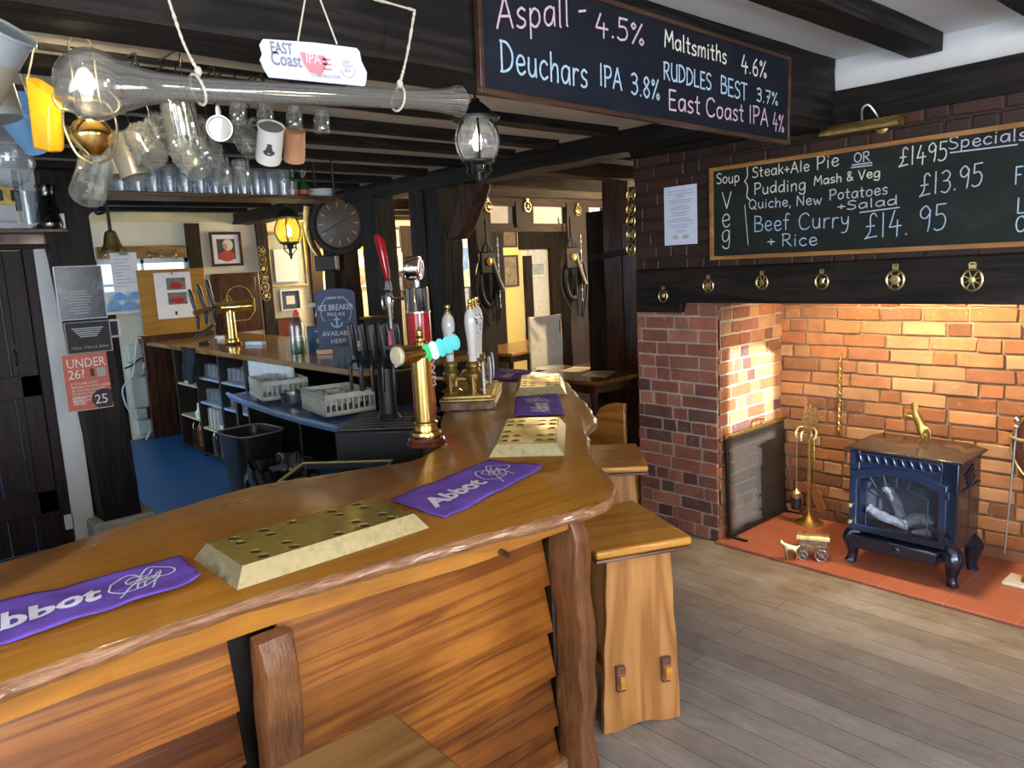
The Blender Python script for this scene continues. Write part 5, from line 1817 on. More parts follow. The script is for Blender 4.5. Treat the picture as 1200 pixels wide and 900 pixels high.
# hand pumps
hc = Vector((-3.30, 2.62, BZ))
t = thing('hand_pump_bank', 'bank of traditional beer pumps with white ceramic handles on a wooden plinth', 'beer pumps', hc, R(135))
M_plinth = wood('pump_plinth', (0.05, 0.024, 0.01), (0.13, 0.07, 0.03), (0.2, 0.12, 0.055), 'x', 0.2, 0.6, 1.0, 0.05, 0.4)
MB().box(-.27, .27, -.145, .145, 0, .05).build('plinth', M_plinth, t, bevel=0.006)
MB().box(-.275, .275, -.15, .15, .05, .062).box(-.255, .255, -.13, .13, .062, .078).build('brass_trim', M_brass_dull, t, bevel=0.003)
def pump(x, y, h):
 b_ = MB()
 b_.lathe([(0, .078), (.055, .078), (.058, .086), (.040, .094), (.022, .11), (.034, .13), (.046, .16), (.048, .185), (.036, .20), (.030, .215), (.040, .225), (.036, .24), (.028, .25), (.024, h * .42 + .02), (0, h * .42 + .02)], 24, (x, y, 0))
 b_.tube([(x + .05, y, .08), (x + .05, y, .19)], .008, 10)
 b_.tube([(x - .05, y, .08), (x - .05, y, .17)], .008, 10)
 b_.tube(bezier([(x, y + .03, .15), (x, y + .09, .155), (x, y + .10, .12)], 5), .012, 10)
 return b_.build('pump_body', M_brass_dull, t)
def pump_handle(x, y, z0, z1, decal=True):
 L = z1 - z0
 hb = MB().lathe([(.0, z0), (.020, z0), (.022, z0 + .02), (.021, z0 + L * .15), (.026, z0 + L * .4), (.035, z0 + L * .68), (.036, z0 + L * .76), (.030, z0 + L * .88), (.015, z0 + L * .96), (.010, z0 + L)], 28, (x, y, 0)).build('ceramic_handle', M_ceramic, t)
 MB().lathe([(.017, z1 - .014), (.018, z1), (.010, z1 + .006), (.010, z1 + .014), (.014, z1 + .02), (.012, z1 + .034), (0, z1 + .038)], 16, (x, y, 0)).build('brass_tip', M_brass, hb)
 MB().lathe([(.022, z0 - .02), (.025, z0 - .014), (.024, z0 + .004), (.0, z0 + .006)], 16, (x, y, 0)).build('ferrule', M_brass, hb)
 if decal:
  dm = MB()
  # painted sprig: flat leaves hugging the handle, facing the customer side (-y local)
  zc_ = z0 + L * .68
  for k in range(9):
   a_ = R(-90 + rs.uniform(-38, 38))
   z = zc_ + rs.uniform(-.045, .05)
   r_ = .0365
   c_ = Vector((x + r_ * math.cos(a_), y + r_ * math.sin(a_), z))
   tn = Vector((-math.sin(a_), math.cos(a_), 0))
   nn_ = Vector((math.cos(a_), math.sin(a_), 0))
   q = rs.uniform(-1, 1)
   dm.ellipsoid(c_, .009, .0012, .004, 8, 6, (tn + Vector((0, 0, q))).normalized(), nn_, (Vector((0, 0, 1)) - tn * q).normalized())
  dm.build('painted_print', M_ink_black, hb)
zp0, zp1 = .235, zat(hc.x, hc.y, 350) - BZ
for x in (-.16, .0, .16):
 pump(x, -.03, .36)
 pump_handle(x, -.03, zp0, zp1 - .035)
pump(-.11, .10, .3)
pump_handle(-.11, .10, .245, zp1 - .06)
# pump clips
cl = MB()
for x in (-.17, .02):
 cc = Vector((x, -.115, .20))
 prof_ = [(.038 * math.cos(2 * math.pi * i / 24), .075 * math.sin(2 * math.pi * i / 24)) for i in range(24)]
 c_ = MB().prism(prof_, cc + Vector((0, 0, .0)), (.96, .28, 0), (0, 0, 1), .006).build('pump_clip', M_white, t)
 n_ = Vector((.96, .28, 0)).cross(Vector((0, 0, 1)))
 in_ = MB()
 in_.prism([(p[0] * .82, p[1] * .86) for p in prof_], cc + n_ * .0061, (.96, .28, 0), (0, 0, 1), .0008)
 in_.build('clip_print', plain('clip_red' if x < 0 else 'clip_navy', (0.5, 0.06, 0.05) if x < 0 else (0.03, 0.03, 0.09), 0.5), c_)
 wb = MB()
 wb.prism([(-.03, -.02), (.03, -.02), (.03, .014), (-.03, .014)], cc + n_ * .007, (.96, .28, 0), (0, 0, 1), .0008)
 wb.ellipsoid(cc + n_ * .0072 + Vector((0, 0, .04)), .012, .0008, .016, 10, 6)
 wb.build('clip_band_print', M_white, c_)
jh = MB()
jh.tube([(-.23, -.09, .08), (-.23, -.09, .25)], .007, 10).tube([(-.23, -.09, .13), (-.12, -.1, .13)], .006, 8)
jh.build('clip_bracket', M_white, t)

# ------------------------------------------------------------------ behind the bar: counter, shelves, sink
CZ = 1.075
cy0, cy1 = 2.48, 3.54
t = thing('back_counter', 'oak-topped back counter with open bottle shelves below it, behind the bar', 'counter', (-6.6, 3.0, 0))
lo = Vector((-6.6, 3.0, 0))
def T_(mb):
 mb.v = [q - lo for q in mb.v]
 return mb
T_(MB().box(-8.88, -4.28, cy0, cy1, CZ - .045, CZ)).build('worktop', M_counter, t, bevel=0.006)
T_(MB().box(-8.88, -4.3, cy1 - .06, cy1 - .02, 0, CZ - .046)).build('rear_panel', M_mahog, t)
divs = (-8.02, -7.42, -6.83, -6.24)
for x in divs + (-4.34,):
 T_(MB().box(x - .018, x + .018, cy0 + .03, cy1 - .08, 0.0, CZ - .046)).build('divider', M_dark_cab, t, bevel=0.002)
T_(MB().box(-8.0, -6.26, cy0 + .03, cy1 - .08, 0.03, .05)).build('base_board', M_dark_cab, t)
M_shelf_cream = plain('cream_shelf', (0.55, 0.50, 0.30), 0.5)
M_shelf_blue = plain('pale_blue_shelf', (0.34, 0.45, 0.60), 0.4)
SH = {0: (.69, .36), 1: (.79, .55, .30), 2: (.79, .55, .30)}
for k, zs in SH.items():
 for z in zs:
  T_(MB().box(divs[k] + .018, divs[k + 1] - .018, cy0 + .04, cy1 - .1, z - .02, z)).build('shelf', M_shelf_cream if k == 0 or z < .4 else M_shelf_blue, t, bevel=0.002)
T_(MB().box(-6.22, -5.4, cy0 + .06, cy0 + .08, .82, CZ - .046)).build('white_panel', M_white, t, bevel=0.002)
# goods on the shelves
M_amber = glass('amber_glass', (0.75, 0.30, 0.05))
M_tin = plain('orange_card', (0.62, 0.25, 0.05), 0.5)
M_card = plain('buff_card', (0.45, 0.38, 0.26), 0.7)
def tumbler(name, label, cat, group, loc, r, h, mat, taper=.82):
 m = MB().lathe([(0, 0), (r * taper, 0), (r, h), (r * .93, h), (r * taper * .9, h * .08), (0, h * .08)], 16)
 o = m.build(name, mat)
 o.location = loc
 tag(o, label, cat, group)
 return o
def dup(o, loc, label=None, rz=None):
 c = copy_tree(o)
 c.location = loc
 if label:
  c['label'] = label
 if rz is not None:
  c.rotation_euler = (0, 0, rz)
 return c
rg = random.Random(21)
base_g = tumbler('drinking_glass', 'clear drinking glass stored upside down on the open shelves of the back counter', 'glass', 'glasses on the back counter shelves', (-7.3, 2.6, .79), .038, .12, M_pintglass, 1.15)
k = 0
for bay, z in ((1, .79), (2, .79), (1, .55), (2, .55)):
 for i in range(5):
  for j in range(2):
   x, y = divs[bay] + .09 + i * .105, 2.60 + j * .12
   if k == 0:
    base_g.location = (x, y, z)
   else:
    dup(base_g, (x, y, z))
   k += 1
# upright menus in the middle bay
for i in range(6):
 x = divs[1] + .10 + i * .045
 o = MB().box(-.008, .008, -.1, .1, 0, .19).build('menu_folder', M_paper if i % 2 else M_card)
 o.location = (x, 2.65, .30)
 o.rotation_euler = (0, R(4), 0)
 tag(o, 'thin menu folder standing upright on a lower shelf of the back counter', 'menu', 'menu folders on the shelf')
cup = MB().lathe([(0, 0), (.028, 0), (.04, .03), (.042, .07), (.038, .07), (.034, .03), (0, .01)], 16).build('white_cup', M_ceramic)
cup.location = (divs[1] + .46, 2.56, .30)
tag(cup, 'white cup standing beside the menu folders on the back counter shelf', 'cup')
cup2 = MB().lathe([(0, 0), (.036, 0), (.046, .05), (.02, .09), (.018, .13), (.02, .15), (0, .15)], 16).build('white_jar', M_ceramic)
cup2.location = (divs[0] + .44, 2.56, .36)
tag(cup2, 'white stoneware jar alone on the middle shelf of the end bay', 'jar')
for i in range(4):
 b_ = MB().lathe([(0, 0), (.04, 0), (.042, .16), (.034, .20), (.016, .235), (.015, .27), (.018, .275), (0, .28)], 16).build('orange_bottle', M_tin if i % 2 else M_amber)
 b_.location = (divs[0] + .22 + i * .095, 2.575 + .03 * (i % 2), .05)
 tag(b_, 'orange bottle standing on the bottom shelf of the end bay', 'bottle', 'orange bottles on the bottom shelf')
bx_ = MB().box(-.06, .06, -.05, .05, 0, .07).build('snack_carton', plain('yellow_card', (0.6, 0.5, 0.22), 0.6), bevel=0.003)
bx_.location = (divs[0] + .22, 2.59, .69)
tag(bx_, 'small yellow carton on the upper shelf of the end bay', 'box')
for i, (dx, z) in enumerate(((.12, .05), (.3, .05), (.45, .05))):
 o = MB().lathe([(0, 0), (.045, 0), (.047, .15), (.03, .2), (.014, .23), (.014, .26), (0, .262)], 14).build('dark_bottle', plain('dark_bottle_%d' % i, (0.03, 0.022, 0.015), 0.15, coat=.5))
 o.location = (divs[1] + dx, 2.60, z)
 tag(o, 'dark bottle on the floor shelf of the middle bay', 'bottle', 'dark bottles on the floor shelf')
# black cloth hanging over the counter edge
ct = MB()
for i in range(9):
 for j in range(13):
  u, v = i / 8, j / 12
  ct.v.append(Vector((-7.62 + u * .34 + .03 * math.sin(v * 3 + i), cy0 - .022 + .018 * math.sin(i * 1.7 + v * 4), CZ + .004 - v * (.36 - .1 * abs(u - .5)))))
for i in range(8):
 for j in range(12):
  a = i * 13 + j
  ct._face([a, a + 13, a + 14, a + 1])
o = ct.build('bar_cloth', plain('black_cloth', (0.012, 0.014, 0.022), 0.9), smooth=60)
o.modifiers.new('s', 'SOLIDIFY').thickness = 0.004
tag(o, 'black cloth hanging over the front edge of the back counter', 'cloth')

# sink drainer shelf, curved blue front edge
t = thing('drainer_shelf', 'blue drainer shelf with a curved front carrying the glass baskets', 'shelf', (-4.95, 2.5, .79))
pts = [(-6.0, 2.26), (-5.5, 2.19), (-5.0, 2.15), (-4.5, 2.13), (-4.02, 2.14)]
P = [(q.x + 4.95, q.y - 2.5) for q in bezier([(a, b, 0) for a, b in pts], 6)]
M_bluepl = plain('blue_plastic', (0.10, 0.20, 0.40), 0.35, coat=.3)
MB().prism(P + [(.93, .42), (-1.05, .42)], (0, 0, -.03), (1, 0, 0), (0, 1, 0), .03).build('tray', M_bluepl, t, bevel=0.004)
MB().tube([(a, b, .006) for a, b in P], .014, 8).build('rim', plain('pale_blue_plastic', (0.25, 0.38, 0.60), 0.35), t)
lg = MB()
for x in (-.95, .85):
 lg.box(x - .02, x + .02, .30, .34, -.79, -.03)
 lg.box(x - .02, x + .02, -.22, -.18, -.79, -.03)
lg.build('stand', M_dark_cab, t)
def basket(x, y, rz, label, L=.46, W=.34, H=.14):
 t = thing('glass_basket', label, 'basket', (x, y, .815), rz, 'grey plastic glass baskets')
 m = MB()
 M_ = M_basket
 l, w_ = L / 2, W / 2
 m.box(-l, l, -w_, w_, 0, .012)
 for (a, b, c, d) in ((-l, l, -w_, -w_ + .01), (-l, l, w_ - .01, w_), (-l, -l + .01, -w_, w_), (l - .01, l, -w_, w_)):
  m.box(a, b, c, d, 0, .03).box(a, b, c, d, H - .035, H)
 n = 12
 for i in range(n + 1):
  x_ = -l + .008 + (L - .016) * i / n
  for s_ in (-1, 1):
   m.box(x_ - .005, x_ + .005, s_ * (w_ - .005) - .004, s_ * (w_ - .005) + .004, .03, H - .03)
 for i in range(1, 9):
  y_ = -w_ + W * i / 9
  for s_ in (-1, 1):
   m.box(s_ * (l - .005) - .004, s_ * (l - .005) + .004, y_ - .005, y_ + .005, .03, H - .03)
 m.build('grille', M_, t, bevel=0.0015, seg=1)
 dv = MB()
 for i in range(1, 4):
  dv.box(-l + L * i / 4 - .003, -l + L * i / 4 + .003, -w_ + .01, w_ - .01, .05, H - .02)
 for i in range(1, 3):
  dv.box(-l + .01, l - .01, -w_ + W * i / 3 - .003, -w_ + W * i / 3 + .003, .05, H - .02)
 dv.build('divider', M_, t)
 return t
M_basket = plain('grey_basket_plastic', (0.50, 0.50, 0.44), 0.45)
basket(-5.42, 2.43, R(-12), 'grey plastic glass basket at the end of the blue shelf nearer the wall')
basket(-4.46, 2.40, R(-8), 'grey plastic glass basket beside the grey card boxes')
for i, (x, y) in enumerate(((-5.52, 2.40), (-5.36, 2.44), (-5.28, 2.36))):
 tumbler('wet_glass', 'upturned glass in the grey basket nearer the wall', 'glass', 'glasses in the basket', (x, y, .828), .034, .15, M_pintglass, 1.1)
for i, (x, y) in enumerate(((-5.02, 2.35), (-4.93, 2.42))):
 pn = MB().lathe([(0, 0), (.07, 0), (.085, .06), (.088, .06), (.075, -.0), (.0, .004)], 20).build('metal_bowl', M_steel)
 pn.location = (x, y, .816 + i * .012)
 tag(pn, ('steel bowl on the blue shelf between the two baskets', 'second steel bowl resting against the first between the baskets')[i], 'bowl')

# grey card boxes at the end of the counter
for i in range(4):
 x = -4.62 + i * .085
 o = MB().hexa([(-.036, -.07, 0), (.036, -.07, 0), (.036, .10, 0), (-.036, .10, 0), (-.036, -.07, .15), (.036, -.07, .15), (.036, .10, .165), (-.036, .10, .165)]).build('card_box', plain('slate_blue_plastic', (0.075, 0.10, 0.13), 0.35) if i < 3 else plain('pale_slate_plastic', (0.24, 0.30, 0.42), 0.3), bevel=0.006)
 o.location = (x, 2.36, 1.0)
 o.location = (x, 2.565, CZ)
 tag(o, ('slate grey plastic box at the end of the back counter, beside the blue sign', 'slate grey plastic box second in the row on the counter end', 'slate grey plastic box third in the row on the counter end', 'paler blue-grey plastic box last in the row on the counter end')[i], 'box')

# glass washer with the bank of chrome taps on it
gw = Vector((-3.60, 2.24, 0))
t = thing('glass_washer', 'black under-counter glass washer with a slatted top behind the bar', 'appliance', gw, R(135))
MB().box(-.27, .27, -.23, .23, .05, .87).build('casing', M_black, t, bevel=0.01)
sl_ = MB()
for i in range(7):
 sl_.box(-.25 + i * .075, -.205 + i * .075, -.21, .21, .872, .882)
sl_.build('slatted_top', plain('dark_grey_slats', (0.05, 0.055, 0.055), 0.35), t, bevel=0.002)
ft = MB()
for a in (-1, 1):
 for b in (-1, 1):
  ft.lathe([(.02, 0), (.02, .05)], 10, (a * .23, b * .19, 0))
ft.build('feet', M_black, t)
MB().box(-.29, -.27, -.12, .12, .66, .675).build('door_handle', M_black, t)
tb = Vector((-3.62, 2.26, .882))
zt_ = zat(tb.x, tb.y, 372) - tb.z
t = thing('chrome_tap_bank', 'cluster of black and chrome tap handles under an oval gilt cap behind the bar', 'beer tap', tb, R(20))
MB().lathe([(.0, 0), (.07, 0), (.06, .02), (.05, .03), (.045, zt_ * .55), (.0, zt_ * .55)], 20).build('column', M_black, t)
MB().box(-.17, .17, -.05, .05, zt_ * .5, zt_ * .68).build('manifold', M_black, t, bevel=0.015)
for i in range(5):
 x = -.15 + i * .075
 hm = MB()
 hm.lathe_dir([(.008, 0), (.010, .03), (.016, .06), (.020, .16), (.016, .20), (0, .205)], (x, -.06, zt_ * .60), (0, -.12, 1), 12)
 h_ = hm.build('tap_handle', M_black, t)
 MB().bar((x, -.088, zt_ * .64), (x, -.11, zt_ * .64 + .17), .014, .006, (0, 1, 0)).build('chrome_strip', M_chrome, h_)
 tp_ = MB()
 tp_.tube(bezier([(x, -.05, zt_ * .58), (x, -.11, zt_ * .57), (x, -.12, zt_ * .42), (x, -.12, zt_ * .30)], 5), .010, 8)
 tp_.build('nozzle', M_black, t)
cpm = MB().ellipsoid((-.02, -.02, zt_), .12, .05, .012, 24, 8)
cpm.build('oval_cap', M_brass_dull, t)
MB().box(-.10, .06, -.03, .02, zt_ * .66, zt_ - .008).build('cap_support', M_black, t)
pm = MB().lathe_dir([(0, 0), (.012, 0), (.014, .05), (.006, .09), (0, .10)], (.12, -.09, zt_ * .72), (0, 0, 1), 12)
pm.build('pink_tap_tip', plain('pink_plastic', (0.8, 0.12, 0.28), 0.4), t)

# crates and bins behind the bar
def crate(x, y, z, rz, label):
 t = thing('bottle_crate', label, 'crate', (x, y, z), rz)
 m = MB()
 l, w_, H = .22, .16, .26
 m.box(-l, l, -w_, w_, 0, .012)
 for (a, b, c, d) in ((-l, l, -w_, -w_ + .012), (-l, l, w_ - .012, w_), (-l, -l + .012, -w_, w_), (l - .012, l, -w_, w_)):
  m.box(a, b, c, d, .0, H * .55).box(a, b, c, d, H - .03, H)
 for a in (-1, 1):
  for b in (-1, 1):
   m.box(a * (l - .01) - .012, a * (l - .01) + .012, b * (w_ - .01) - .012, b * (w_ - .01) + .012, 0, H)
 m.build('shell', M_black, t, bevel=0.003)
 e = MB()
 for (a, b) in (((-l, -w_), (l, -w_)), ((l, -w_), (l, w_)), ((l, w_), (-l, w_)), ((-l, w_), (-l, -w_))):
  e.tube([(a[0], a[1], H + .001), (b[0], b[1], H + .001)], .006, 6)
 e.build('yellow_edging', plain('yellow_edge_plastic', (0.42, 0.34, 0.12), 0.4), t)
 return t
crate(-3.10, 1.64, 0.004, R(38), 'black bottle crate with yellow edging on the floor, lowest of its stack')
crate(-3.09, 1.63, 0.54, R(44), 'black bottle crate with yellow edging, topmost of its stack behind the bar')
crate(-3.07, 1.63, 0.272, R(48), 'black bottle crate with yellow edging, middle one of its stack behind the bar')
t = thing('waste_bin', 'tall black tapered waste bin with an open top behind the bar', 'bin', (-5.22, 2.10, .004), R(5))
def bin_mesh(w0, w1, H, th=.012):
 m = MB()
 b = len(m.v)
 rings = [(w0, 0), (w1, H), (w1 + .012, H), (w1 + .012, H + .02), (w1 - th, H + .02), (w0 - th, .02)]
 n = 28
 for (r_, z) in rings:
  for k in range(n):
   th_ = 2 * math.pi * k / n
   c, s_ = math.cos(th_), math.sin(th_)
   e_ = .45
   m.v.append(Vector((math.copysign(abs(c) ** e_, c) * r_, math.copysign(abs(s_) ** e_, s_) * r_ * .85, z)))
 for i in range(len(rings) - 1):
  for k in range(n):
   l = (k + 1) % n
   m._face([b + i * n + k, b + i * n + l, b + (i + 1) * n + l, b + (i + 1) * n + k])
 m._face([b + k for k in reversed(range(n))])
 m._face([b + 5 * n + k for k in range(n)])
 return m
bin_mesh(.15, .20, .60).build('tub', M_black, t)
rbm = MB()
for i in range(6):
 pass
MB().tube([(math.copysign(abs(math.cos(2 * math.pi * k / 28)) ** .45, math.cos(2 * math.pi * k / 28)) * .213, math.copysign(abs(math.sin(2 * math.pi * k / 28)) ** .45, math.sin(2 * math.pi * k / 28)) * .213 * .85, .622) for k in range(28)], .005, 6, closed=True).build('rim', plain('pale_bin_rim', (0.25, 0.22, 0.25), 0.4), t)
t = thing('lined_bin', 'grey bin draped with a shiny black bin bag beside the tall black bin', 'bin', (-4.30, 1.90, .004), R(-5))
bin_mesh(.16, .19, .50).build('tub', plain('grey_bin', (0.14, 0.17, 0.22), 0.4), t)
bg = MB()
n, mrow = 40, 12
b = 0
for j in range(mrow + 1):
 f = j / mrow
 for k in range(n):
  th_ = 2 * math.pi * k / n
  c, s_ = math.cos(th_), math.sin(th_)
  if j <= 3:
   r_, z = .15 + .018 * j, .40 + .06 * j
  else:
   r_, z = .218 + .012 * math.sin(j), .57 - (j - 3) * (.038 + .010 * math.sin(k * .9))
  nz = mnoise.noise(Vector((c * 2.5, s_ * 2.5, f * 5))) * .035 + mnoise.noise(Vector((c * 7, s_ * 7, f * 9))) * .018
  e_ = .6
  bg.v.append(Vector((math.copysign(abs(c) ** e_, c) * (r_ + nz), math.copysign(abs(s_) ** e_, s_) * (r_ + nz) * .9, z + nz * .6)))
for j in range(mrow):
 for k in range(n):
  l = (k + 1) % n
  bg._face([j * n + k, j * n + l, (j + 1) * n + l, (j + 1) * n + k])
o = bg.build('bin_bag', M_blackgloss, t, smooth=70)
o.modifiers.new('s', 'SOLIDIFY').thickness = 0.003

# ---- things standing on the back counter
bt = Vector((-7.20, 2.82, CZ))
t = thing('small_brass_font', 'small brass tap font with black handles standing on the back counter', 'beer tap', bt, R(20))
zz = zat(bt.x, bt.y, 360) - CZ
MB().lathe([(0, 0), (.085, 0), (.088, .015), (.07, .03), (0, .03)], 24).build('base_disc', M_redwood, t)
MB().lathe([(.06, .03), (.06, .05), (.045, .065), (.042, zz - .02), (0, zz - .02)], 24).build('column', M_brass, t)
MB().lathe_dir([(0, -.16), (.045, -.16), (.052, -.15), (.052, .15), (.060, .155), (.060, .20), (0, .205)], (0, 0, zz), (.55, .84, 0), 24).build('crossbar', M_brass, t)
MB().lathe_dir([(0, 0), (.056, 0), (.05, .012), (0, .016)], Vector((.55, .84, 0)).normalized() * .205 + Vector((0, 0, zz)), (.55, .84, 0), 24).build('sight_glass', M_silverbrass, t)
MB().lathe([(.04, zz + .045), (.02, zz + .06), (.024, zz + .075), (.012, zz + .09), (.014, zz + .105), (0, zz + .115)], 16).build('finial', M_brass, t)
for i in range(3):
 o_ = Vector((-.02 - .03 * i, -.16 - .075 * i, 0))
 h_ = MB().lathe_dir([(.014, 0), (.018, .08), (.024, .20), (.016, .25), (0, .26)], o_ + Vector((0, 0, zz + (.02, -.02, -.06)[i])), (-.15, -.12, 1), 12)
 h_.lathe_dir([(.010, 0), (.022, .02), (.014, .10), (0, .14)], o_ + Vector((0, 0, zz + (.02, -.02, -.06)[i])), (.05, -.1, -1), 12)
 h_.build('black_handle', M_black, t)
MB().tube([(0, 0, zz), (-.04, -.16, zz), (-.09, -.34, zz - .03)], .022, 10).build('side_arm', M_brass_dull, t)
ph = Vector((-7.62, 2.70, CZ))
t = thing('cordless_phone', 'dark cordless phone leaning in its stand on the back counter', 'phone', ph, R(-30))
MB().box(-.06, .06, -.05, .05, 0, .03).build('cradle', M_black, t, bevel=0.008)
MB().obox((0, .01, .13), (1, 0, 0), (0, .85, .52), (0, .52, -.85), .035, .125, .014).build('handset', M_black, t, bevel=0.008)
MB().obox((0, -.012, .10), (1, 0, 0), (0, .85, .52), (0, .52, -.85), .028, .055, .002).build('screen', plain('blue_screen', (0.25, 0.45, 0.75), 0.3), t)
for i, (px, py, w_, d_, h_, c, lab) in enumerate(((350, 398, .16, .10, .004, (0.45, 0.28, 0.55), 'purple and white leaflet lying flat on the back counter'), (300, 402, .20, .07, .03, (0.55, 0.66, 0.78), 'pale blue packet lying on the back counter beside the small brass font'), (258, 396, .08, .06, .04, (0.6, 0.65, 0.72), 'small white box on the back counter behind the phone'), (247, 399, .10, .08, .03, (0.05, 0.06, 0.09), 'small black tray on the back counter between phone and brass font'))):
 p = atz(px, py + 2, CZ)
 o = MB().box(-w_ / 2, w_ / 2, -d_ / 2, d_ / 2, 0, h_).build(('leaflet', 'packet', 'small_box', 'small_tray')[i], plain('packet_%d' % i, c, 0.5, var=.25), bevel=0.002)
 o.location = (p.x, p.y, CZ + .001)
 o.rotation_euler = (0, 0, R(25))
 tag(o, lab, ('leaflet', 'packet', 'box', 'tray')[i])
# washing-up liquid
p = Vector((-5.78, 2.80, CZ))
t = thing('cleaning_bottle', 'clear squeezy bottle of green liquid with a red cap on the back counter', 'bottle', p)
MB().lathe([(0, 0), (.062, 0), (.066, .01), (.064, .12), (.058, .16), (.062, .22), (.050, .26), (.028, .285), (.022, .30), (0, .30)], 20).build('bottle', pane('cloudy_bottle', (.72, .74, .70), .22, .3), t)
MB().lathe([(0, .006), (.058, .006), (.060, .012), (.058, .105), (0, .105)], 20).build('green_liquid', plain('green_liquid', (0.0, 0.22, 0.09), 0.1, coat=.5), t)
MB().lathe([(.026, .30), (.026, .33), (.016, .335), (.012, .355), (0, .356)], 16).build('red_cap', plain('red_cap', (0.65, 0.06, 0.03), 0.4), t)
p = Vector((-5.80, 3.0, CZ))
t = thing('collection_tin', 'blue charity tin with a white star between green bottle and blue sign', 'tin', p)
MB().lathe([(0, 0), (.095, 0), (.097, .006), (.097, .20), (.09, .206), (0, .206)], 28).build('can', plain('blue_tin', (0.035, 0.11, 0.20), 0.35), t)
st_ = []
for i in range(10):
 a_ = math.pi / 2 + i * math.pi / 5
 r_ = .034 if i % 2 == 0 else .014
 st_.append((r_ * math.cos(a_), r_ * math.sin(a_)))
nn_ = Vector((.86, -.5, 0)).normalized()
uu_ = Vector((0, 0, 1)).cross(nn_)
m = MB()
m.prism(st_, nn_ * .099 + Vector((0, 0, .09)), uu_, (0, 0, 1), .001)
m.prism([(-.03, .16), (.03, .16), (.03, .172), (-.03, .172)], nn_ * .099, uu_, (0, 0, 1), .001)
m.build('star_print', M_white, t, smooth=0)
# spray bottle behind
p = Vector((-5.95, 3.12, CZ))
t = thing('spray_bottle', 'white trigger spray bottle standing behind the blue tin', 'bottle', p, R(60))
MB().lathe([(0, 0), (.05, 0), (.052, .18), (.03, .25), (.018, .27), (.018, .33), (0, .33)], 18).build('bottle', M_white, t)
tr_ = MB()
tr_.box(-.10, .045, -.018, .018, .355, .392).box(-.11, -.095, -.012, .012, .352, .385)
tr_.hexa([(-.06, -.008, .27), (-.048, -.008, .27), (-.048, .008, .27), (-.06, .008, .27), (-.035, -.008, .36), (-.02, -.008, .36), (-.02, .008, .36), (-.035, .008, .36)])
tr_.lathe([(.02, .33), (.02, .357)], 14)
tr_.build('trigger_head', plain('cream_plastic', (0.72, 0.68, 0.5), 0.4), t, bevel=0.004)
# blue pump-clip sign
pp = [atx(x, y, -5.42) for x, y in ((371, 410), (415, 409), (409, 332), (366, 334))]
sc_ = Vector((-5.42, 2.97, CZ))
sgn = thing('beer_sign', 'navy blue arched beer sign with white lettering and an anchor on the back counter', 'sign', sc_)
sn = Vector((.82, -.57, 0)).normalized()
su = Vector((0, 0, 1)).cross(sn)
wS, hS = .155, zat(sc_.x, sc_.y, 337) - CZ
pr_ = [(-wS, .035), (wS, .035), (wS, hS - .05)] + [(wS * math.cos(math.pi * i / 10) * .98, hS - .05 + .045 * math.sin(math.pi * i / 10)) for i in range(1, 10)] + [(-wS, hS - .05)]
MB().prism(pr_, -sn * .01, su, (0, 0, 1), .02).build('panel', plain('navy_sign_board', (0.035, 0.065, 0.15), 0.5), sgn, bevel=0.003)
MB().obox((0, 0, .02), su, sn, (0, 0, 1), wS + .02, .05, .02).build('foot', M_honey_y, sgn, bevel=0.004)
lt = MB()
def sg(txt, size, z, str_=1.0):
 type_mesh(lt, txt, size, sn * .0105 + Vector((0, 0, z)), su, Vector((0, 0, 1)), 'CENTER', 0.001, str_)
sg('ICE BREAKER', .066, hS * .66, .72)
sg('PALE ALE', .038, hS * .575, .9)
sg('GREENE KING', .026, hS * .83, .9)
sg('AVAILABLE', .055, hS * .27, .9)
sg('HERE', .055, hS * .15, .95)
for a0_, a1_, r_ in ((-35, 50, .118), (130, 215, .118)):
 lt.ribbon([sn * .0115 + su * r_ * math.cos(R(a0_ + (a1_ - a0_) * i / 10)) + Vector((0, 0, hS * .64 + r_ * 1.1 * math.sin(R(a0_ + (a1_ - a0_) * i / 10)))) for i in range(11)], .004, sn)
lt.build('lettering', plain('sign_white', (0.75, 0.8, 0.86), 0.6), sgn, smooth=0)
an = MB()
o_ = sn * .0118 + Vector((0, 0, hS * .47))
an.ribbon([o_ + Vector((0, 0, .045)), o_ - Vector((0, 0, .035))], .012, sn)
an.ribbon([o_ + su * .022 + Vector((0, 0, .024)), o_ - su * .022 + Vector((0, 0, .024))], .009, sn)
an.ribbon([o_ + su * (.042 * math.cos(R(a_))) + Vector((0, 0, .004 + .04 * math.sin(R(a_)))) for a_ in range(190, 351, 16)], .011, sn)
an.build('anchor_print', plain('sign_pale_blue', (0.35, 0.62, 0.78), 0.6), sgn, smooth=0)
# ------------------------------------------------------------------ wall with the old door, the timber post
LX = -5.6
def rectx(px0, py0, px1, py1, X):
 pm, qm = (px0 + px1) / 2, (py0 + py1) / 2
 return atx(px0, qm, X).y, atx(px1, qm, X).y, atx(pm, py1, X).z, atx(pm, py0, X).z
S(MB().box(LX - .15, LX, -1.8, 0.06, 0, 2.5).box(LX - .15, LX, 0.06, .93, 1.95, 2.5).box(LX - .15, LX, .99, 1.12, 0, 2.5), 'wall_left', M_plaster, smooth=0)
M_doorwood = wood('purple_black_door', (0.008, 0.005, 0.007), (0.022, 0.013, 0.015), (0.035, 0.022, 0.025), 'z', 0.5, 0.0, 1.0, 0.2, 0.3, spec=.25)
d1 = MB()
for i in range(6):
 a = 0.07 + i * .143
 d1.box(LX - .06, LX - .022, a, a + .138, .01, 1.94)
d1 = S(d1, 'door_1', M_doorwood, bevel=0.004)
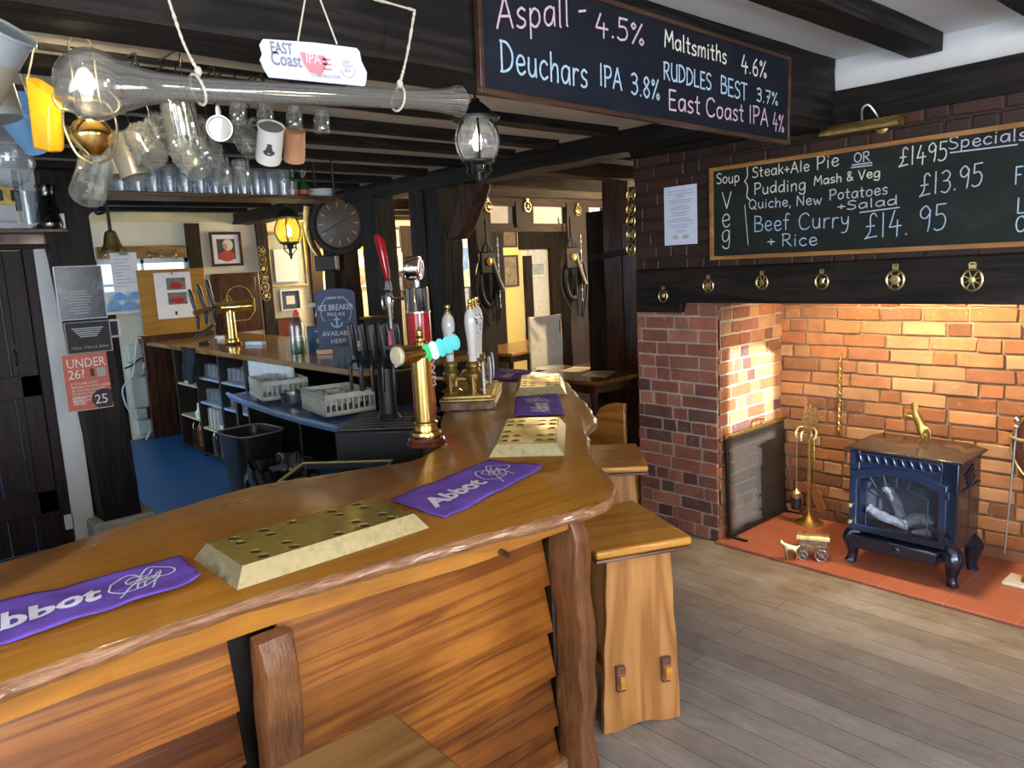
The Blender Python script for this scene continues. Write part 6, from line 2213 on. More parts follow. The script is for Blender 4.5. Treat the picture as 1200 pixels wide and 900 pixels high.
MB().box(LX - .022, LX - .004, .07, .925, 1.02, 1.16).box(LX - .022, LX - .004, .07, .925, .25, .40).box(LX - .022, LX - .004, .82, .925, .01, 1.94).build('door_ledge', M_doorwood, d1, bevel=0.004)
dl = MB()
dl.box(LX - .004, LX + .004, .79, .83, 1.20, 1.36)
dl.tube(bezier([(LX + .004, .81, 1.33), (LX + .04, .81, 1.31), (LX + .04, .81, 1.25), (LX + .004, .81, 1.23)], 5), .006, 8)
dl.build('door_latch', M_iron, d1)
MB().box(LX - .07, LX + .02, .925, .985, 0, 2.0).box(LX - .07, LX + .02, -.0, .998, 1.945, 2.02).box(LX - .07, LX + .02, 0, .07, 0, 2.0).build('door_frame', M_doorwood, d1, bevel=0.006)
tag(MB().box(0, .012, -.022, .022, -.05, .05).build('switch_plate', M_white, bevel=0.003), 'small white plate low down on the dark door frame above the bar edge', 'plate').location = (LX + .021, .962, .17)
post('trim_60', (-5.60, 1.155, 2.5), (-5.60, 1.268, 0.0), .34, .235, M_black_oak, 31, 0.02)
pf = MB()
pf.box(-5.80, -5.40, 1.07, 1.46, 0.0, .155)
S(pf, 'baseboard_post', plain('old_plaster_foot', (0.42, 0.42, 0.36), .9, bump=.4), bevel=0.015)
S2(rough_beam('trim_61', (LX + .02, -1.8, 2.02 - .02), (LX + .02, 1.12, 2.00), .10, .10, M_brown_oak_y, .008, 33))
# shelf over the door
sy = atx(78, 270, -5.42).y
t = thing('wall_shelf', 'dark wooden shelf with glassware fixed above the old door', 'shelf', (-5.5, .5, 2.06))
MB().box(-.09, .13, -1.6, sy - .5, -.025, 0).build('board', M_mahog, t, bevel=0.004)
MB().box(-.09, .02, -1.6, sy - .54, -.09, -.025).build('rail', M_mahog, t, bevel=0.004)
SZ = 2.061
p = atx(33, 252, -5.42)
o = MB().lathe([(0, 0), (.042, 0), (.058, .22), (.054, .22), (.040, .012), (0, .012)], 20).build('glass_vase', M_pintglass)
o.location = (-5.42, p.y, SZ)
tag(o, 'clear straight glass vase standing on the wall shelf', 'vase')
p = atx(57, 252, -5.42)
t = thing('decanter', 'dark glass decanter standing at the end of the wall shelf by the black post', 'decanter', (-5.42, p.y, SZ))
MB().lathe([(0, 0), (.07, 0), (.078, .03), (.06, .11), (.042, .17), (.048, .24), (.058, .26), (.052, .26), (.038, .17), (.055, .11), (.07, .03), (0, .01)], 20).build('vessel', pane('smoky_glass', (.35, .33, .33), .1), t)
MB().lathe([(.0, .005), (.066, .012), (.070, .03), (.060, .07), (0, .07)], 20).build('contents', plain('dark_spirit', (.03, .02, .015), .2), t)
p = atx(72, 262, -5.42)
o = MB().box(-.015, .015, -.015, .015, 0, .09).build('small_box', M_white, bevel=0.003)
o.location = (-5.40, p.y, SZ)
tag(o, 'small white upright box at the very end of the wall shelf', 'box')
for i in range(4):
 o = MB().box(-.09, .09, -.16, .16, 0, .008).build('paper_sheet', plain('pale_paper_%d' % i, (.50, .52, .58), .6, var=.2))
 o.location = (-5.46, .80 + .012 * i, SZ + .0085 * i)
 o.rotation_euler = (0, 0, R(5 * i - 8))
 tag(o, 'sheet of paper in the low pile on the wall shelf', 'paper', 'papers on the wall shelf')
y0, y1, z0, z1 = rectx(-8, 217, 17, 240, LX + .01)
t = thing('brass_switch', 'brass plate with two dark switches on the white wall above the shelf', 'light switch', (LX + .001, (y0 + y1) / 2, (z0 + z1) / 2))
MB().box(0, .006, -(y1 - y0) / 2, (y1 - y0) / 2, -(z1 - z0) / 2, (z1 - z0) / 2).build('plate', M_brass_dull, t, bevel=0.002)
for s_ in (-1, 1):
 MB().box(.006, .014, s_ * .03 + .005, s_ * .03 + .025, -.035, .03).build('switch', M_black, t, bevel=0.002)

# notices on the black post
NX = -5.415
def notice(px, label, kind, col, name='notice', cat='notice', thick=.008, back=None):
 """px: left, top, right, bottom rows of the notice in the photo frame"""
 y0, y1, z0, z1 = rectx(*px, NX)
 t = thing(name, label, cat, (NX, (y0 + y1) / 2, z0))
 w_, h_ = y1 - y0, z1 - z0
 MB().box(-thick, 0, -w_ / 2, w_ / 2, 0, h_).build('panel', col, t, bevel=.001)
 return t, w_, h_
u_, v_ = Vector((0, 1, 0)), Vector((0, 0, 1))
def slate_photo():
 t_ = NT('grey_sky_print')
 v = t_.coords((1, 1, 1))
 n = t_.noise(v, 7, 6, .65, 1.5)
 t_.l(t_.ramp(n, [(.35, (.012, .013, .018)), (.58, (.05, .058, .075)), (.8, (.30, .34, .42))]), t_.b.inputs['Base Color'])
 t_.setb(Roughness=.2)
 return t_.m
M_skyprint = slate_photo()
t, w_, h_ = notice((66, 312, 122, 374), 'grey marbled notice in a clear plastic sleeve, uppermost on the black post', 0, M_skyprint)
ed = MB()
for (a, b) in (((-w_ / 2, 0), (w_ / 2, 0)), ((w_ / 2, 0), (w_ / 2, h_)), ((w_ / 2, h_), (-w_ / 2, h_)), ((-w_ / 2, h_), (-w_ / 2, 0))):
 ed.tube([(.002, a[0], a[1]), (.002, b[0], b[1])], .004, 6)
ed.build('clear_sleeve_edge', plain('pale_plastic_edge', (.6, .65, .72), .2), t)
lt = MB()
for i in range(9):
 wv = rs.uniform(.05, .10)
 lt.box(.0002, .0012, -wv, wv * .6, h_ * .52 - i * .017, h_ * .52 - i * .017 + .004)
lt.build('printed_lines', plain('dim_white_print', (.5, .52, .55), .6), t, smooth=0)
t, w_, h_ = notice((77, 377, 130, 413), 'small black notice with gilt lettering, second on the black post', 0, M_ink_black)
ed = MB()
for (a, b) in (((-w_ / 2, 0), (w_ / 2, 0)), ((w_ / 2, 0), (w_ / 2, h_)), ((w_ / 2, h_), (-w_ / 2, h_)), ((-w_ / 2, h_), (-w_ / 2, 0))):
 ed.tube([(.002, a[0], a[1]), (.002, b[0], b[1])], .004, 6)
ed.build('clear_sleeve_edge', plain('grey_plastic_edge', (.3, .3, .32), .3), t)
lt = MB()
type_mesh(lt, '175ml, 175ml & 250ml', .024, (0.0, 0, .025), u_, v_, 'CENTER', .001)
lt.build('gilt_lettering', plain('gilt_print', (.5, .42, .22), .5), t, smooth=0)
lt = MB()
for i in range(5):
 lt.box(.0003, .0013, -.09 + .01 * i, .09 - .01 * i, h_ * .78 - i * .013, h_ * .78 - i * .013 + .006)
lt.build('white_printed_lines', plain('pale_print', (.55, .58, .62), .6), t, smooth=0)
t, w_, h_ = notice((76, 414, 129, 480), 'orange-red UNDER 26? age check poster, lowest on the black post', 0, plain('orange_red_poster', (.56, .13, .075), .45, var=.06), 'age_check_poster', 'poster')
lt = MB()
type_mesh(lt, 'UNDER', .082, (0, -w_ / 2 + .02, h_ - .085), u_, v_, 'LEFT', .001, .82)
type_mesh(lt, '26?', .082, (0, -w_ / 2 + .02, h_ - .155), u_, v_, 'LEFT', .001, .9)
for i, s_ in enumerate(('IF YOU ARE LUCKY', 'ENOUGH TO LOOK UNDER', '26, YOU WILL BE ASKED', 'TO PROVE THAT YOU ARE', 'OVER 18 WHEN YOU', 'BUY ALCOHOL')):
 type_mesh(lt, s_, .021, (0, -w_ / 2 + .03, h_ - .195 - i * .022), u_, v_, 'LEFT', .001, .86)
for i in range(5):
 lt.box(.0003, .0012, -w_ / 2 + .03, -.02 + rs.uniform(-.02, .01), .085 - i * .012, .089 - i * .012)
type_mesh(lt, '25', .085, (.0015, w_ / 2 - .105, .03), u_, v_, 'LEFT', .001, .95)
lt.build('white_lettering', plain('poster_white', (.82, .74, .72), .5), t, smooth=0)
ck = MB()
pr_ = [(min(w_ / 2, w_ / 2 - .045 + .075 * math.cos(2 * math.pi * i / 24)), max(.002, .06 + .065 * math.sin(2 * math.pi * i / 24))) for i in range(24)]
ck.prism(pr_, (.0002, 0, 0), u_, v_, .0008)
ck.box(.0002, .001, .02, .045, h_ - .15, h_ - .10)
ck.build('dark_roundel_print', plain('dark_plum_print', (.035, .02, .03), .5), t, smooth=0)
MB().box(.0002, .001, .06, .11, h_ - .155, h_ - .10).build('grey_card_print', plain('grey_green_print', (.35, .42, .38), .5), t, smooth=0)
MB().prism([(-w_ / 2 - .004, -.004), (w_ / 2 + .004, -.004), (w_ / 2 + .004, h_ + .004), (-w_ / 2 - .004, h_ + .004)], (-.009, 0, 0), u_, v_, .0005).build('backing', M_paper, t, smooth=0)
# tablet sticking out behind the post
y0, y1, z0, z1 = rectx(118, 374, 142, 396, -5.62)
t = thing('tablet', 'black-screened tablet in a white bezel sticking out beside the black post', 'tablet', (-5.62, (y0 + y1) / 2, z0))
MB().box(-.012, 0, -(y1 - y0) / 2 - .04, (y1 - y0) / 2, 0, z1 - z0).build('bezel', M_white, t, bevel=0.004)
MB().box(0, .001, -(y1 - y0) / 2 + .0, (y1 - y0) / 2 - .02, .015, z1 - z0 - .015).build('screen', M_ink_black, t)
MB().box(-.03, -.012, -(y1 - y0) / 2 - .06, (y1 - y0) / 2 - .06, .03, .07).build('bracket', M_black, t)

# ship's bell on its curved bracket
bp0 = atx(112, 243, -5.45)
t = thing('hand_bell', 'brass star-lipped bell hanging from a curved iron bracket on the black post', 'bell', (-5.45, bp0.y - .04, bp0.z))
b1 = atx(129, 270, -5.45) - Vector(t.location)
bt_ = atx(126, 239, -5.45) - Vector(t.location)
MB().tube(bezier([(0, .0, -.03), (0, b1.y * .35, .0), (0, b1.y * .7, .045), (0, b1.y * .98, .02), (0, b1.y, -.06), (0, b1.y, b1.z)], 6), .011, 8).build('bracket', M_iron, t)
sc_m = MB()
sc_m.tube(bezier([(0, -.03, .03), (.0, .03, .045), (0, .06, .02), (0, .03, -.01), (0, .045, -.04), (0, .09, -.03)], 5), .009, 8)
sc_m.box(-.012, .012, -.05, -.0, -.05, .05)
sc_m.build('scroll_plate', M_iron, t)
bl = MB()
n = 20
rings = [(.018, .0), (.034, -.012), (.045, -.05), (.052, -.09), (.072, -.125), (.066, -.125), (.045, -.085), (.02, -.02)]
b = len(bl.v)
for i, (r_, z) in enumerate(rings):
 for k in range(n):
  th = 2 * math.pi * k / n
  st2 = 1 + (.22 * math.cos(5 * th) if i in (4, 5) else 0.05 * math.cos(5 * th) if i in (3, 6) else 0)
  bl.v.append(Vector((math.cos(th) * r_ * st2, b1.y + math.sin(th) * r_ * st2, b1.z + z + (-.012 * math.cos(5 * th) if i in (4, 5) else 0))))
for i in range(len(rings) - 1):
 for k in range(n):
  l = (k + 1) % n
  bl._face([b + i * n + k, b + i * n + l, b + (i + 1) * n + l, b + (i + 1) * n + k])
bl._face([b + k for k in range(n)])
bl.build('bell', M_brass_dull, t)

# ------------------------------------------------------------------ hanging lantern lamps
M_bulb_warm = emit('warm_bulb', (1.0, 0.80, 0.45), 30)
M_bulb_white = emit('white_bulb', (1.0, 0.93, 0.78), 14)
M_pane_frost = pane('frosted_lamp_pane', (0.92, 0.93, 0.95), .10, .25)
M_pane_amber = pane('amber_lamp_pane', (0.95, 0.78, 0.30), .08, .25)
def opal(name, col, trans):
 """lamp glass: partly clear, partly diffusing"""
 t_ = NT(name)
 tr = t_.n('ShaderNodeBsdfTransparent')
 tl = t_.n('ShaderNodeBsdfTranslucent')
 gl_ = t_.n('ShaderNodeBsdfGlossy')
 gl_.inputs['Roughness'].default_value = .12
 tr.inputs[0].default_value = (*col, 1)
 tl.inputs[0].default_value = (*col, 1)
 m1 = t_.n('ShaderNodeMixShader')
 m2 = t_.n('ShaderNodeMixShader')
 m1.inputs[0].default_value = trans
 m2.inputs[0].default_value = .10
 t_.l(tr.outputs[0], m1.inputs[1])
 t_.l(tl.outputs[0], m1.inputs[2])
 t_.l(m1.outputs[0], m2.inputs[1])
 t_.l(gl_.outputs[0], m2.inputs[2])
 t_.l(m2.outputs[0], t_.t.nodes['Material Output'].inputs[0])
 return t_.m
M_opal = opal('opal_lamp_glass', (.90, .92, .95), .09)
M_opal_y = opal('amber_opal_glass', (.97, .83, .36), .22)
def lantern(loc, s, label, bulb, gl_, power, col, hang):
 """barrel lantern; loc is the top of the globe; s = globe radius"""
 t = thing('barrel_lantern', label, 'lamp', loc)
 r = s
 h = 1.7 * s
 globe = [(r * .62, 0), (r * .86, -h * .2), (r, -h * .47), (r * .93, -h * .75), (r * .70, -h)]
 gp = [(q.x, q.z) for q in bezier([(a, 0, z) for a, z in globe], 4)]
 MB().lathe(gp + [(a - .004, z) for a, z in reversed(gp)], 28).build('glass_globe', gl_, t)
 rb = MB()
 for k in range(6):
  th = 2 * math.pi * k / 6 + R(25)
  rb.tube([(a * 1.02 * math.cos(th), a * 1.02 * math.sin(th), z) for a, z in gp], r * .055, 6)
 rb.build('globe_ribs', M_lampiron, t)
 MB().lathe([(r * .60, -.004), (r * 1.02, .0), (r * 1.04, r * .10), (r * .85, r * .2), (r * .62, r * .45), (r * .35, r * .68), (r * .2, r * .78), (r * .18, r * .9), (0, r * .95)], 28).build('cap', M_lampiron, t)
 lo_ = MB()
 lo_.lathe([(0, -h), (r * .72, -h + .002), (r * .72, -h - r * .08), (r * .55, -h - r * .12), (r * .25, -h - r * .2), (r * .2, -h - r * .42), (r * .13, -h - r * .5), (r * .11, -h - r * .85), (r * .18, -h - r * .9), (r * .07, -h - r * 1.02), (r * .10, -h - r * 1.12), (0, -h - r * 1.25)], 24)
 for k in range(4):
  th = 2 * math.pi * k / 4 + R(20)
  c, s_ = math.cos(th), math.sin(th)
  lo_.tube(bezier([(r * .70 * c, r * .70 * s_, -h - r * .06), (r * .56 * c, r * .56 * s_, -h - r * .28), (r * .62 * c, r * .62 * s_, -h - r * .48), (r * .35 * c, r * .35 * s_, -h - r * .72), (r * .12 * c, r * .12 * s_, -h - r * .9)], 5), r * .035, 6)
  lo_.tube([(r * .2 * c, r * .2 * s_, -h - r * .42), (r * .6 * c, r * .6 * s_, -h - r * .42)], r * .03, 6)
 lo_.build('lower_bracket', M_lampiron, t)
 bb = MB()
 bb.ellipsoid((0, 0, -h * .55), r * .20, r * .20, r * .42, 14, 10)
 b_ = bb.build('bulb', bulb, t)
 MB().lathe([(0, -h), (r * .14, -h), (r * .14, -h * .76), (0, -h * .76)], 12).build('lamp_holder', M_lampiron, t)
 if hang:
  MB().tube([(0, 0, r * .9), (0, 0, r * .9 + hang)], r * .05, 8).build('hanger', M_lampiron, t)
 lp = light('POINT', 'lantern_light', Vector(loc) + Vector((0, 0, -h * .5)), power, col, r * .2)
 return t
p = atx(558, 141, -2.5)
p2 = atx(558, 188, -2.5)
lantern((-2.5, p.y, p.z), (p.z - p2.z) / 1.7, 'black barrel lantern with clear panes glowing white, hanging beside the end of the yard glass', M_bulb_white, M_opal, 12, (1.0, .90, .72), 2.42 - p.z - .085)
g_shelf = (atx(104, 232, -4.5).z + atx(386, 236, -4.5).z) / 2
p = atx(337, 256, -4.6)
p2 = atx(337, 284, -4.6)
lantern((-4.6, p.y, p.z), (p.z - p2.z) / 1.7, 'amber glass barrel lantern hanging under the shelf of pint glasses', M_bulb_warm, M_opal_y, 40, (1.0, .78, .36), g_shelf - p.z - .062)

# ------------------------------------------------------------------ glass shelf over the back of the bar
SX = -4.5
g0, g1 = atx(104, 232, SX), atx(386, 236, SX)
zs = (g0.z + g1.z) / 2
t = thing('glass_shelf', 'long wooden shelf of pint glasses hung from the ceiling behind the bar', 'shelf', (SX, (g0.y + g1.y) / 2, zs))
L2 = (g1.y - g0.y) / 2
MB().box(-.14, .14, -L2, L2, 0, .022).build('board', wood('shelf_oak', (.03, .015, .007), (.09, .05, .02), (.17, .10, .04), 'y', .4, .1), t, bevel=.004)
hr = MB()
for y in (-L2 + .06, L2 - .03):
 for x in (-.12, .12):
  hr.tube([(x, y, .02), (x, y, 2.42 - zs)], .008, 8)
hr.build('hanger_rods', M_iron, t)
M_pint = M_pintglass
pg = MB().lathe([(0, 0), (.030, 0), (.036, .06), (.041, .10), (.040, .115), (.042, .145), (.039, .145), (.037, .115), (.033, .06), (.027, .012), (0, .012)], 16).build('pint_glass', M_pint)
tag(pg, 'clear pint glass standing in the close rows on the hanging shelf', 'pint glass', 'pint glasses on the hanging shelf')
first = True
for r_ in range(3):
 n_ = 13
 for i in range(n_):
  y = g0.y + .06 + i * .083
  x = SX + .09 - r_ * .09
  if first:
   pg.location = (x, y, zs + .023)
   first = False
  else:
   dup(pg, (x, y, zs + .023))
# tumblers with patterned rims further along
for i in range(4):
 y = atx(302 + i * 11, 217, SX).y
 tumbler('short_tumbler', 'short clear tumbler beside the green bottles on the hanging shelf', 'glass', 'short tumblers on the hanging shelf', (SX + .08, y, zs + .023), .036, .085, M_pint, .85)
for i, px in enumerate((338, 350)):
 y = atx(px, 215, SX).y
 t = thing('green_bottle', ('slim dark green bottle on the hanging shelf, next to the tumblers', 'slim dark green bottle on the hanging shelf, next to the white plates')[i], 'bottle', (SX + .06, y, zs + .023))
 MB().lathe([(0, 0), (.03, 0), (.032, .05), (.026, .07), (.012, .10), (.012, .13), (.022, .15), (.022, .158), (0, .158)], 16).build('bottle', plain('green_bottle_body', (.01, .07, .02), .1, coat=.6), t)
 MB().lathe([(.0322, .015), (.0328, .04)], 16).build('red_label', plain('red_label', (.4, .07, .03), .5), t)
for i in range(3):
 pl_ = MB().lathe([(0, 0), (.05, 0), (.08, .012), (.085, .016), (.05, .006), (0, .005)], 24).build('white_plate', M_ceramic)
 pl_.location = (SX + .03, atx(373, 222, SX).y, zs + .023 + i * .0165)
 tag(pl_, ('white plate at the bottom of the small stack on the hanging shelf', 'white plate in the middle of the small stack on the hanging shelf', 'white plate on top of the small stack on the hanging shelf')[i], 'plate')

# ------------------------------------------------------------------ yard of ale and its ropes
YX = -1.69
ya, yb = atx(62, 97, YX), atx(538, 119, YX)
t = thing('yard_glass', 'yard of ale glass with a round bulb hung on ropes below the black beam', 'yard of ale', ya)
Ly = (yb - ya).length
ydir = (yb - ya).normalized()
R0 = .068
prof = []
for i in range(13):
 a_ = math.pi * i / 12 * .70
 prof.append((max(.0005, R0 * math.sin(a_)), R0 - R0 * math.cos(a_)))
prof += [(.046, .135), (.036, .165), (.029, .21), (.0255, .27), (.024, .40), (.024, Ly - .20), (.026, Ly - .13), (.031, Ly - .06), (.040, Ly - .008), (.041, Ly)]
M_yard = pane('yard_glass_clear', (.90, .89, .86), .10, .07, .7, .055)
yg_o = prof + [(max(.0002, r_ - .003), z + (.003 if z < .05 else 0)) for r_, z in reversed(prof)]
MB().lathe_dir(yg_o, (0, 0, 0), ydir, 40).build('glass', M_yard, t)
MB().lathe_dir([(.0375, Ly - .085), (.039, Ly - .05), (.0385, Ly - .05), (.034, Ly - .085)], (0, 0, 0), ydir, 30).build('cut_rim', M_silverbrass, t) if False else None
cutm = MB()
for k in range(14):
 a_ = 2 * math.pi * k / 14
 h_ = Vector((0, 0, 1))
 aa = h_.cross(ydir).normalized()
 bb_ = ydir.cross(aa)
 pth = []
 for f in (0, .25, .5, .75, 1):
  rr_ = .0275 + .0135 * f * f
  pth.append(ydir * (Ly - .095 + .09 * f) + aa * rr_ * math.cos(a_) + bb_ * rr_ * math.sin(a_))
 cutm.tube(pth, .0012, 5)
cutm.build('cut_pattern', M_glass, t)
def rope(pts, r_=.0042):
 P = bezier(pts, 8)
 m = MB()
 tot = 0
 strands = [[], []]
 for i, q in enumerate(P):
  d = (P[min(i + 1, len(P) - 1)] - P[max(i - 1, 0)]).normalized()
  a_ = d.cross(Vector((0, 0, 1)))
  if a_.length < .1:
   a_ = d.cross(Vector((1, 0, 0)))
  a_.normalize()
  b_ = d.cross(a_)
  if i:
   tot += (q - P[i - 1]).length
  for k in range(2):
   th = tot * 300 + k * math.pi
   strands[k].append(q + a_ * math.cos(th) * r_ * .5 + b_ * math.sin(th) * r_ * .5)
 for s_ in strands:
  m.tube(s_, r_ * .75, 7)
 return m
def loop(c, d, r_, seg=18):
 d = Vector(d).normalized()
 a_ = Vector((0, 0, 1)).cross(d).normalized()
 b_ = d.cross(a_)
 return [c + a_ * math.cos(2 * math.pi * i / seg) * r_ + b_ * math.sin(2 * math.pi * i / seg) * r_ for i in range(seg + 1)]
for i, (pk_, pt_, tilt) in enumerate(((232, 196, -.02), (466, 486, .04))):
 # the rope loop sits round the glass; the long end runs up to the beam
 f = (atx(pk_, 105, YX).y - ya.y) / (yb.y - ya.y)
 c = ya + (yb - ya) * f
 tp = atx(pt_, -6 if i == 0 else 12, YX + .005)
 tr = thing('hanging_rope', ('thin pale rope knotted round the yard glass near its bulb', 'thin pale rope knotted round the yard glass near its open end')[i], 'rope', c)
 lp_ = loop(Vector((0, 0, 0)), ydir + Vector((0, 0, .25 if i == 0 else -.2)), .031 if i == 0 else .030)
 kn_ = Vector((0.012, 0, .034))
 m = rope(lp_, .0028)
 m2 = rope([kn_, (tp - c) * .5 + Vector((.003, 0, 0)), tp - c], .0034)
 if i == 1:
  m3 = rope([tp - c, atx(428, -4, YX + .005) - c], .0034)
  m2.f += [[q + len(m2.v) for q in f_] for f_ in m3.f]
  m2.c += m3.c
  m2.mi += m3.mi
  m2.v += m3.v
 m.build('loop', M_rope, tr)
 m2.build('long_end', M_rope, tr)
 kb = MB().ellipsoid(kn_, .008, .008, .011, 12, 8)
 kb.build('knot', M_rope, tr)
# East Coast sign on strings
SgX = -1.672
cs = [atx(*q, SgX) for q in ((310, 90), (432, 100), (424, 55), (306, 45))]
t = thing('hanging_beer_sign', 'small white East Coast IPA sign hung on strings in front of the beam', 'sign', cs[0])
lo = cs[0]
us = (cs[1] - cs[0]).normalized()
vs = Vector((0, -us.z, us.y))
w_ = (cs[1] - cs[0]).length
h_ = (cs[3] - cs[0]).dot(vs)
prs = [(.012, 0), (w_ - .010, -.003), (w_ - .004, .012), (w_, .03), (w_ - .012, .055), (w_ - .014, h_ - .004), (w_ - .022, h_ + .004), (w_ * .5, h_ + .005), (.010, h_), (.0, h_ - .012), (.003, h_ * .6), (-.004, h_ * .45), (.002, h_ * .22)]
M_sgn = plain('pale_blue_white_board', (.62, .65, .80), .5, var=.04)
MB().prism(prs, Vector((-.006, 0, 0)), us, vs, .006).build('board', M_sgn, t, bevel=.001)
def sgt(txts, mat, nm):
 lt = MB()
 for (txt, size, a, b, st_, bo) in txts:
  type_mesh(lt, txt, size, us * a + vs * b, us, vs, 'LEFT', .0008, st_, 0, bo)
 return lt, mat, nm
lt, m_, nm = sgt([('EAST', .034, .022, h_ * .66, .72, .02), ('Coast', .041, .020, h_ * .34, .76, .02), ('AVAILABLE HERE', .0105, .115, h_ * .11, 1.0, 0.0)], None, '')
lt.build('grey_lettering', plain('sign_grey_ink', (.20, .20, .28), .6), t, smooth=0)
rd = MB()
mp_ = [(0, .0), (.062, -.004), (.070, -.018), (.058, -.034), (.046, -.052), (.036, -.046), (.018, -.044), (.006, -.026)]
rd.prism([(.094 + a, h_ * .76 + b) for a, b in mp_], Vector((.0003, 0, 0)), us, vs, .0006)
for k in range(3):
 rd.prism([(.150, h_ * .60 - k * .011), (.172, h_ * .60 - k * .011), (.172, h_ * .60 - k * .011 + .004), (.150, h_ * .60 - k * .011 + .004)], Vector((.0003, 0, 0)), us, vs, .0006)
rd.build('red_map_print', plain('sign_red_ink', (.62, .22, .26), .6), t, smooth=0)
lt = MB()
type_mesh(lt, 'IPA', .034, us * .106 + vs * (h_ * .47) + Vector((.001, 0, 0)), us, vs, 'LEFT', .0008, .8)
lt.build('pale_lettering', M_sgn, t, smooth=0)
lt = MB()
rr_ = [us * (.215 + .020 * math.cos(2 * math.pi * i / 22)) + vs * (h_ * .44 + .022 * math.sin(2 * math.pi * i / 22)) for i in range(12, 23)]
lt.ribbon([q + Vector((.0009, 0, 0)) for q in rr_], .0015, (1, 0, 0))
type_mesh(lt, 'EAST', .010, us * .203 + vs * (h_ * .56), us, vs, 'LEFT', .0008, .9)
type_mesh(lt, 'COAST', .010, us * .200 + vs * (h_ * .45), us, vs, 'LEFT', .0008, .9)
type_mesh(lt, 'IPA', .012, us * .206 + vs * (h_ * .31), us, vs, 'LEFT', .0008, .9)
lt.build('round_emblem_print', plain('sign_dull_red', (.45, .22, .28), .6), t, smooth=0)
sm = MB()
for (pa, pb_) in (((349, 49), (358, -4)), ((395, 52), (374, -4))):
 a_, b_ = atx(*pa, SgX) - lo, atx(*pb_, SgX) - lo
 sm.tube([a_, b_], .0022, 6)
sm.build('strings', M_rope, t)

# ------------------------------------------------------------------ mugs and jugs on hooks
RX = -2.62
t = thing('mug_rail', 'black iron rail of hooks under the joists carrying the glass mugs', 'rail', (RX, 1.0, 2.405))
MB().box(-.012, .012, -.45, .55, -.018, -.002).build('bar', M_iron, t)
def hook_at(y, dx=0.0):
 m = MB().tube(bezier([(0, y - 1.0, -.012), (dx, y - 1.0, -.02), (dx, y - 1.0, -.05), (dx + .012, y - 1.0, -.066), (dx + .022, y - 1.0, -.05)], 5), .003, 6)
 return m.build('hook', M_iron, t)
def mug(kind, loc, axis, s, label, mat, group=None):
 """kind: dimpled, straight, tankard; axis: direction the mouth points; loc: centre"""
 axis = Vector(axis).normalized()
 h = Vector((0, 0, 1)) if abs(axis.z) < .95 else Vector((1, 0, 0))
 xa = (h - axis * h.dot(axis)).normalized()   # handle side
 ya_ = axis.cross(xa)
 mtx = Matrix(((xa.x, ya_.x, axis.x, loc[0]), (xa.y, ya_.y, axis.y, loc[1]), (xa.z, ya_.z, axis.z, loc[2]), (0, 0, 0, 1)))
 t = thing('hanging_mug', label, 'mug', group=group, mat=mtx)
 r, H = .043 * s, .125 * s
 if kind == 'dimpled':
  n, prof_ = 24, [(r * .86, -H / 2), (r * 1.02, -H * .38), (r * 1.08, -H * .1), (r * 1.0, H * .2), (r * .96, H * .5)]
  m = MB()
  b = 0
  rows = 14
  for j in range(rows + 1):
   f = j / rows * (len(prof_) - 1)
   k_ = min(int(f), len(prof_) - 2)
   rr = prof_[k_][0] + (prof_[k_ + 1][0] - prof_[k_][0]) * (f - k_)
   zz = prof_[k_][1] + (prof_[k_ + 1][1] - prof_[k_][1]) * (f - k_)
   for k in range(n):
    th = 2 * math.pi * k / n
    dm = .006 * s * math.cos(th * 8) * math.cos(j * 1.7) if zz < H * .25 else 0
    m.v.append(Vector(((rr + dm) * math.cos(th), (rr + dm) * math.sin(th), zz)))
  for j in range(rows):
   for k in range(n):
    l = (k + 1) % n
    m._face([j * n + k, j * n + l, (j + 1) * n + l, (j + 1) * n + k])
  m._face([k for k in reversed(range(n))])
  m.lathe([(r * .96, H * .5), (r * .88, H * .5), (r * .86, -H * .4), (0, -H * .42)], n)
  m.build('body', mat, t, smooth=70)
 elif kind == 'straight':
  MB().lathe([(0, -H / 2), (r * .92, -H / 2), (r, -H * .42), (r, H * .5), (r * .92, H * .5), (r * .9, -H * .4), (0, -H * .4)], 24).build('body', mat, t)
 else:
  MB().lathe([(0, -H / 2), (r * .95, -H / 2), (r, -H * .4), (r * .98, H * .4), (r * 1.03, H * .5), (r * .95, H * .5), (r * .9, H * .4), (r * .9, -H * .4), (0, -H * .42)], 28).build('body', mat, t)
 hp_ = [(r * .96, 0, H * .30), (r * 1.5, 0, H * .32), (r * 1.75, 0, 0), (r * 1.5, 0, -H * .28), (r * .98, 0, -H * .26)]
 MB().tube(bezier(hp_, 5), .0075 * s, 8).build('handle', mat, t)
 return t
M_mugglass = pane('mug_glass', (.93, .95, .94), .16, .06, .7, .05)
G = 'glass beer mugs on hooks under the ceiling'
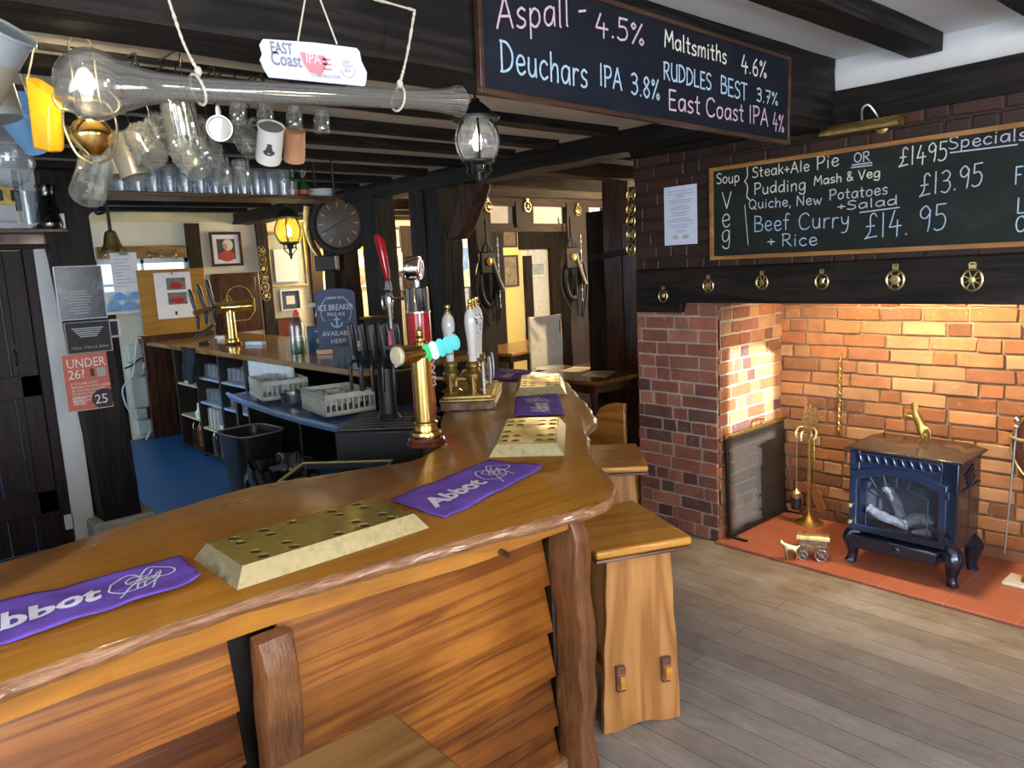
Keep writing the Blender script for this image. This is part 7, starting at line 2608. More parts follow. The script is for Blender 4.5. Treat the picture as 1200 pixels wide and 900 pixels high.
ML = [  # px, py, plane x, kind, axis, scale, material, label
 (171, 170, -2.52, 'dimpled', (.55, .1, -.6), 1.0, M_mugglass, 'dimpled glass mug hanging lowest at the bulb end of the mug cluster'),
 (186, 156, -2.76, 'dimpled', (.3, -.3, -.8), .95, M_mugglass, 'dimpled glass mug hanging behind the lowest one at the bulb end'),
 (213, 148, -2.60, 'straight', (.05, -.1, 1.0), 1.25, M_mugglass, 'large straight glass tankard hanging upright under the rope knot'),
 (233, 160, -2.82, 'dimpled', (.25, .2, -.9), 1.0, M_mugglass, 'dimpled glass mug half hidden behind the white mug'),
 (222, 185, -2.43, 'dimpled', (.5, .2, -.7), .95, M_mugglass, 'dimpled glass mug hanging low under the large straight tankard'),
 (248, 188, -2.72, 'dimpled', (.4, -.2, -.8), .95, M_mugglass, 'dimpled glass mug hanging under the white mug'),
 (258, 151, -2.56, 'tankard', (.78, -.35, -.12), .92, M_ceramic, 'white china mug hanging with its open mouth towards the room'),
 (289, 163, -2.74, 'dimpled', (-.35, -.3, .75), 1.0, M_mugglass, 'dimpled glass mug hanging between the white mug and the crested tankard'),
 (316, 168, -2.58, 'tankard', (.50, -.10, .62), 1.05, M_ceramic, 'white tankard with a dark printed crest and grey mouth'),
 (345, 171, -2.70, 'tankard', (.42, -.12, .80), .92, M_terra, 'terracotta coloured mug at the lamp end of the mug cluster'),
 (279, 132, -2.60, 'dimpled', (0, .1, 1), .62, M_mugglass, 'small dimpled glass cup under the yard glass tube, beside the white mug'),
 (311, 136, -2.60, 'dimpled', (0, .1, 1), .62, M_mugglass, 'small dimpled glass cup second along under the yard glass'),
 (345, 139, -2.60, 'dimpled', (0, .1, 1), .62, M_mugglass, 'small dimpled glass cup third along under the yard glass'),
 (377, 143, -2.60, 'dimpled', (0, .1, 1), .62, M_mugglass, 'small dimpled glass cup nearest the lantern under the yard glass'),
 (259, 201, -2.74, 'straight', (.1, 0, -1), .75, M_mugglass, 'small straight glass hanging low, nearer the bulb of the low pair'),
 (283, 203, -2.86, 'straight', (.1, 0, -1), .75, M_mugglass, 'small straight glass hanging low, nearer the lantern of the low pair'),
 (108, 210, -2.55, 'straight', (.55, -.35, -.6), 1.15, M_mugglass, 'wide clear glass mug hanging under the brass oil lamp'),
 (136, 183, -2.96, 'straight', (.15, .05, -1), 1.15, plain('grey_stoneware', (.19, .18, .16), .4), 'grey stoneware mug hanging behind the oil lamp'),
 (152, 184, -2.85, 'straight', (.2, .15, -1), 1.15, plain('dull_pewter_mug', (.22, .21, .18), .35, metal=.3), 'second grey mug, nearer the glass mugs, behind the oil lamp'),
]
mugs = {}
for (px, py, X, kind, axd, s_, mt, lab) in ML:
 p = atx(px, py, X)
 m_ = mug(kind, p, axd, s_, lab, mt, 'mugs hung under the ceiling joists')
 mugs[lab[:14]] = m_
 hook_at(p.y, X - RX)
 if p.z < 2.20:
  MB().tube([m_.matrix_basis.inverted() @ Vector((p.x, p.y, 2.35)), (.07 * s_, 0, 0)], .0022, 5).build('wire', M_iron, m_)
# crest on the white tankard
tk = [o for o in bpy.data.objects if o.get('label', '').startswith('white tankard with')][0]
cm_ = MB()
Rk = .043 * 1.05 * 1.005
toc = (tk.matrix_basis.inverted().to_3x3() @ (CO - tk.matrix_basis.translation)).normalized()
th0 = math.atan2(toc.y, toc.x)
for (du, dv, a_, b_) in ((0, 0, .012, .014), (-.012, -.012, .008, .008), (.012, -.012, .008, .008), (0, .016, .009, .006), (0, -.020, .013, .004)):
 th = th0 + du / Rk
 nn_ = Vector((math.cos(th), math.sin(th), 0))
 cm_.ellipsoid(nn_ * Rk + Vector((0, 0, dv)), a_, .0012, b_, 10, 6, (-math.sin(th), math.cos(th), 0), nn_, (0, 0, 1))
cm_.build('crest_print', plain('crest_ink', (.06, .055, .06), .5), tk)
MB().lathe([(0, .045), (.038, .045)], 24).build('mouth_shade', plain('grey_liner', (.14, .14, .15), .5), tk) if False else None
MB().lathe([(.0385, .062), (.0375, .0)], 24).build('grey_lining', plain('grey_liner', (.16, .16, .17), .5), tk)

# oil lamp with brass font
p = atx(108, 160, -2.45)
t = thing('oil_lamp', 'brass hanging oil lamp with a wire cradle, glowing behind the yard glass bulb', 'lamp', p)
rl = atx(133, 160, -2.45).y - p.y
MB().lathe([(0, -.055), (.02, -.052), (rl * .65, -.035), (rl, -.005), (rl * 1.02, .004), (rl, .012), (rl * .8, .036), (rl * .45, .05), (0, .052)], 32).build('oil_font', M_brass, t)
MB().lathe([(.03, .05), (.034, .06), (.034, .09), (.026, .10), (0, .10)], 20).build('burner', M_silverbrass, t)
wf = MB()
for s_ in (-1, 1):
 wf.tube([(0, s_ * .034, .08), (0, s_ * .03, .25), (0, 0, .30)] + ([(0, 0, 2.42 - p.z)] if 2.42 - p.z > .3 else []), .0025, 6)
 wf.tube(bezier([(0, s_ * rl * .1, -.075), (0, s_ * rl * .8, -.05), (0, s_ * rl * 1.2, .02), (0, s_ * rl * 1.1, .075), (0, s_ * rl * .7, .10), (0, s_ * .034, .088)], 6), .004, 8)
 wf.tube(bezier([(0, s_ * .03, .065), (0, s_ * .07, .07), (0, s_ * .085, .10), (0, s_ * .06, .13)], 5), .004, 8)
wf.build('wire_cradle', M_silverbrass, t)
MB().lathe([(.022, .10), (.034, .125), (.036, .16), (.024, .20), (.020, .235), (.018, .235), (.022, .20), (.034, .16), (.032, .125), (.020, .10)], 20).build('glass_chimney', M_pane, t)
MB().ellipsoid((0, 0, .15), .022, .022, .036, 14, 10).build('bulb', M_bulb_warm, t)
light('POINT', 'oil_lamp_light', p + Vector((0, 0, .16)), 20, (1.0, .76, .42), .03)

# plastic jugs and big glass shade at the edge
p = atx(56, 138, -2.75)
t = thing('yellow_jug', 'bright yellow triangular plastic water jug hanging from a string', 'jug', mat=Matrix.Translation(p) @ Matrix.Rotation(R(14), 4, CF) @ Matrix.Rotation(R(14), 4, CR) @ Matrix.Rotation(R(49), 4, 'Z'))
ym = MB()
M_yel = plain('yellow_plastic', (.78, .40, .012), .35, coat=.3)
hh = .098
outl = [(-.045, -.03), (.030, -.042), (.048, .0), (.030, .042), (-.045, .03)]
b = len(ym.v)
for (z, k_) in ((-hh, .82), (-hh + .01, .86), (hh * .75, 1.0)):
 for q in outl:
  ym.v.append(Vector((q[0] * k_, q[1] * k_, z + (.035 * (q[0] < 0) if z > 0 else 0))))
for j in range(2):
 for k in range(5):
  l = (k + 1) % 5
  ym._face([b + j * 5 + k, b + j * 5 + l, b + j * 5 + 5 + l, b + j * 5 + 5 + k])
ym._face([b + k for k in reversed(range(5))])
o = ym.build('body', M_yel, t, bevel=.008, seg=3)
o.modifiers.new('s', 'SOLIDIFY').thickness = .004
sp_ = MB()
sp_.tube([(.050 + .014 * math.cos(2 * math.pi * i / 14), .024 * math.sin(2 * math.pi * i / 14), hh * .72) for i in range(14)], .006, 8, closed=True)
sp_.build('pouring_lip', M_yel, t)
MB().lathe_dir([(0, 0), (.014, 0), (.014, .004), (0, .006)], (-.02, 0, hh * .55), (.3, 0, 1), 14).build('inner_boss', M_yel, t)
MB().tube([(-.06, 0, hh * .9), t.matrix_basis.inverted() @ Vector((p.x - .02, p.y, 2.45))], .003, 6).build('string', M_rope, t)
p = atx(30, 147, -3.05)
t = thing('blue_jug', 'pale blue plastic jug hanging behind the yellow jug', 'jug', p)
mtx = Matrix.Rotation(R(35), 4, 'X') @ Matrix.Rotation(R(30), 4, 'Y')
M_blj = plain('pale_blue_jug', (.16, .34, .55), .4)
m = MB().lathe([(0, -.085), (.05, -.085), (.066, .07), (.068, .085), (.063, .085), (.047, -.078), (0, -.078)], 28)
m.v = [mtx @ q for q in m.v]
m.build('body', M_blj, t)
m = MB().tube(bezier([(.062, 0, .06), (.11, 0, .06), (.115, 0, 0), (.10, 0, -.05), (.053, 0, -.055)], 5), .009, 8)
m.v = [mtx @ q for q in m.v]
m.build('handle', M_blj, t)
MB().tube([mtx @ Vector((.11, 0, .03)), Vector((.03, 0, 2.405 - p.z))], .003, 6).build('string', M_rope, t)
# pale metal jugs at the very edge, close to the beam
M_enamel = plain('pale_grey_enamel', (.20, .23, .235), .3, coat=.3, var=.05)
M_enamel_in = plain('olive_grey_inside', (.20, .18, .13), .5)
for i, (px, py, X, s_, lab, rot) in enumerate(((-13, 72, -1.66, .86, 'pale grey enamel jug with a dark open mouth at the edge of view', (-24, 30)), (-16, 100, -1.95, .95, 'pale greenish enamel jug hanging behind the first at the edge of view', (10, -6)))):
 p = atx(px, py, X)
 t = thing('enamel_jug', lab, 'jug', p)
 mtx = Matrix.Rotation(R(rot[0]), 4, 'X') @ Matrix.Rotation(R(rot[1]), 4, 'Y')
 m = MB().lathe([(0, -.075 * s_), (.048 * s_, -.075 * s_), (.056 * s_, .06 * s_), (.060 * s_, .075 * s_), (.058 * s_, .075 * s_)], 28)
 m.v = [mtx @ q for q in m.v]
 m.build('body', M_enamel, t)
 m = MB().lathe([(.056 * s_, .074 * s_), (.050 * s_, -.06 * s_), (0, -.065 * s_)], 28)
 m.v = [mtx @ q for q in m.v]
 m.build('dark_lining', M_enamel_in, t)
 m = MB().tube([mtx @ Vector((.060 * s_ * math.cos(2 * math.pi * k / 28), .060 * s_ * math.sin(2 * math.pi * k / 28), .076 * s_)) for k in range(28)], .003, 6, closed=True)
 m.build('rim', M_enamel, t)
 m = MB().tube(bezier([(0, -.058 * s_, .05 * s_), (0, -.10 * s_, .05 * s_), (0, -.105 * s_, -.02), (0, -.052 * s_, -.05 * s_)], 5), .006, 8)
 m.v = [mtx @ q for q in m.v]
 m.build('handle', M_enamel, t)
 MB().tube([mtx @ Vector((0, -.09 * s_, .04)), Vector((-.08 if i == 0 else .02, -.06, (2.24 if i == 0 else 2.28) - p.z))], .0025, 6).build('string', M_rope, t)
p = atx(8, 183, -3.35)
t = thing('hanging_globe', 'large clear round glass globe hanging in front of the brass wall switch', 'glass globe', p)
MB().lathe([(.03, .12), (.055, .10), (.085, .03), (.088, -.03), (.06, -.09), (.02, -.11), (.02, -.107), (.057, -.086), (.084, -.03), (.081, .03), (.053, .096), (.028, .12)], 28).build('globe', M_pintglass, t)
MB().lathe([(.0, .15), (.034, .14), (.034, .115), (0, .115)], 16).tube([(0, 0, .14), (0, 0, 2.45 - p.z)], .004, 8).build('gallery', M_iron, t)
# ------------------------------------------------------------------ far wall behind the bar
DX = FX + .012
def picture(px, X, label, frame_mat, art, mount=None, fw=.02, name='framed_picture', cat='picture', group=None, glass_=True):
 y0, y1, z0, z1 = rectx(*px, X)
 t = thing(name, label, cat, (X, (y0 + y1) / 2, z0), group=group)
 w_, h_ = y1 - y0, z1 - z0
 m = MB()
 for (a, b, c, d) in ((-w_ / 2, w_ / 2, 0, fw), (-w_ / 2, w_ / 2, h_ - fw, h_), (-w_ / 2, -w_ / 2 + fw, fw, h_ - fw), (w_ / 2 - fw, w_ / 2, fw, h_ - fw)):
  m.box(0, .024, a, b, c, d)
 m.build('frame', frame_mat, t, bevel=.003)
 k = fw
 if mount:
  MB().box(0, .008, -w_ / 2 + fw, w_ / 2 - fw, fw, h_ - fw).build('mount', mount[0], t, smooth=0)
  k = fw + mount[1]
 MB().box(.002, .010, -w_ / 2 + k, w_ / 2 - k, k, h_ - k).build('print', art, t, smooth=0)
 return t, w_, h_
def art(name, cols, scale=9, dist=1.0):
 t_ = NT(name)
 n = t_.noise(t_.coords(), scale, 3, .6, dist)
 st_ = [(i / max(1, len(cols) - 1) * .5 + .25, c) for i, c in enumerate(cols)]
 t_.l(t_.ramp(n, st_), t_.b.inputs['Base Color'])
 t_.setb(Roughness=.35)
 return t_.m
M_navyframe = plain('dark_frame', (.02, .016, .014), .4)
M_ltframe = plain('pale_frame', (.6, .62, .66), .4)
# wall-plate, studs
def stud(name, px0, px1, py0, X, mat, seed, z0=0.0, thick=.05):
 a, b = atx(px0, py0, X), atx(px1, py0, X)
 return post(name, (X + thick / 2, (a.y + b.y) / 2, a.z), (X + thick / 2, (a.y + b.y) / 2, z0), thick, b.y - a.y, mat, seed, .006)
stud('trim_70', 215, 231, 262, FX, M_brown_oak, 51)
stud('trim_71', 298, 310, 262, FX, M_black_oak, 52)
stud('trim_72', 358, 371, 262, FX, M_brown_oak, 53)
stud('trim_73', 468, 480, 265, FX, M_brown_oak, 54)
# pale jetty over the studs
a, b = atx(105, 262, FX), atx(470, 262, FX)
S(MB().box(FX, FX + .035, 1.4, b.y + 1.0, a.z + .02, 2.6), 'wall_far_upper', plain('upper_cream', (.70, .62, .34), .85, bump=.2, nscale=4), bevel=.008)
# portrait
t, w_, h_ = picture((246, 272, 283, 312), DX, 'oak-framed portrait of a white-haired sitter in red on the far wall', M_mahog, art('portrait_dark', [(.05, .05, .04), (.10, .095, .07)]), (M_paper, .05), .03, 'portrait')
pm = MB()
pm.ellipsoid((.011, .0, h_ * .30), .004, w_ * .26, h_ * .16, 16, 8, (1, 0, 0), (0, 1, 0), (0, 0, 1))
pm.build('red_coat_print', plain('red_coat', (.50, .06, .03), .5), t)
pm = MB().ellipsoid((.012, .02, h_ * .62), .004, w_ * .17, h_ * .17, 16, 8)
pm.build('white_hair_print', plain('white_hair', (.62, .58, .5), .5), t)
MB().ellipsoid((.014, -.01, h_ * .58), .004, w_ * .09, h_ * .10, 16, 8).build('face_print', plain('face_tint', (.5, .28, .2), .5), t)
# carved cupboard door with inlay
y0, y1, z0, z1 = rectx(249, 320, 302, 389, DX)
t = thing('wall_cupboard', 'dark mahogany cupboard with an arched gilt inlay below the portrait', 'cupboard', (DX, (y0 + y1) / 2, z0))
w_, h_ = y1 - y0, z1 - z0
MB().box(0, .10, -w_ / 2, w_ / 2, 0, h_).build('case', M_mahog, t, bevel=.006)
dd = MB().box(.10, .115, -w_ / 2 + .05, w_ / 2 - .05, .05, h_ - .05).build('door', M_mahog, t, bevel=.006)
il = MB()
rI = w_ * .28
pts = [(.118, -rI * 1.2, h_ * .35), (.118, -rI * 1.2, h_ * .55), (.118, -rI, h_ * .58)] + [(.118, -rI * math.cos(math.pi * i / 14), h_ * .58 + rI * .9 * math.sin(math.pi * i / 14)) for i in range(15)] + [(.118, rI * 1.2, h_ * .55), (.118, rI * 1.2, h_ * .35), (.118, rI * .6, h_ * .2), (.118, -rI * .6, h_ * .2), (.118, -rI * 1.2, h_ * .35)]
il.tube(pts, .007, 6)
il.build('gilt_inlay', M_brass_dull, dd)
# strap of brasses on the stud
brass_strap([atx(306 + i * 1.2, 294 + i * 10.6, FX + .075) for i in range(6)], .055, 'column of six round horse brasses on the stud beside the framed print', Vector((0, 1, 0)), Vector((0, 0, 1)), Vector((1, 0, 0)))
picture((314, 273, 358, 336), DX, 'tall gilt-framed print behind the amber lantern', M_brass_dull, art('green_grey_print', [(.30, .36, .33), (.42, .47, .42), (.5, .52, .45)], 4), None, .02)
y0, y1, z0, z1 = rectx(322, 292, 349, 330, DX + .03)
o = MB().box(-.003, .003, -(y1 - y0) / 2, (y1 - y0) / 2, 0, z1 - z0).build('pinned_paper', M_paper)
o.location = (DX + .03, (y0 + y1) / 2, z0)
tag(o, 'white paper pinned over the tall gilt-framed print', 'paper')
picture((328, 339, 352, 364), DX, 'small white-framed certificate with a navy mount under the tall print', M_ltframe, art('certificate', [(.6, .58, .52), (.75, .72, .66)]), (plain('navy_mount', (.03, .05, .12), .6), .06), .02)
picture((324, 372, 352, 394), DX, 'dark red framed panel just above the back counter', M_navyframe, art('dark_red_panel', [(.12, .02, .015), (.2, .03, .02)]), None, .02)
# light switches
for i, (px, lab) in enumerate((((369, 301, 376, 321), 'yellowed socket plate, nearer the print, on the wall behind the clock post'), ((377, 301, 384, 321), 'white socket plate, nearer the clock post, on the wall'), ((374, 338, 384, 355), 'white thermostat box on the wall below the socket plates'))):
 y0, y1, z0, z1 = rectx(*px, DX)
 t = thing(('socket_plate', 'socket_plate', 'thermostat')[i], lab, 'wall switch', (DX, (y0 + y1) / 2, z0))
 MB().box(0, .02, -(y1 - y0) / 2, (y1 - y0) / 2, 0, z1 - z0).build('plate', plain('yellowed_plastic', (.66, .58, .30), .4) if i == 0 else M_white, t, bevel=.004)
 MB().box(.02, .026, -.02, .02, (z1 - z0) * .4, (z1 - z0) * .6).build('rocker', M_white, t, bevel=.003)
# other pictures beyond the posts
PIC = [((411, 313, 433, 337), 'collage of small photographs in a pale frame below the wall lamp', M_ltframe, [(.55, .5, .42), (.3, .1, .07), (.6, .55, .5)], 14),
       ((412, 340, 425, 384), 'narrow dark-framed certificate below the photo collage', M_navyframe, [(.62, .62, .58), (.7, .68, .62)], 9),
       ((459, 267, 469, 291), 'small dark-framed photograph, top of the column between the posts', M_navyframe, [(.35, .38, .42), (.55, .58, .6)], 12),
       ((461, 296, 471, 318), 'small pale-framed photograph, middle of the column between the posts', M_ltframe, [(.25, .33, .45), (.5, .55, .6)], 12),
       ((463, 322, 473, 342), 'small dark-framed photograph, lowest of the column between the posts', M_navyframe, [(.12, .14, .2), (.35, .38, .42)], 12),
       ((487, 270, 496, 291), 'small dark-framed photograph half hidden by the double post', M_navyframe, [(.2, .22, .25), (.45, .47, .5)], 12),
       ((534, 289, 549, 318), 'bright blue unframed poster between the brace and the horse collar', M_ltframe, [(.05, .16, .42), (.10, .25, .55), (.45, .6, .75)], 7),
       ((536, 336, 551, 365), 'dark-framed black and white print below the blue poster', M_navyframe, [(.03, .03, .04), (.35, .36, .42), (.6, .6, .62)], 9),
       ((572, 296, 581, 324), 'dark framed picture beside the yellow wall strip', M_navyframe, [(.08, .05, .03), (.2, .14, .09)], 9)]
for i, (px, lab, fm, cols, sc_) in enumerate(PIC):
 picture(px, DX, lab, fm, art('picture_print_%d' % i, cols, sc_), (M_paper, .025) if i in (1, 2, 3) else None, .022)
# wall lamp, lit
p = atx(416, 287, DX + .12)
t = thing('wall_lamp', 'twin-arm wall lamp with glowing shades beside the clock', 'lamp', (DX, p.y, p.z - .2))
wl = MB()
wl.lathe_dir([(0, 0), (.05, 0), (.05, .015), (0, .03)], (0, 0, 0), (1, 0, 0), 18)
for s_ in (-1, 1):
 wl.tube(bezier([(.02, 0, 0), (.10, s_ * .06, -.10), (.12, s_ * .14, -.06), (.12, s_ * .15, .06)], 6), .008, 8)
wl.build('arms', M_brass_dull, t)
for s_ in (-1, 1):
 MB().lathe([(.035, .06), (.085, .20), (.05, .27), (.048, .27), (.082, .20), (.032, .06)], 20, (.12, s_ * .15, 0)).build('shade', M_opal_y, t)
 MB().ellipsoid((.12, s_ * .15, .16), .03, .03, .05, 12, 8).build('bulb', M_bulb_warm, t)
light('POINT', 'wall_lamp_light', (DX + .3, p.y, p.z), 85, (1.0, .78, .36), .08)

# the bright little window, its lace and the calendar board
wy0, wy1, wz0, wz1 = WIN
t = thing('cafe_curtain', 'white half curtain with pale blue scallops across the lower window', 'curtain', (FX - .02, (wy0 + wy1) / 2, wz0 + .01))
y_, z_ = (wy1 - wy0) / 2 - .05, .20
cm_ = MB()
nn2 = 30
for j in range(4):
 for i in range(nn2 + 1):
  cm_.v.append(Vector((.012 * math.sin(i * 1.1), -y_ + 2 * y_ * i / nn2, z_ * j / 3)))
for j in range(3):
 for i in range(nn2):
  a_ = j * (nn2 + 1) + i
  cm_._face([a_, a_ + 1, a_ + nn2 + 2, a_ + nn2 + 1])
o = cm_.build('cloth', plain('white_voile', (.75, .78, .82), .8), t, smooth=60)
o.modifiers.new('s', 'SOLIDIFY').thickness = .003
sc2 = MB()
for row, (zz, off) in enumerate(((.0, 0), (.10, .5))):
 k_ = -y_ + .08 + off * .16
 while k_ < y_ - .05:
  sc2.prism([(k_ + .072 * math.cos(math.pi * i / 12), zz + .085 * math.sin(math.pi * i / 12)) for i in range(13)], (.018, 0, .004), (0, 1, 0), (0, 0, 1), .002)
  k_ += .16
sc2.build('scallop_print', plain('pale_blue_print', (.20, .42, .72), .7), t, smooth=0)
a, b = atx(112, 297, FX), atx(217, 297, FX)
hz = a.z
S(MB().box(FX, FX + .06, a.y, b.y, wz1 + .0, wz1 + .13), 'trim_74', wood('ochre_lintel', (.16, .08, .02), (.3, .16, .04), (.4, .23, .07), 'y', .5), bevel=.006)
for i, px in enumerate((124, 176, 189, 206)):
 p = atx(px, 299, FX + .065)
 o = brass_mesh(MB(), (0, 0, 0), (0, 1, 0), (0, 0, 1), (1, 0, 0), .035, i + 1).build('small_brass', MBRASS)
 o.location = p
 tag(o, ('small brass on the lintel above the window, nearest the black post', 'small brass on the window lintel just past the hanging paper', 'small brass on the window lintel, third from the black post', 'small brass on the window lintel, nearest the dark stud')[i], 'horse brass')
y0, y1, z0, z1 = rectx(131, 296, 162, 341, FX + .16)
t = thing('notice_paper', 'white list on a clipboard hanging in front of the bright window', 'paper', (FX + .16, (y0 + y1) / 2, z0))
MB().box(-.008, 0, -(y1 - y0) / 2, (y1 - y0) / 2, 0, z1 - z0).build('sheet', M_paper, t)
MB().box(0, .01, -.04, .04, z1 - z0 - .03, z1 - z0 + .005).build('clip', M_steel, t)
MB().tube([(-.004, 0, z1 - z0), (-.09, 0, hz + .03 - z0)], .004, 6).build('string', M_rope, t)
ln_ = MB()
for i in range(9):
 ln_.box(.0003, .001, -.10, rs.uniform(-.02, .09), (z1 - z0) * .82 - i * .035, (z1 - z0) * .82 - i * .035 + .006)
ln_.build('printed_lines', plain('blue_grey_print', (.35, .38, .48), .7), t, smooth=0)
# leaning ochre board with the calendar, dark panel below
y0, y1, z0, z1 = rectx(164, 315, 243, 391, FX + .18)
t = thing('ochre_board', 'ochre plywood board standing at the end of the back counter', 'board', (FX + .18, (y0 + y1) / 2, z0))
MB().box(-.03, 0, -(y1 - y0) / 2, (y1 - y0) / 2, 0, z1 - z0).build('panel', M_ochre, t, bevel=.004)
MB().box(-.17, -.03, (y1 - y0) / 2 - .06, (y1 - y0) / 2 - .02, 0, .1).build('bracket', M_mahog, t)
zB = z0
q0, q1, r0, r1 = rectx(183, 319, 226, 373, FX + .20)
t = thing('car_calendar', 'white calendar with two red car pictures pinned to the ochre board', 'calendar', (FX + .186, (q0 + q1) / 2, r0))
w_, h_ = q1 - q0, r1 - r0
MB().box(-.004, 0, -w_ / 2, w_ / 2, 0, h_).build('sheet', M_paper, t)
for z in (h_ * .62, h_ * .30):
 MB().box(0, .003, -w_ * .18, w_ * .34, z, z + h_ * .26).build('photo_print', plain('photo_grey', (.16, .15, .15), .4, var=.5), t, smooth=0)
 MB().ellipsoid((.004, w_ * .08, z + h_ * .09), .003, w_ * .2, h_ * .06, 14, 8).build('red_car_print', plain('red_car_ink', (.42, .025, .03), .35), t)
MB().box(0, .003, -.012, .012, h_ * .07, h_ * .15).build('small_print', M_ink_black, t)
MB().ellipsoid((.004, 0, h_ - .012), .008, .01, .01, 8, 6).build('pin', M_black, t)
S(MB().box(FX, FX + .16, y0 - .02, y1 + .05, 0, zB - .003), 'wall_hatch', M_mahog, bevel=.006)
# meter boxes and cables
MX = FX + .02
for i, (px, lab) in enumerate((((149, 403, 168, 423), 'white plastic junction box at the top of the column under the window'), ((150, 424, 169, 439), 'white trunking box second down the column under the window'), ((153, 441, 173, 477), 'tall white meter box in the middle of the column under the window'), ((158, 478, 171, 490), 'small white socket box below the meter box'), ((160, 491, 180, 508), 'grey-white box lowest in the column under the window'))):
 y0, y1, z0, z1 = rectx(*px, MX)
 t = thing('meter_box', lab, 'meter box', (MX - .018, (y0 + y1) / 2, z0))
 MB().box(0, .09, -(y1 - y0) / 2, (y1 - y0) / 2, 0, z1 - z0).build('casing', plain('grey_white_plastic', (.50, .52, .46), .5, var=.08), t, bevel=.008)
 MB().box(.09, .094, -(y1 - y0) / 2 + .02, (y1 - y0) / 2 - .02, .02, z1 - z0 - .02).build('cover', plain('grey_white_cover', (.54, .56, .5), .5, var=.08), t, bevel=.003)
for i, (pts, mt, lab) in enumerate((([(160, 398), (158, 420), (155, 440), (144, 455), (148, 475), (160, 492)], M_white, 'white cable looping down past the meter boxes'), ([(152, 400), (166, 396), (172, 410), (168, 432)], M_white, 'short white cable curling over the top junction box'), ([(150, 515), (158, 521), (170, 517), (176, 505)], M_white, 'white cable loop near the floor under the meter boxes'), ([(146, 432), (155, 428), (165, 420), (172, 421)], M_black, 'black cable crossing the upper boxes'))):
 P = [atx(a, b, MX + .10) for a, b in pts]
 o = MB().tube(bezier([q - P[0] for q in P], 6), .009, 8).build('power_cable', mt)
 o.location = P[0]
 tag(o, lab, 'cable')
S(MB().box(FX, FX + .05, 2.62, 2.68, 0, 1.15), 'trim_75', M_black_oak, smooth=0)
S(MB().box(FX - .0, FX + .004, 1.3, 2.25, 0, wz0 - .03), 'wall_far_dado', M_black_oak, smooth=0)

# clock on its post
ck = aty(396, 262, 3.56)
nd = Vector((.62, -.785, 0)).normalized()
ru_ = Vector((0, 0, 1)).cross(nd)
rc = abs((aty(420, 262, 3.56) - ck).length) * .80
t = thing('wall_clock', 'round dark wooden clock with a brown dial and gilt side bracket on the post', 'clock', ck - nd * .05)
MB().lathe_dir([(0, -.03), (rc, -.03), (rc, .02), (rc * .95, .045), (rc * .82, .05), (rc * .76, .035), (0, .034)], (0, 0, 0), nd, 40).build('case', M_brown_oak, t)
f_ = MB().lathe_dir([(0, .036), (rc * .75, .036), (rc * .74, .038), (0, .038)], (0, 0, 0), nd, 36).build('dial', plain('brown_dial', (.10, .06, .042), .5), t)
tk_ = MB()
for k in range(12):
 d_ = ru_ * math.sin(k * math.pi / 6) + Vector((0, 0, 1)) * math.cos(k * math.pi / 6)
 tk_.bar(nd * .0395 + d_ * rc * .52, nd * .0395 + d_ * rc * .68, .009, .002, nd)
tk_.build('hour_marks', M_brass_dull, f_)
hn_ = MB()
for ang, L_ in ((245, .6), (68, .45)):
 d_ = ru_ * math.sin(R(ang)) + Vector((0, 0, 1)) * math.cos(R(ang))
 hn_.bar(nd * .042, nd * .042 + d_ * rc * L_, .008, .002, nd)
hn_.build('hands', M_ink_black, f_)
gs = MB()
o_ = -ru_ * rc * 1.02
gs.tube(bezier([o_ + Vector((0, 0, rc * .6)), o_ * 1.08 + Vector((0, 0, 0)), o_ * .98 + Vector((0, 0, -rc * .6)), o_ * .72 + Vector((0, 0, -rc * 1.05))], 6), [.05 - .0012 * i for i in range(19)], 10, sy=.5)
gs.build('gilt_bracket', M_brass_dull, t)
MB().obox(-ru_ * rc * .55 + Vector((0, 0, -rc * 1.22)), ru_, nd, Vector((0, 0, 1)), .10, .06, .07).build('box_base', M_navyframe, t, bevel=.01)

# ------------------------------------------------------------------ dining room side
PXX = -5.9
def py_(px, py):
 return atx(px, py, PXX)
a, b = py_(556, 236), py_(688, 250)
S2(rough_beam('trim_80', (PXX, a.y - .1, 2.345), (PXX, b.y + .9, 2.345), .12, .09, M_brown_oak_y, .008, 61))
zr = (py_(573, 267).z + py_(650, 267).z) / 2
S2(rough_beam('trim_81', (PXX, a.y, zr), (PXX, py_(662, 267).y, zr), .10, .085, M_brown_oak_y, .006, 62))
def ppost(name, px0, px1, z0, z1, mat, seed, jit=.01):
 u, v = py_(px0, 300), py_(px1, 300)
 return post(name, (PXX, (u.y + v.y) / 2, z1), (PXX, (u.y + v.y) / 2, z0), .14, v.y - u.y, mat, seed, jit)
ppost('trim_82', 554, 572, 0, 2.34, M_brown_oak, 63)
ppost('trim_83', 602, 622, zr, 2.34, M_brown_oak, 64)
ppost('trim_84', 661, 686, 0, 2.34, M_brown_oak, 65, .035)
for i, (p0_, p1_) in enumerate(((573, 601), (623, 660), (684, 702))):
 u, v = py_(p0_, 245), py_(p1_, 245)
 S(MB().box(PXX - .03, PXX + .01, u.y, v.y, zr + .03, 2.31), 'wall_partition_panel_%d' % (i + 1), plain('pinkish_plaster_%d' % i, (.78, .70, .62), .8, var=.04), smooth=0)
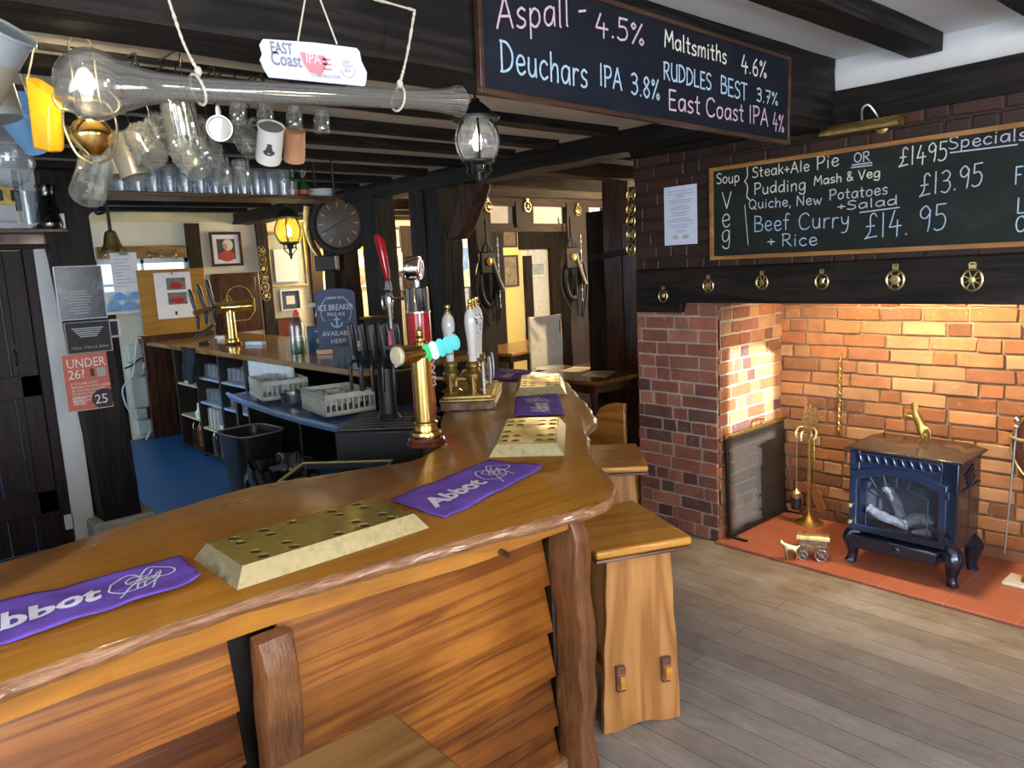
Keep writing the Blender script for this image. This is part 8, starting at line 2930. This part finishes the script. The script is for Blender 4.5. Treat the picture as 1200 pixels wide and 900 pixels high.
for i, (px, py, lab) in enumerate(((566, 243, 'horse brass on the partition post above the hanging horse collar'), (612, 243, 'horse brass on the short stub between the two pale panels'), (671, 248, 'horse brass at the top of the thick rustic post'))):
 p = py_(px, py)
 o = brass_mesh(MB(), (0, 0, 0), (0, 1, 0), (0, 0, 1), (1, 0, 0), .05, i).build('horse_brass', MBRASS)
 o.location = (PXX + .085, p.y, p.z)
 tag(o, lab, 'horse brass', 'horse brasses on the partition')
# harness hung on the posts
def harness(pc, s, label, seed, mir=1):
 t = thing('horse_harness', label, 'harness', pc)
 m = MB()
 m.tube([(.02, mir * .11 * s * math.cos(2 * math.pi * i / 20), -.10 * s + .24 * s * math.sin(2 * math.pi * i / 20)) for i in range(20)], .035 * s, 8, closed=True)
 m.build('collar', M_leather, t)
 r2 = random.Random(seed)
 st2 = MB()
 for k in range(6):
  y = mir * r2.uniform(-.16, .16) * s
  st2.tube(bezier([(.04, 0, .32 * s), (.05, y, .05 * s), (.05, y * 1.4, -.22 * s), (.05, y * .6 + .04, -.46 * s - r2.uniform(0, .1))], 6), .010 * s, 6)
 st2.build('straps', M_leather, t)
 MB().tube([(.03, 0, .5 * s), (.03, 0, .28 * s)], .012 * s, 6).build('hanging_strap', M_leather, t)
 MB().obox((.055, mir * -.02 * s, .08 * s), (0, 1, 0), (0, 0, 1), (1, 0, 0), .10 * s, .11 * s, .02 * s).build('blinker', M_leather, t, bevel=.015)
 MB().lathe_dir([(0, 0), (.045 * s, 0), (.04 * s, .01), (0, .014)], (.078, mir * -.02 * s, .09 * s), (1, 0, 0), 6).build('brass_boss', M_brass, t)
 ch = MB()
 for k in range(14):
  z = .3 * s - k * .05 * s
  ch.tube([(.06, mir * .12 * s + .008 * math.cos(2 * math.pi * i / 8) * (1 if k % 2 else .3), z + .022 * s * math.sin(2 * math.pi * i / 8)) for i in range(8)], .004, 5, closed=True)
 ch.build('chain', M_steel, t)
 sb = MB().lathe_dir([(.03 * s, 0), (.02 * s, .2 * s), (.026 * s, .34 * s)], (.06, mir * .02 * s, .12 * s), (.1, mir * .35, -1), 8)
 sb.build('hame', plain('worn_hame', (.18, .15, .10), .4, metal=.5), t)
p = py_(562, 318)
harness((PXX + .10, p.y, p.z), 1.0, 'black leather horse collar and bridle hung on the partition post nearer the pumps', 1, 1)
p = py_(660, 312)
harness((PXX + .10, p.y, p.z), 1.05, 'black leather horse harness with square gilt boss hung on the thick rustic post', 2, 1)
# iron bar across the dark boards
a, b = aty(690, 303, 4.93), aty(738, 294, 4.93)
# dark upright boards beside the chimney
for i, (p0_, p1_, z1, mt) in enumerate(((692, 712, 2.12, M_black_oak), (713, 733, 2.36, M_mahog), (734, 752, 2.0, M_mahog))):
 u, v = aty(p0_, 300, 5.0), aty(p1_, 300, 5.0)
 S2(rough_beam('trim_%d' % (86 + i), ((u.x + v.x) / 2, 5.0, 0), ((u.x + v.x) / 2, 5.0, z1), v.x - u.x - .002, .10, mt, .012, 71 + i))
o = MB().bar(Vector((0, 0, 0)), b - a, .02, .05).build('iron_bar', M_iron, bevel=.004)
o.location = a
tag(o, 'flat black iron bar fixed across the dark upright boards beside the chimney', 'bar')
# far wall in the dining room: yellow strip, pale door, dark studs
yy0, yy1 = atx(584, 340, DX).y, atx(612, 340, DX).y
S(MB().box(FX, FX + .012, yy0, yy1, 0, 2.45), 'wall_far_yellow', M_yellow_wall, smooth=0)
stud('trim_92', 612, 619, 300, FX, M_black_oak, 81, 0, .08)
stud('trim_93', 573, 584, 262, FX, M_black_oak, 82, 0, .08)
stud('trim_94', 641, 652, 280, FX, M_black_oak, 83, 0, .08)
yy0, yy1 = atx(620, 330, DX).y, atx(641, 330, DX).y
d2 = S(MB().box(FX, FX + .03, yy0, yy1, 0, atx(630, 292, DX).z), 'door_2', plain('pale_blue_white_door', (.66, .68, .72), .5), bevel=.004)
S(MB().box(FX, FX + .10, yy0 - .2, yy1 + .6, atx(630, 292, DX).z, 2.45), 'trim_95', M_black_oak, smooth=0)
picture((588, 268, 605, 290), DX + .01, 'dark brown framed picture, upper one on the yellow wall strip', M_navyframe, art('sepia_upper', [(.06, .04, .02), (.16, .10, .05), (.25, .18, .10)], 9), None, .03)
picture((589, 299, 607, 336), DX + .01, 'dark brown framed picture with figures, lower one on the yellow wall strip', M_navyframe, art('sepia_lower', [(.07, .045, .025), (.2, .14, .08), (.36, .28, .18)], 8), None, .03)
picture((619, 306, 639, 325), FX + .035, 'pale-framed blue-grey print hung on the pale door', M_ltframe, art('harbour_print', [(.12, .18, .27), (.35, .42, .5), (.5, .55, .6)], 12), (M_paper, .02), .02)
# tables
def table(name, label, cx_, cy_, L_, W_, H_, mat, rz=0):
 t = thing(name, label, 'table', (cx_, cy_, 0), rz)
 MB().box(-L_ / 2, L_ / 2, -W_ / 2, W_ / 2, H_ - .035, H_).build('table_top', mat, t, bevel=.006)
 MB().box(-L_ / 2 + .06, L_ / 2 - .06, -W_ / 2 + .05, W_ / 2 - .05, H_ - .11, H_ - .036).build('apron', M_mahog, t)
 for a in (-1, 1):
  for b in (-1, 1):
   MB().lathe([(.018, 0), (.022, .05), (.032, .30), (.028, .45), (.034, H_ - .11)], 12, (a * (L_ / 2 - .09), b * (W_ / 2 - .08), 0)).build('leg', M_mahog, t)
 return t
M_tabletop = wood('polished_table', (.09, .03, .008), (.20, .08, .02), (.3, .14, .04), 'x', .18, .6, .8, .04, .4)
M_tableamber = wood('amber_table', (.25, .10, .015), (.42, .19, .03), (.52, .27, .06), 'y', .2, .6, .8, .04, .4)
table('dining_table', 'polished brown dining table with menus beyond the end of the bar', -4.42, 5.12, .84, 1.40, .75, M_tabletop)
table('long_table', 'amber-topped long table behind the partition, beside the upright white board', -6.62, 6.22, .78, 1.70, .75, M_tableamber, R(8))
for i, (px, py, rz, lab) in enumerate(((677, 433, 18, 'buff menu sheet at the near corner of the dining table, farther from the chimney'), (702, 438, 22, 'buff menu sheet at the near edge of the dining table, nearer the chimney'), (727, 421, 10, 'buff menu sheet on the far side of the dining table'))):
 p = atz(px, py, .752)
 o = MB().box(-.15, .15, -.105, .105, 0, .004).build('menu_sheet', plain('buff_menu_%d' % i, (.58, .48, .27), .6, var=.12))
 o.location = (p.x, p.y, .7515)
 o.rotation_euler = (0, 0, R(90 + rz))
 ml = MB()
 for k in range(6):
  ml.box(-.11, .11 - rs.uniform(0, .08), -.08 + k * .028, -.074 + k * .028, .0042, .0048)
 ml.build('printed_lines', plain('brown_ink', (.22, .15, .08), .7), o, smooth=0)
 tag(o, lab, 'menu')
p = atz(708, 427, .752)
t = thing('condiment_tray', 'round pale tray on the dining table carrying a sauce bottle', 'tray', (p.x, p.y, .7515))
MB().lathe([(0, 0), (.10, 0), (.115, .018), (.118, .018), (.108, .0), (.0, .006)], 28).build('dish', plain('cream_dish', (.6, .55, .42), .4), t)
sb = thing('sauce_bottle', 'small dark sauce bottle with a pale cap on the round tray', 'bottle', (p.x - .02, p.y, .759))
MB().lathe([(0, 0), (.032, 0), (.034, .06), (.028, .08), (.014, .11), (0, .11)], 16).build('bottle', plain('dark_sauce', (.04, .012, .008), .15, coat=.5), sb)
MB().lathe([(.015, .11), (.014, .15), (.006, .175), (0, .178)], 12).build('cap', M_ceramic, sb)
st_o = MB().lathe([(0, 0), (.024, 0), (.026, .05), (.018, .065), (0, .068)], 14).build('salt_pot', plain('amber_salt', (.5, .36, .18), .3))
st_o.location = (p.x + .055, p.y + .03, .759)
tag(st_o, 'squat buff salt pot beside the sauce bottle on the round tray', 'pot')
# stools and seats
p = atz(714, 467, .5)
t = thing('pedestal_stool', 'round dark green cushioned stool on a pedestal under the dining table', 'stool', (p.x + .05, p.y - .02, 0))
MB().lathe([(0, .42), (.17, .42), (.19, .445), (.18, .475), (.12, .485), (0, .487)], 28).build('cushion', plain('dark_green_cushion', (.05, .055, .035), .7), t)
MB().lathe([(0, 0), (.17, 0), (.16, .02), (.04, .05), (.03, .2), (.035, .40), (.1, .42), (0, .42)], 24).build('pedestal', M_iron, t)
p = atz(640, 432, .70)
t = thing('round_bar_stool', 'dark round-topped bar stool behind the farthest brass tray', 'stool', (p.x + .0, p.y + .1, 0))
MB().lathe([(0, .67), (.18, .67), (.19, .685), (.18, .70), (0, .702)], 28).build('seat', plain('black_vinyl', (.014, .015, .02), .25, coat=.3), t)
for k in range(4):
 th = math.pi / 4 + k * math.pi / 2
 MB().tube([(.13 * math.cos(th), .13 * math.sin(th), .67), (.19 * math.cos(th), .19 * math.sin(th), 0)], .016, 8).build('leg', M_mahog, t)
MB().tube([(.165 * math.cos(2 * math.pi * i / 20), .165 * math.sin(2 * math.pi * i / 20), .24) for i in range(20)], .010, 8, closed=True).build('foot_ring', M_mahog, t)
# carved settle end by the chimney
s0 = aty(720, 500, 3.72)
t = thing('settle', 'orange-brown wooden settle with a curved back behind the second stool', 'bench', (-3.345, 3.60, 0), R(8))
top_ = [(-.30, .52), (-.24, .60), (-.14, .63), (-.06, .60), (.0, .60), (.06, .66), (.12, .76), (.22, .80), (.30, .80)]
tp2 = [(q.x, q.y) for q in bezier([(a_, b_, 0) for a_, b_ in top_], 4)]
M_settle = wood('settle_orange', (.20, .07, .012), (.36, .14, .025), (.46, .2, .045), 'x', .25, .5, .7, .05, .4)
MB().prism([(-.30, .0), (.30, 0)] + list(reversed(tp2)), (0, .014, 0), (1, 0, 0), (0, 0, 1), .028).build('back_panel', M_settle, t, bevel=.004)
MB().box(-.29, .29, .015, .36, .40, .43).build('seat', M_settle, t, bevel=.006)
for s_ in (-1, 1):
 MB().box(s_ * .28 - .014, s_ * .28 + .014, .015, .35, 0, .40).build('end_board', M_settle, t, bevel=.004)
p = atx(592, 392, -6.95)
t = thing('wooden_chair', 'orange wooden chair tucked behind the long amber table against the yellow wall', 'chair', (-7.35, 5.75, 0), R(-60))
MB().box(-.20, .20, -.20, .20, .43, .46).build('seat', M_settle, t, bevel=.006)
MB().box(-.20, .20, .18, .205, .60, .90).build('backrest', M_settle, t, bevel=.01)
for a in (-1, 1):
 MB().box(a * .18 - .018, a * .18 + .018, .165, .2, 0, .88).build('leg', M_settle, t)
 MB().box(a * .18 - .018, a * .18 + .018, -.2, -.165, 0, .43).build('leg', M_settle, t)
# white board with hand slot
y0, y1 = atx(619, 400, -6.15).y, atx(660, 400, -6.15).y
z1 = atx(640, 370, -6.15).z
t = thing('white_trolley', 'upright white panel trolley with a dark slot handle behind the dining table', 'trolley', (-6.12, (y0 + y1) / 2, 0))
w_ = y1 - y0
hz_ = z1
sl0, sl1 = (w_ / 2 - .10), (w_ / 2 - .05)
m = MB()
m.box(-.015, .015, -w_ / 2, sl0, .35, hz_).box(-.015, .015, sl1, w_ / 2, .35, hz_).box(-.015, .015, sl0, sl1, .35, hz_ - .22).box(-.015, .015, sl0, sl1, hz_ - .06, hz_)
m.build('panel', plain('white_panel', (.74, .73, .68), .4), t)
MB().tube([(0, -w_ / 2, .32), (0, -w_ / 2, hz_), (0, w_ / 2, hz_), (0, w_ / 2, .32)], .014, 8).build('edge_tube', plain('cream_tube', (.66, .62, .5), .4), t)
fm = MB()
for s_ in (-1, 1):
 fm.tube([(0, s_ * w_ / 2, .34), (0, s_ * w_ / 2, .05), (.0, s_ * w_ / 2, .05)], .012, 8)
 fm.tube([(-.12, s_ * w_ / 2, .03), (.12, s_ * w_ / 2, .03)], .014, 8)
fm.build('legs', M_steel, t)
# added warm globes and fill lamps, put in to brighten the dining room
for i, (x, y, e) in enumerate(((-7.5, 7.2, 90), (-4.6, 6.6, 115))):
 t = thing('added_globe', ('round opal ceiling globe over the long amber table', 'round opal ceiling globe over the dining table')[i], 'lamp', (x, y, 2.345 if i else 2.35))
 MB().lathe([(.03, .10), (.05, .10), (.05, .06), (.03, .06)], 16).build('holder', M_brass_dull, t)
 MB().ellipsoid((0, 0, -.0), .07, .07, .07, 18, 12).build('opal_globe', emit('opal_globe_glow_%d' % i, (1, .8, .5), 6), t)
 light('POINT', 'added_dining_fill', (x, y, 2.2), e, (1.0, .78, .45), .08)
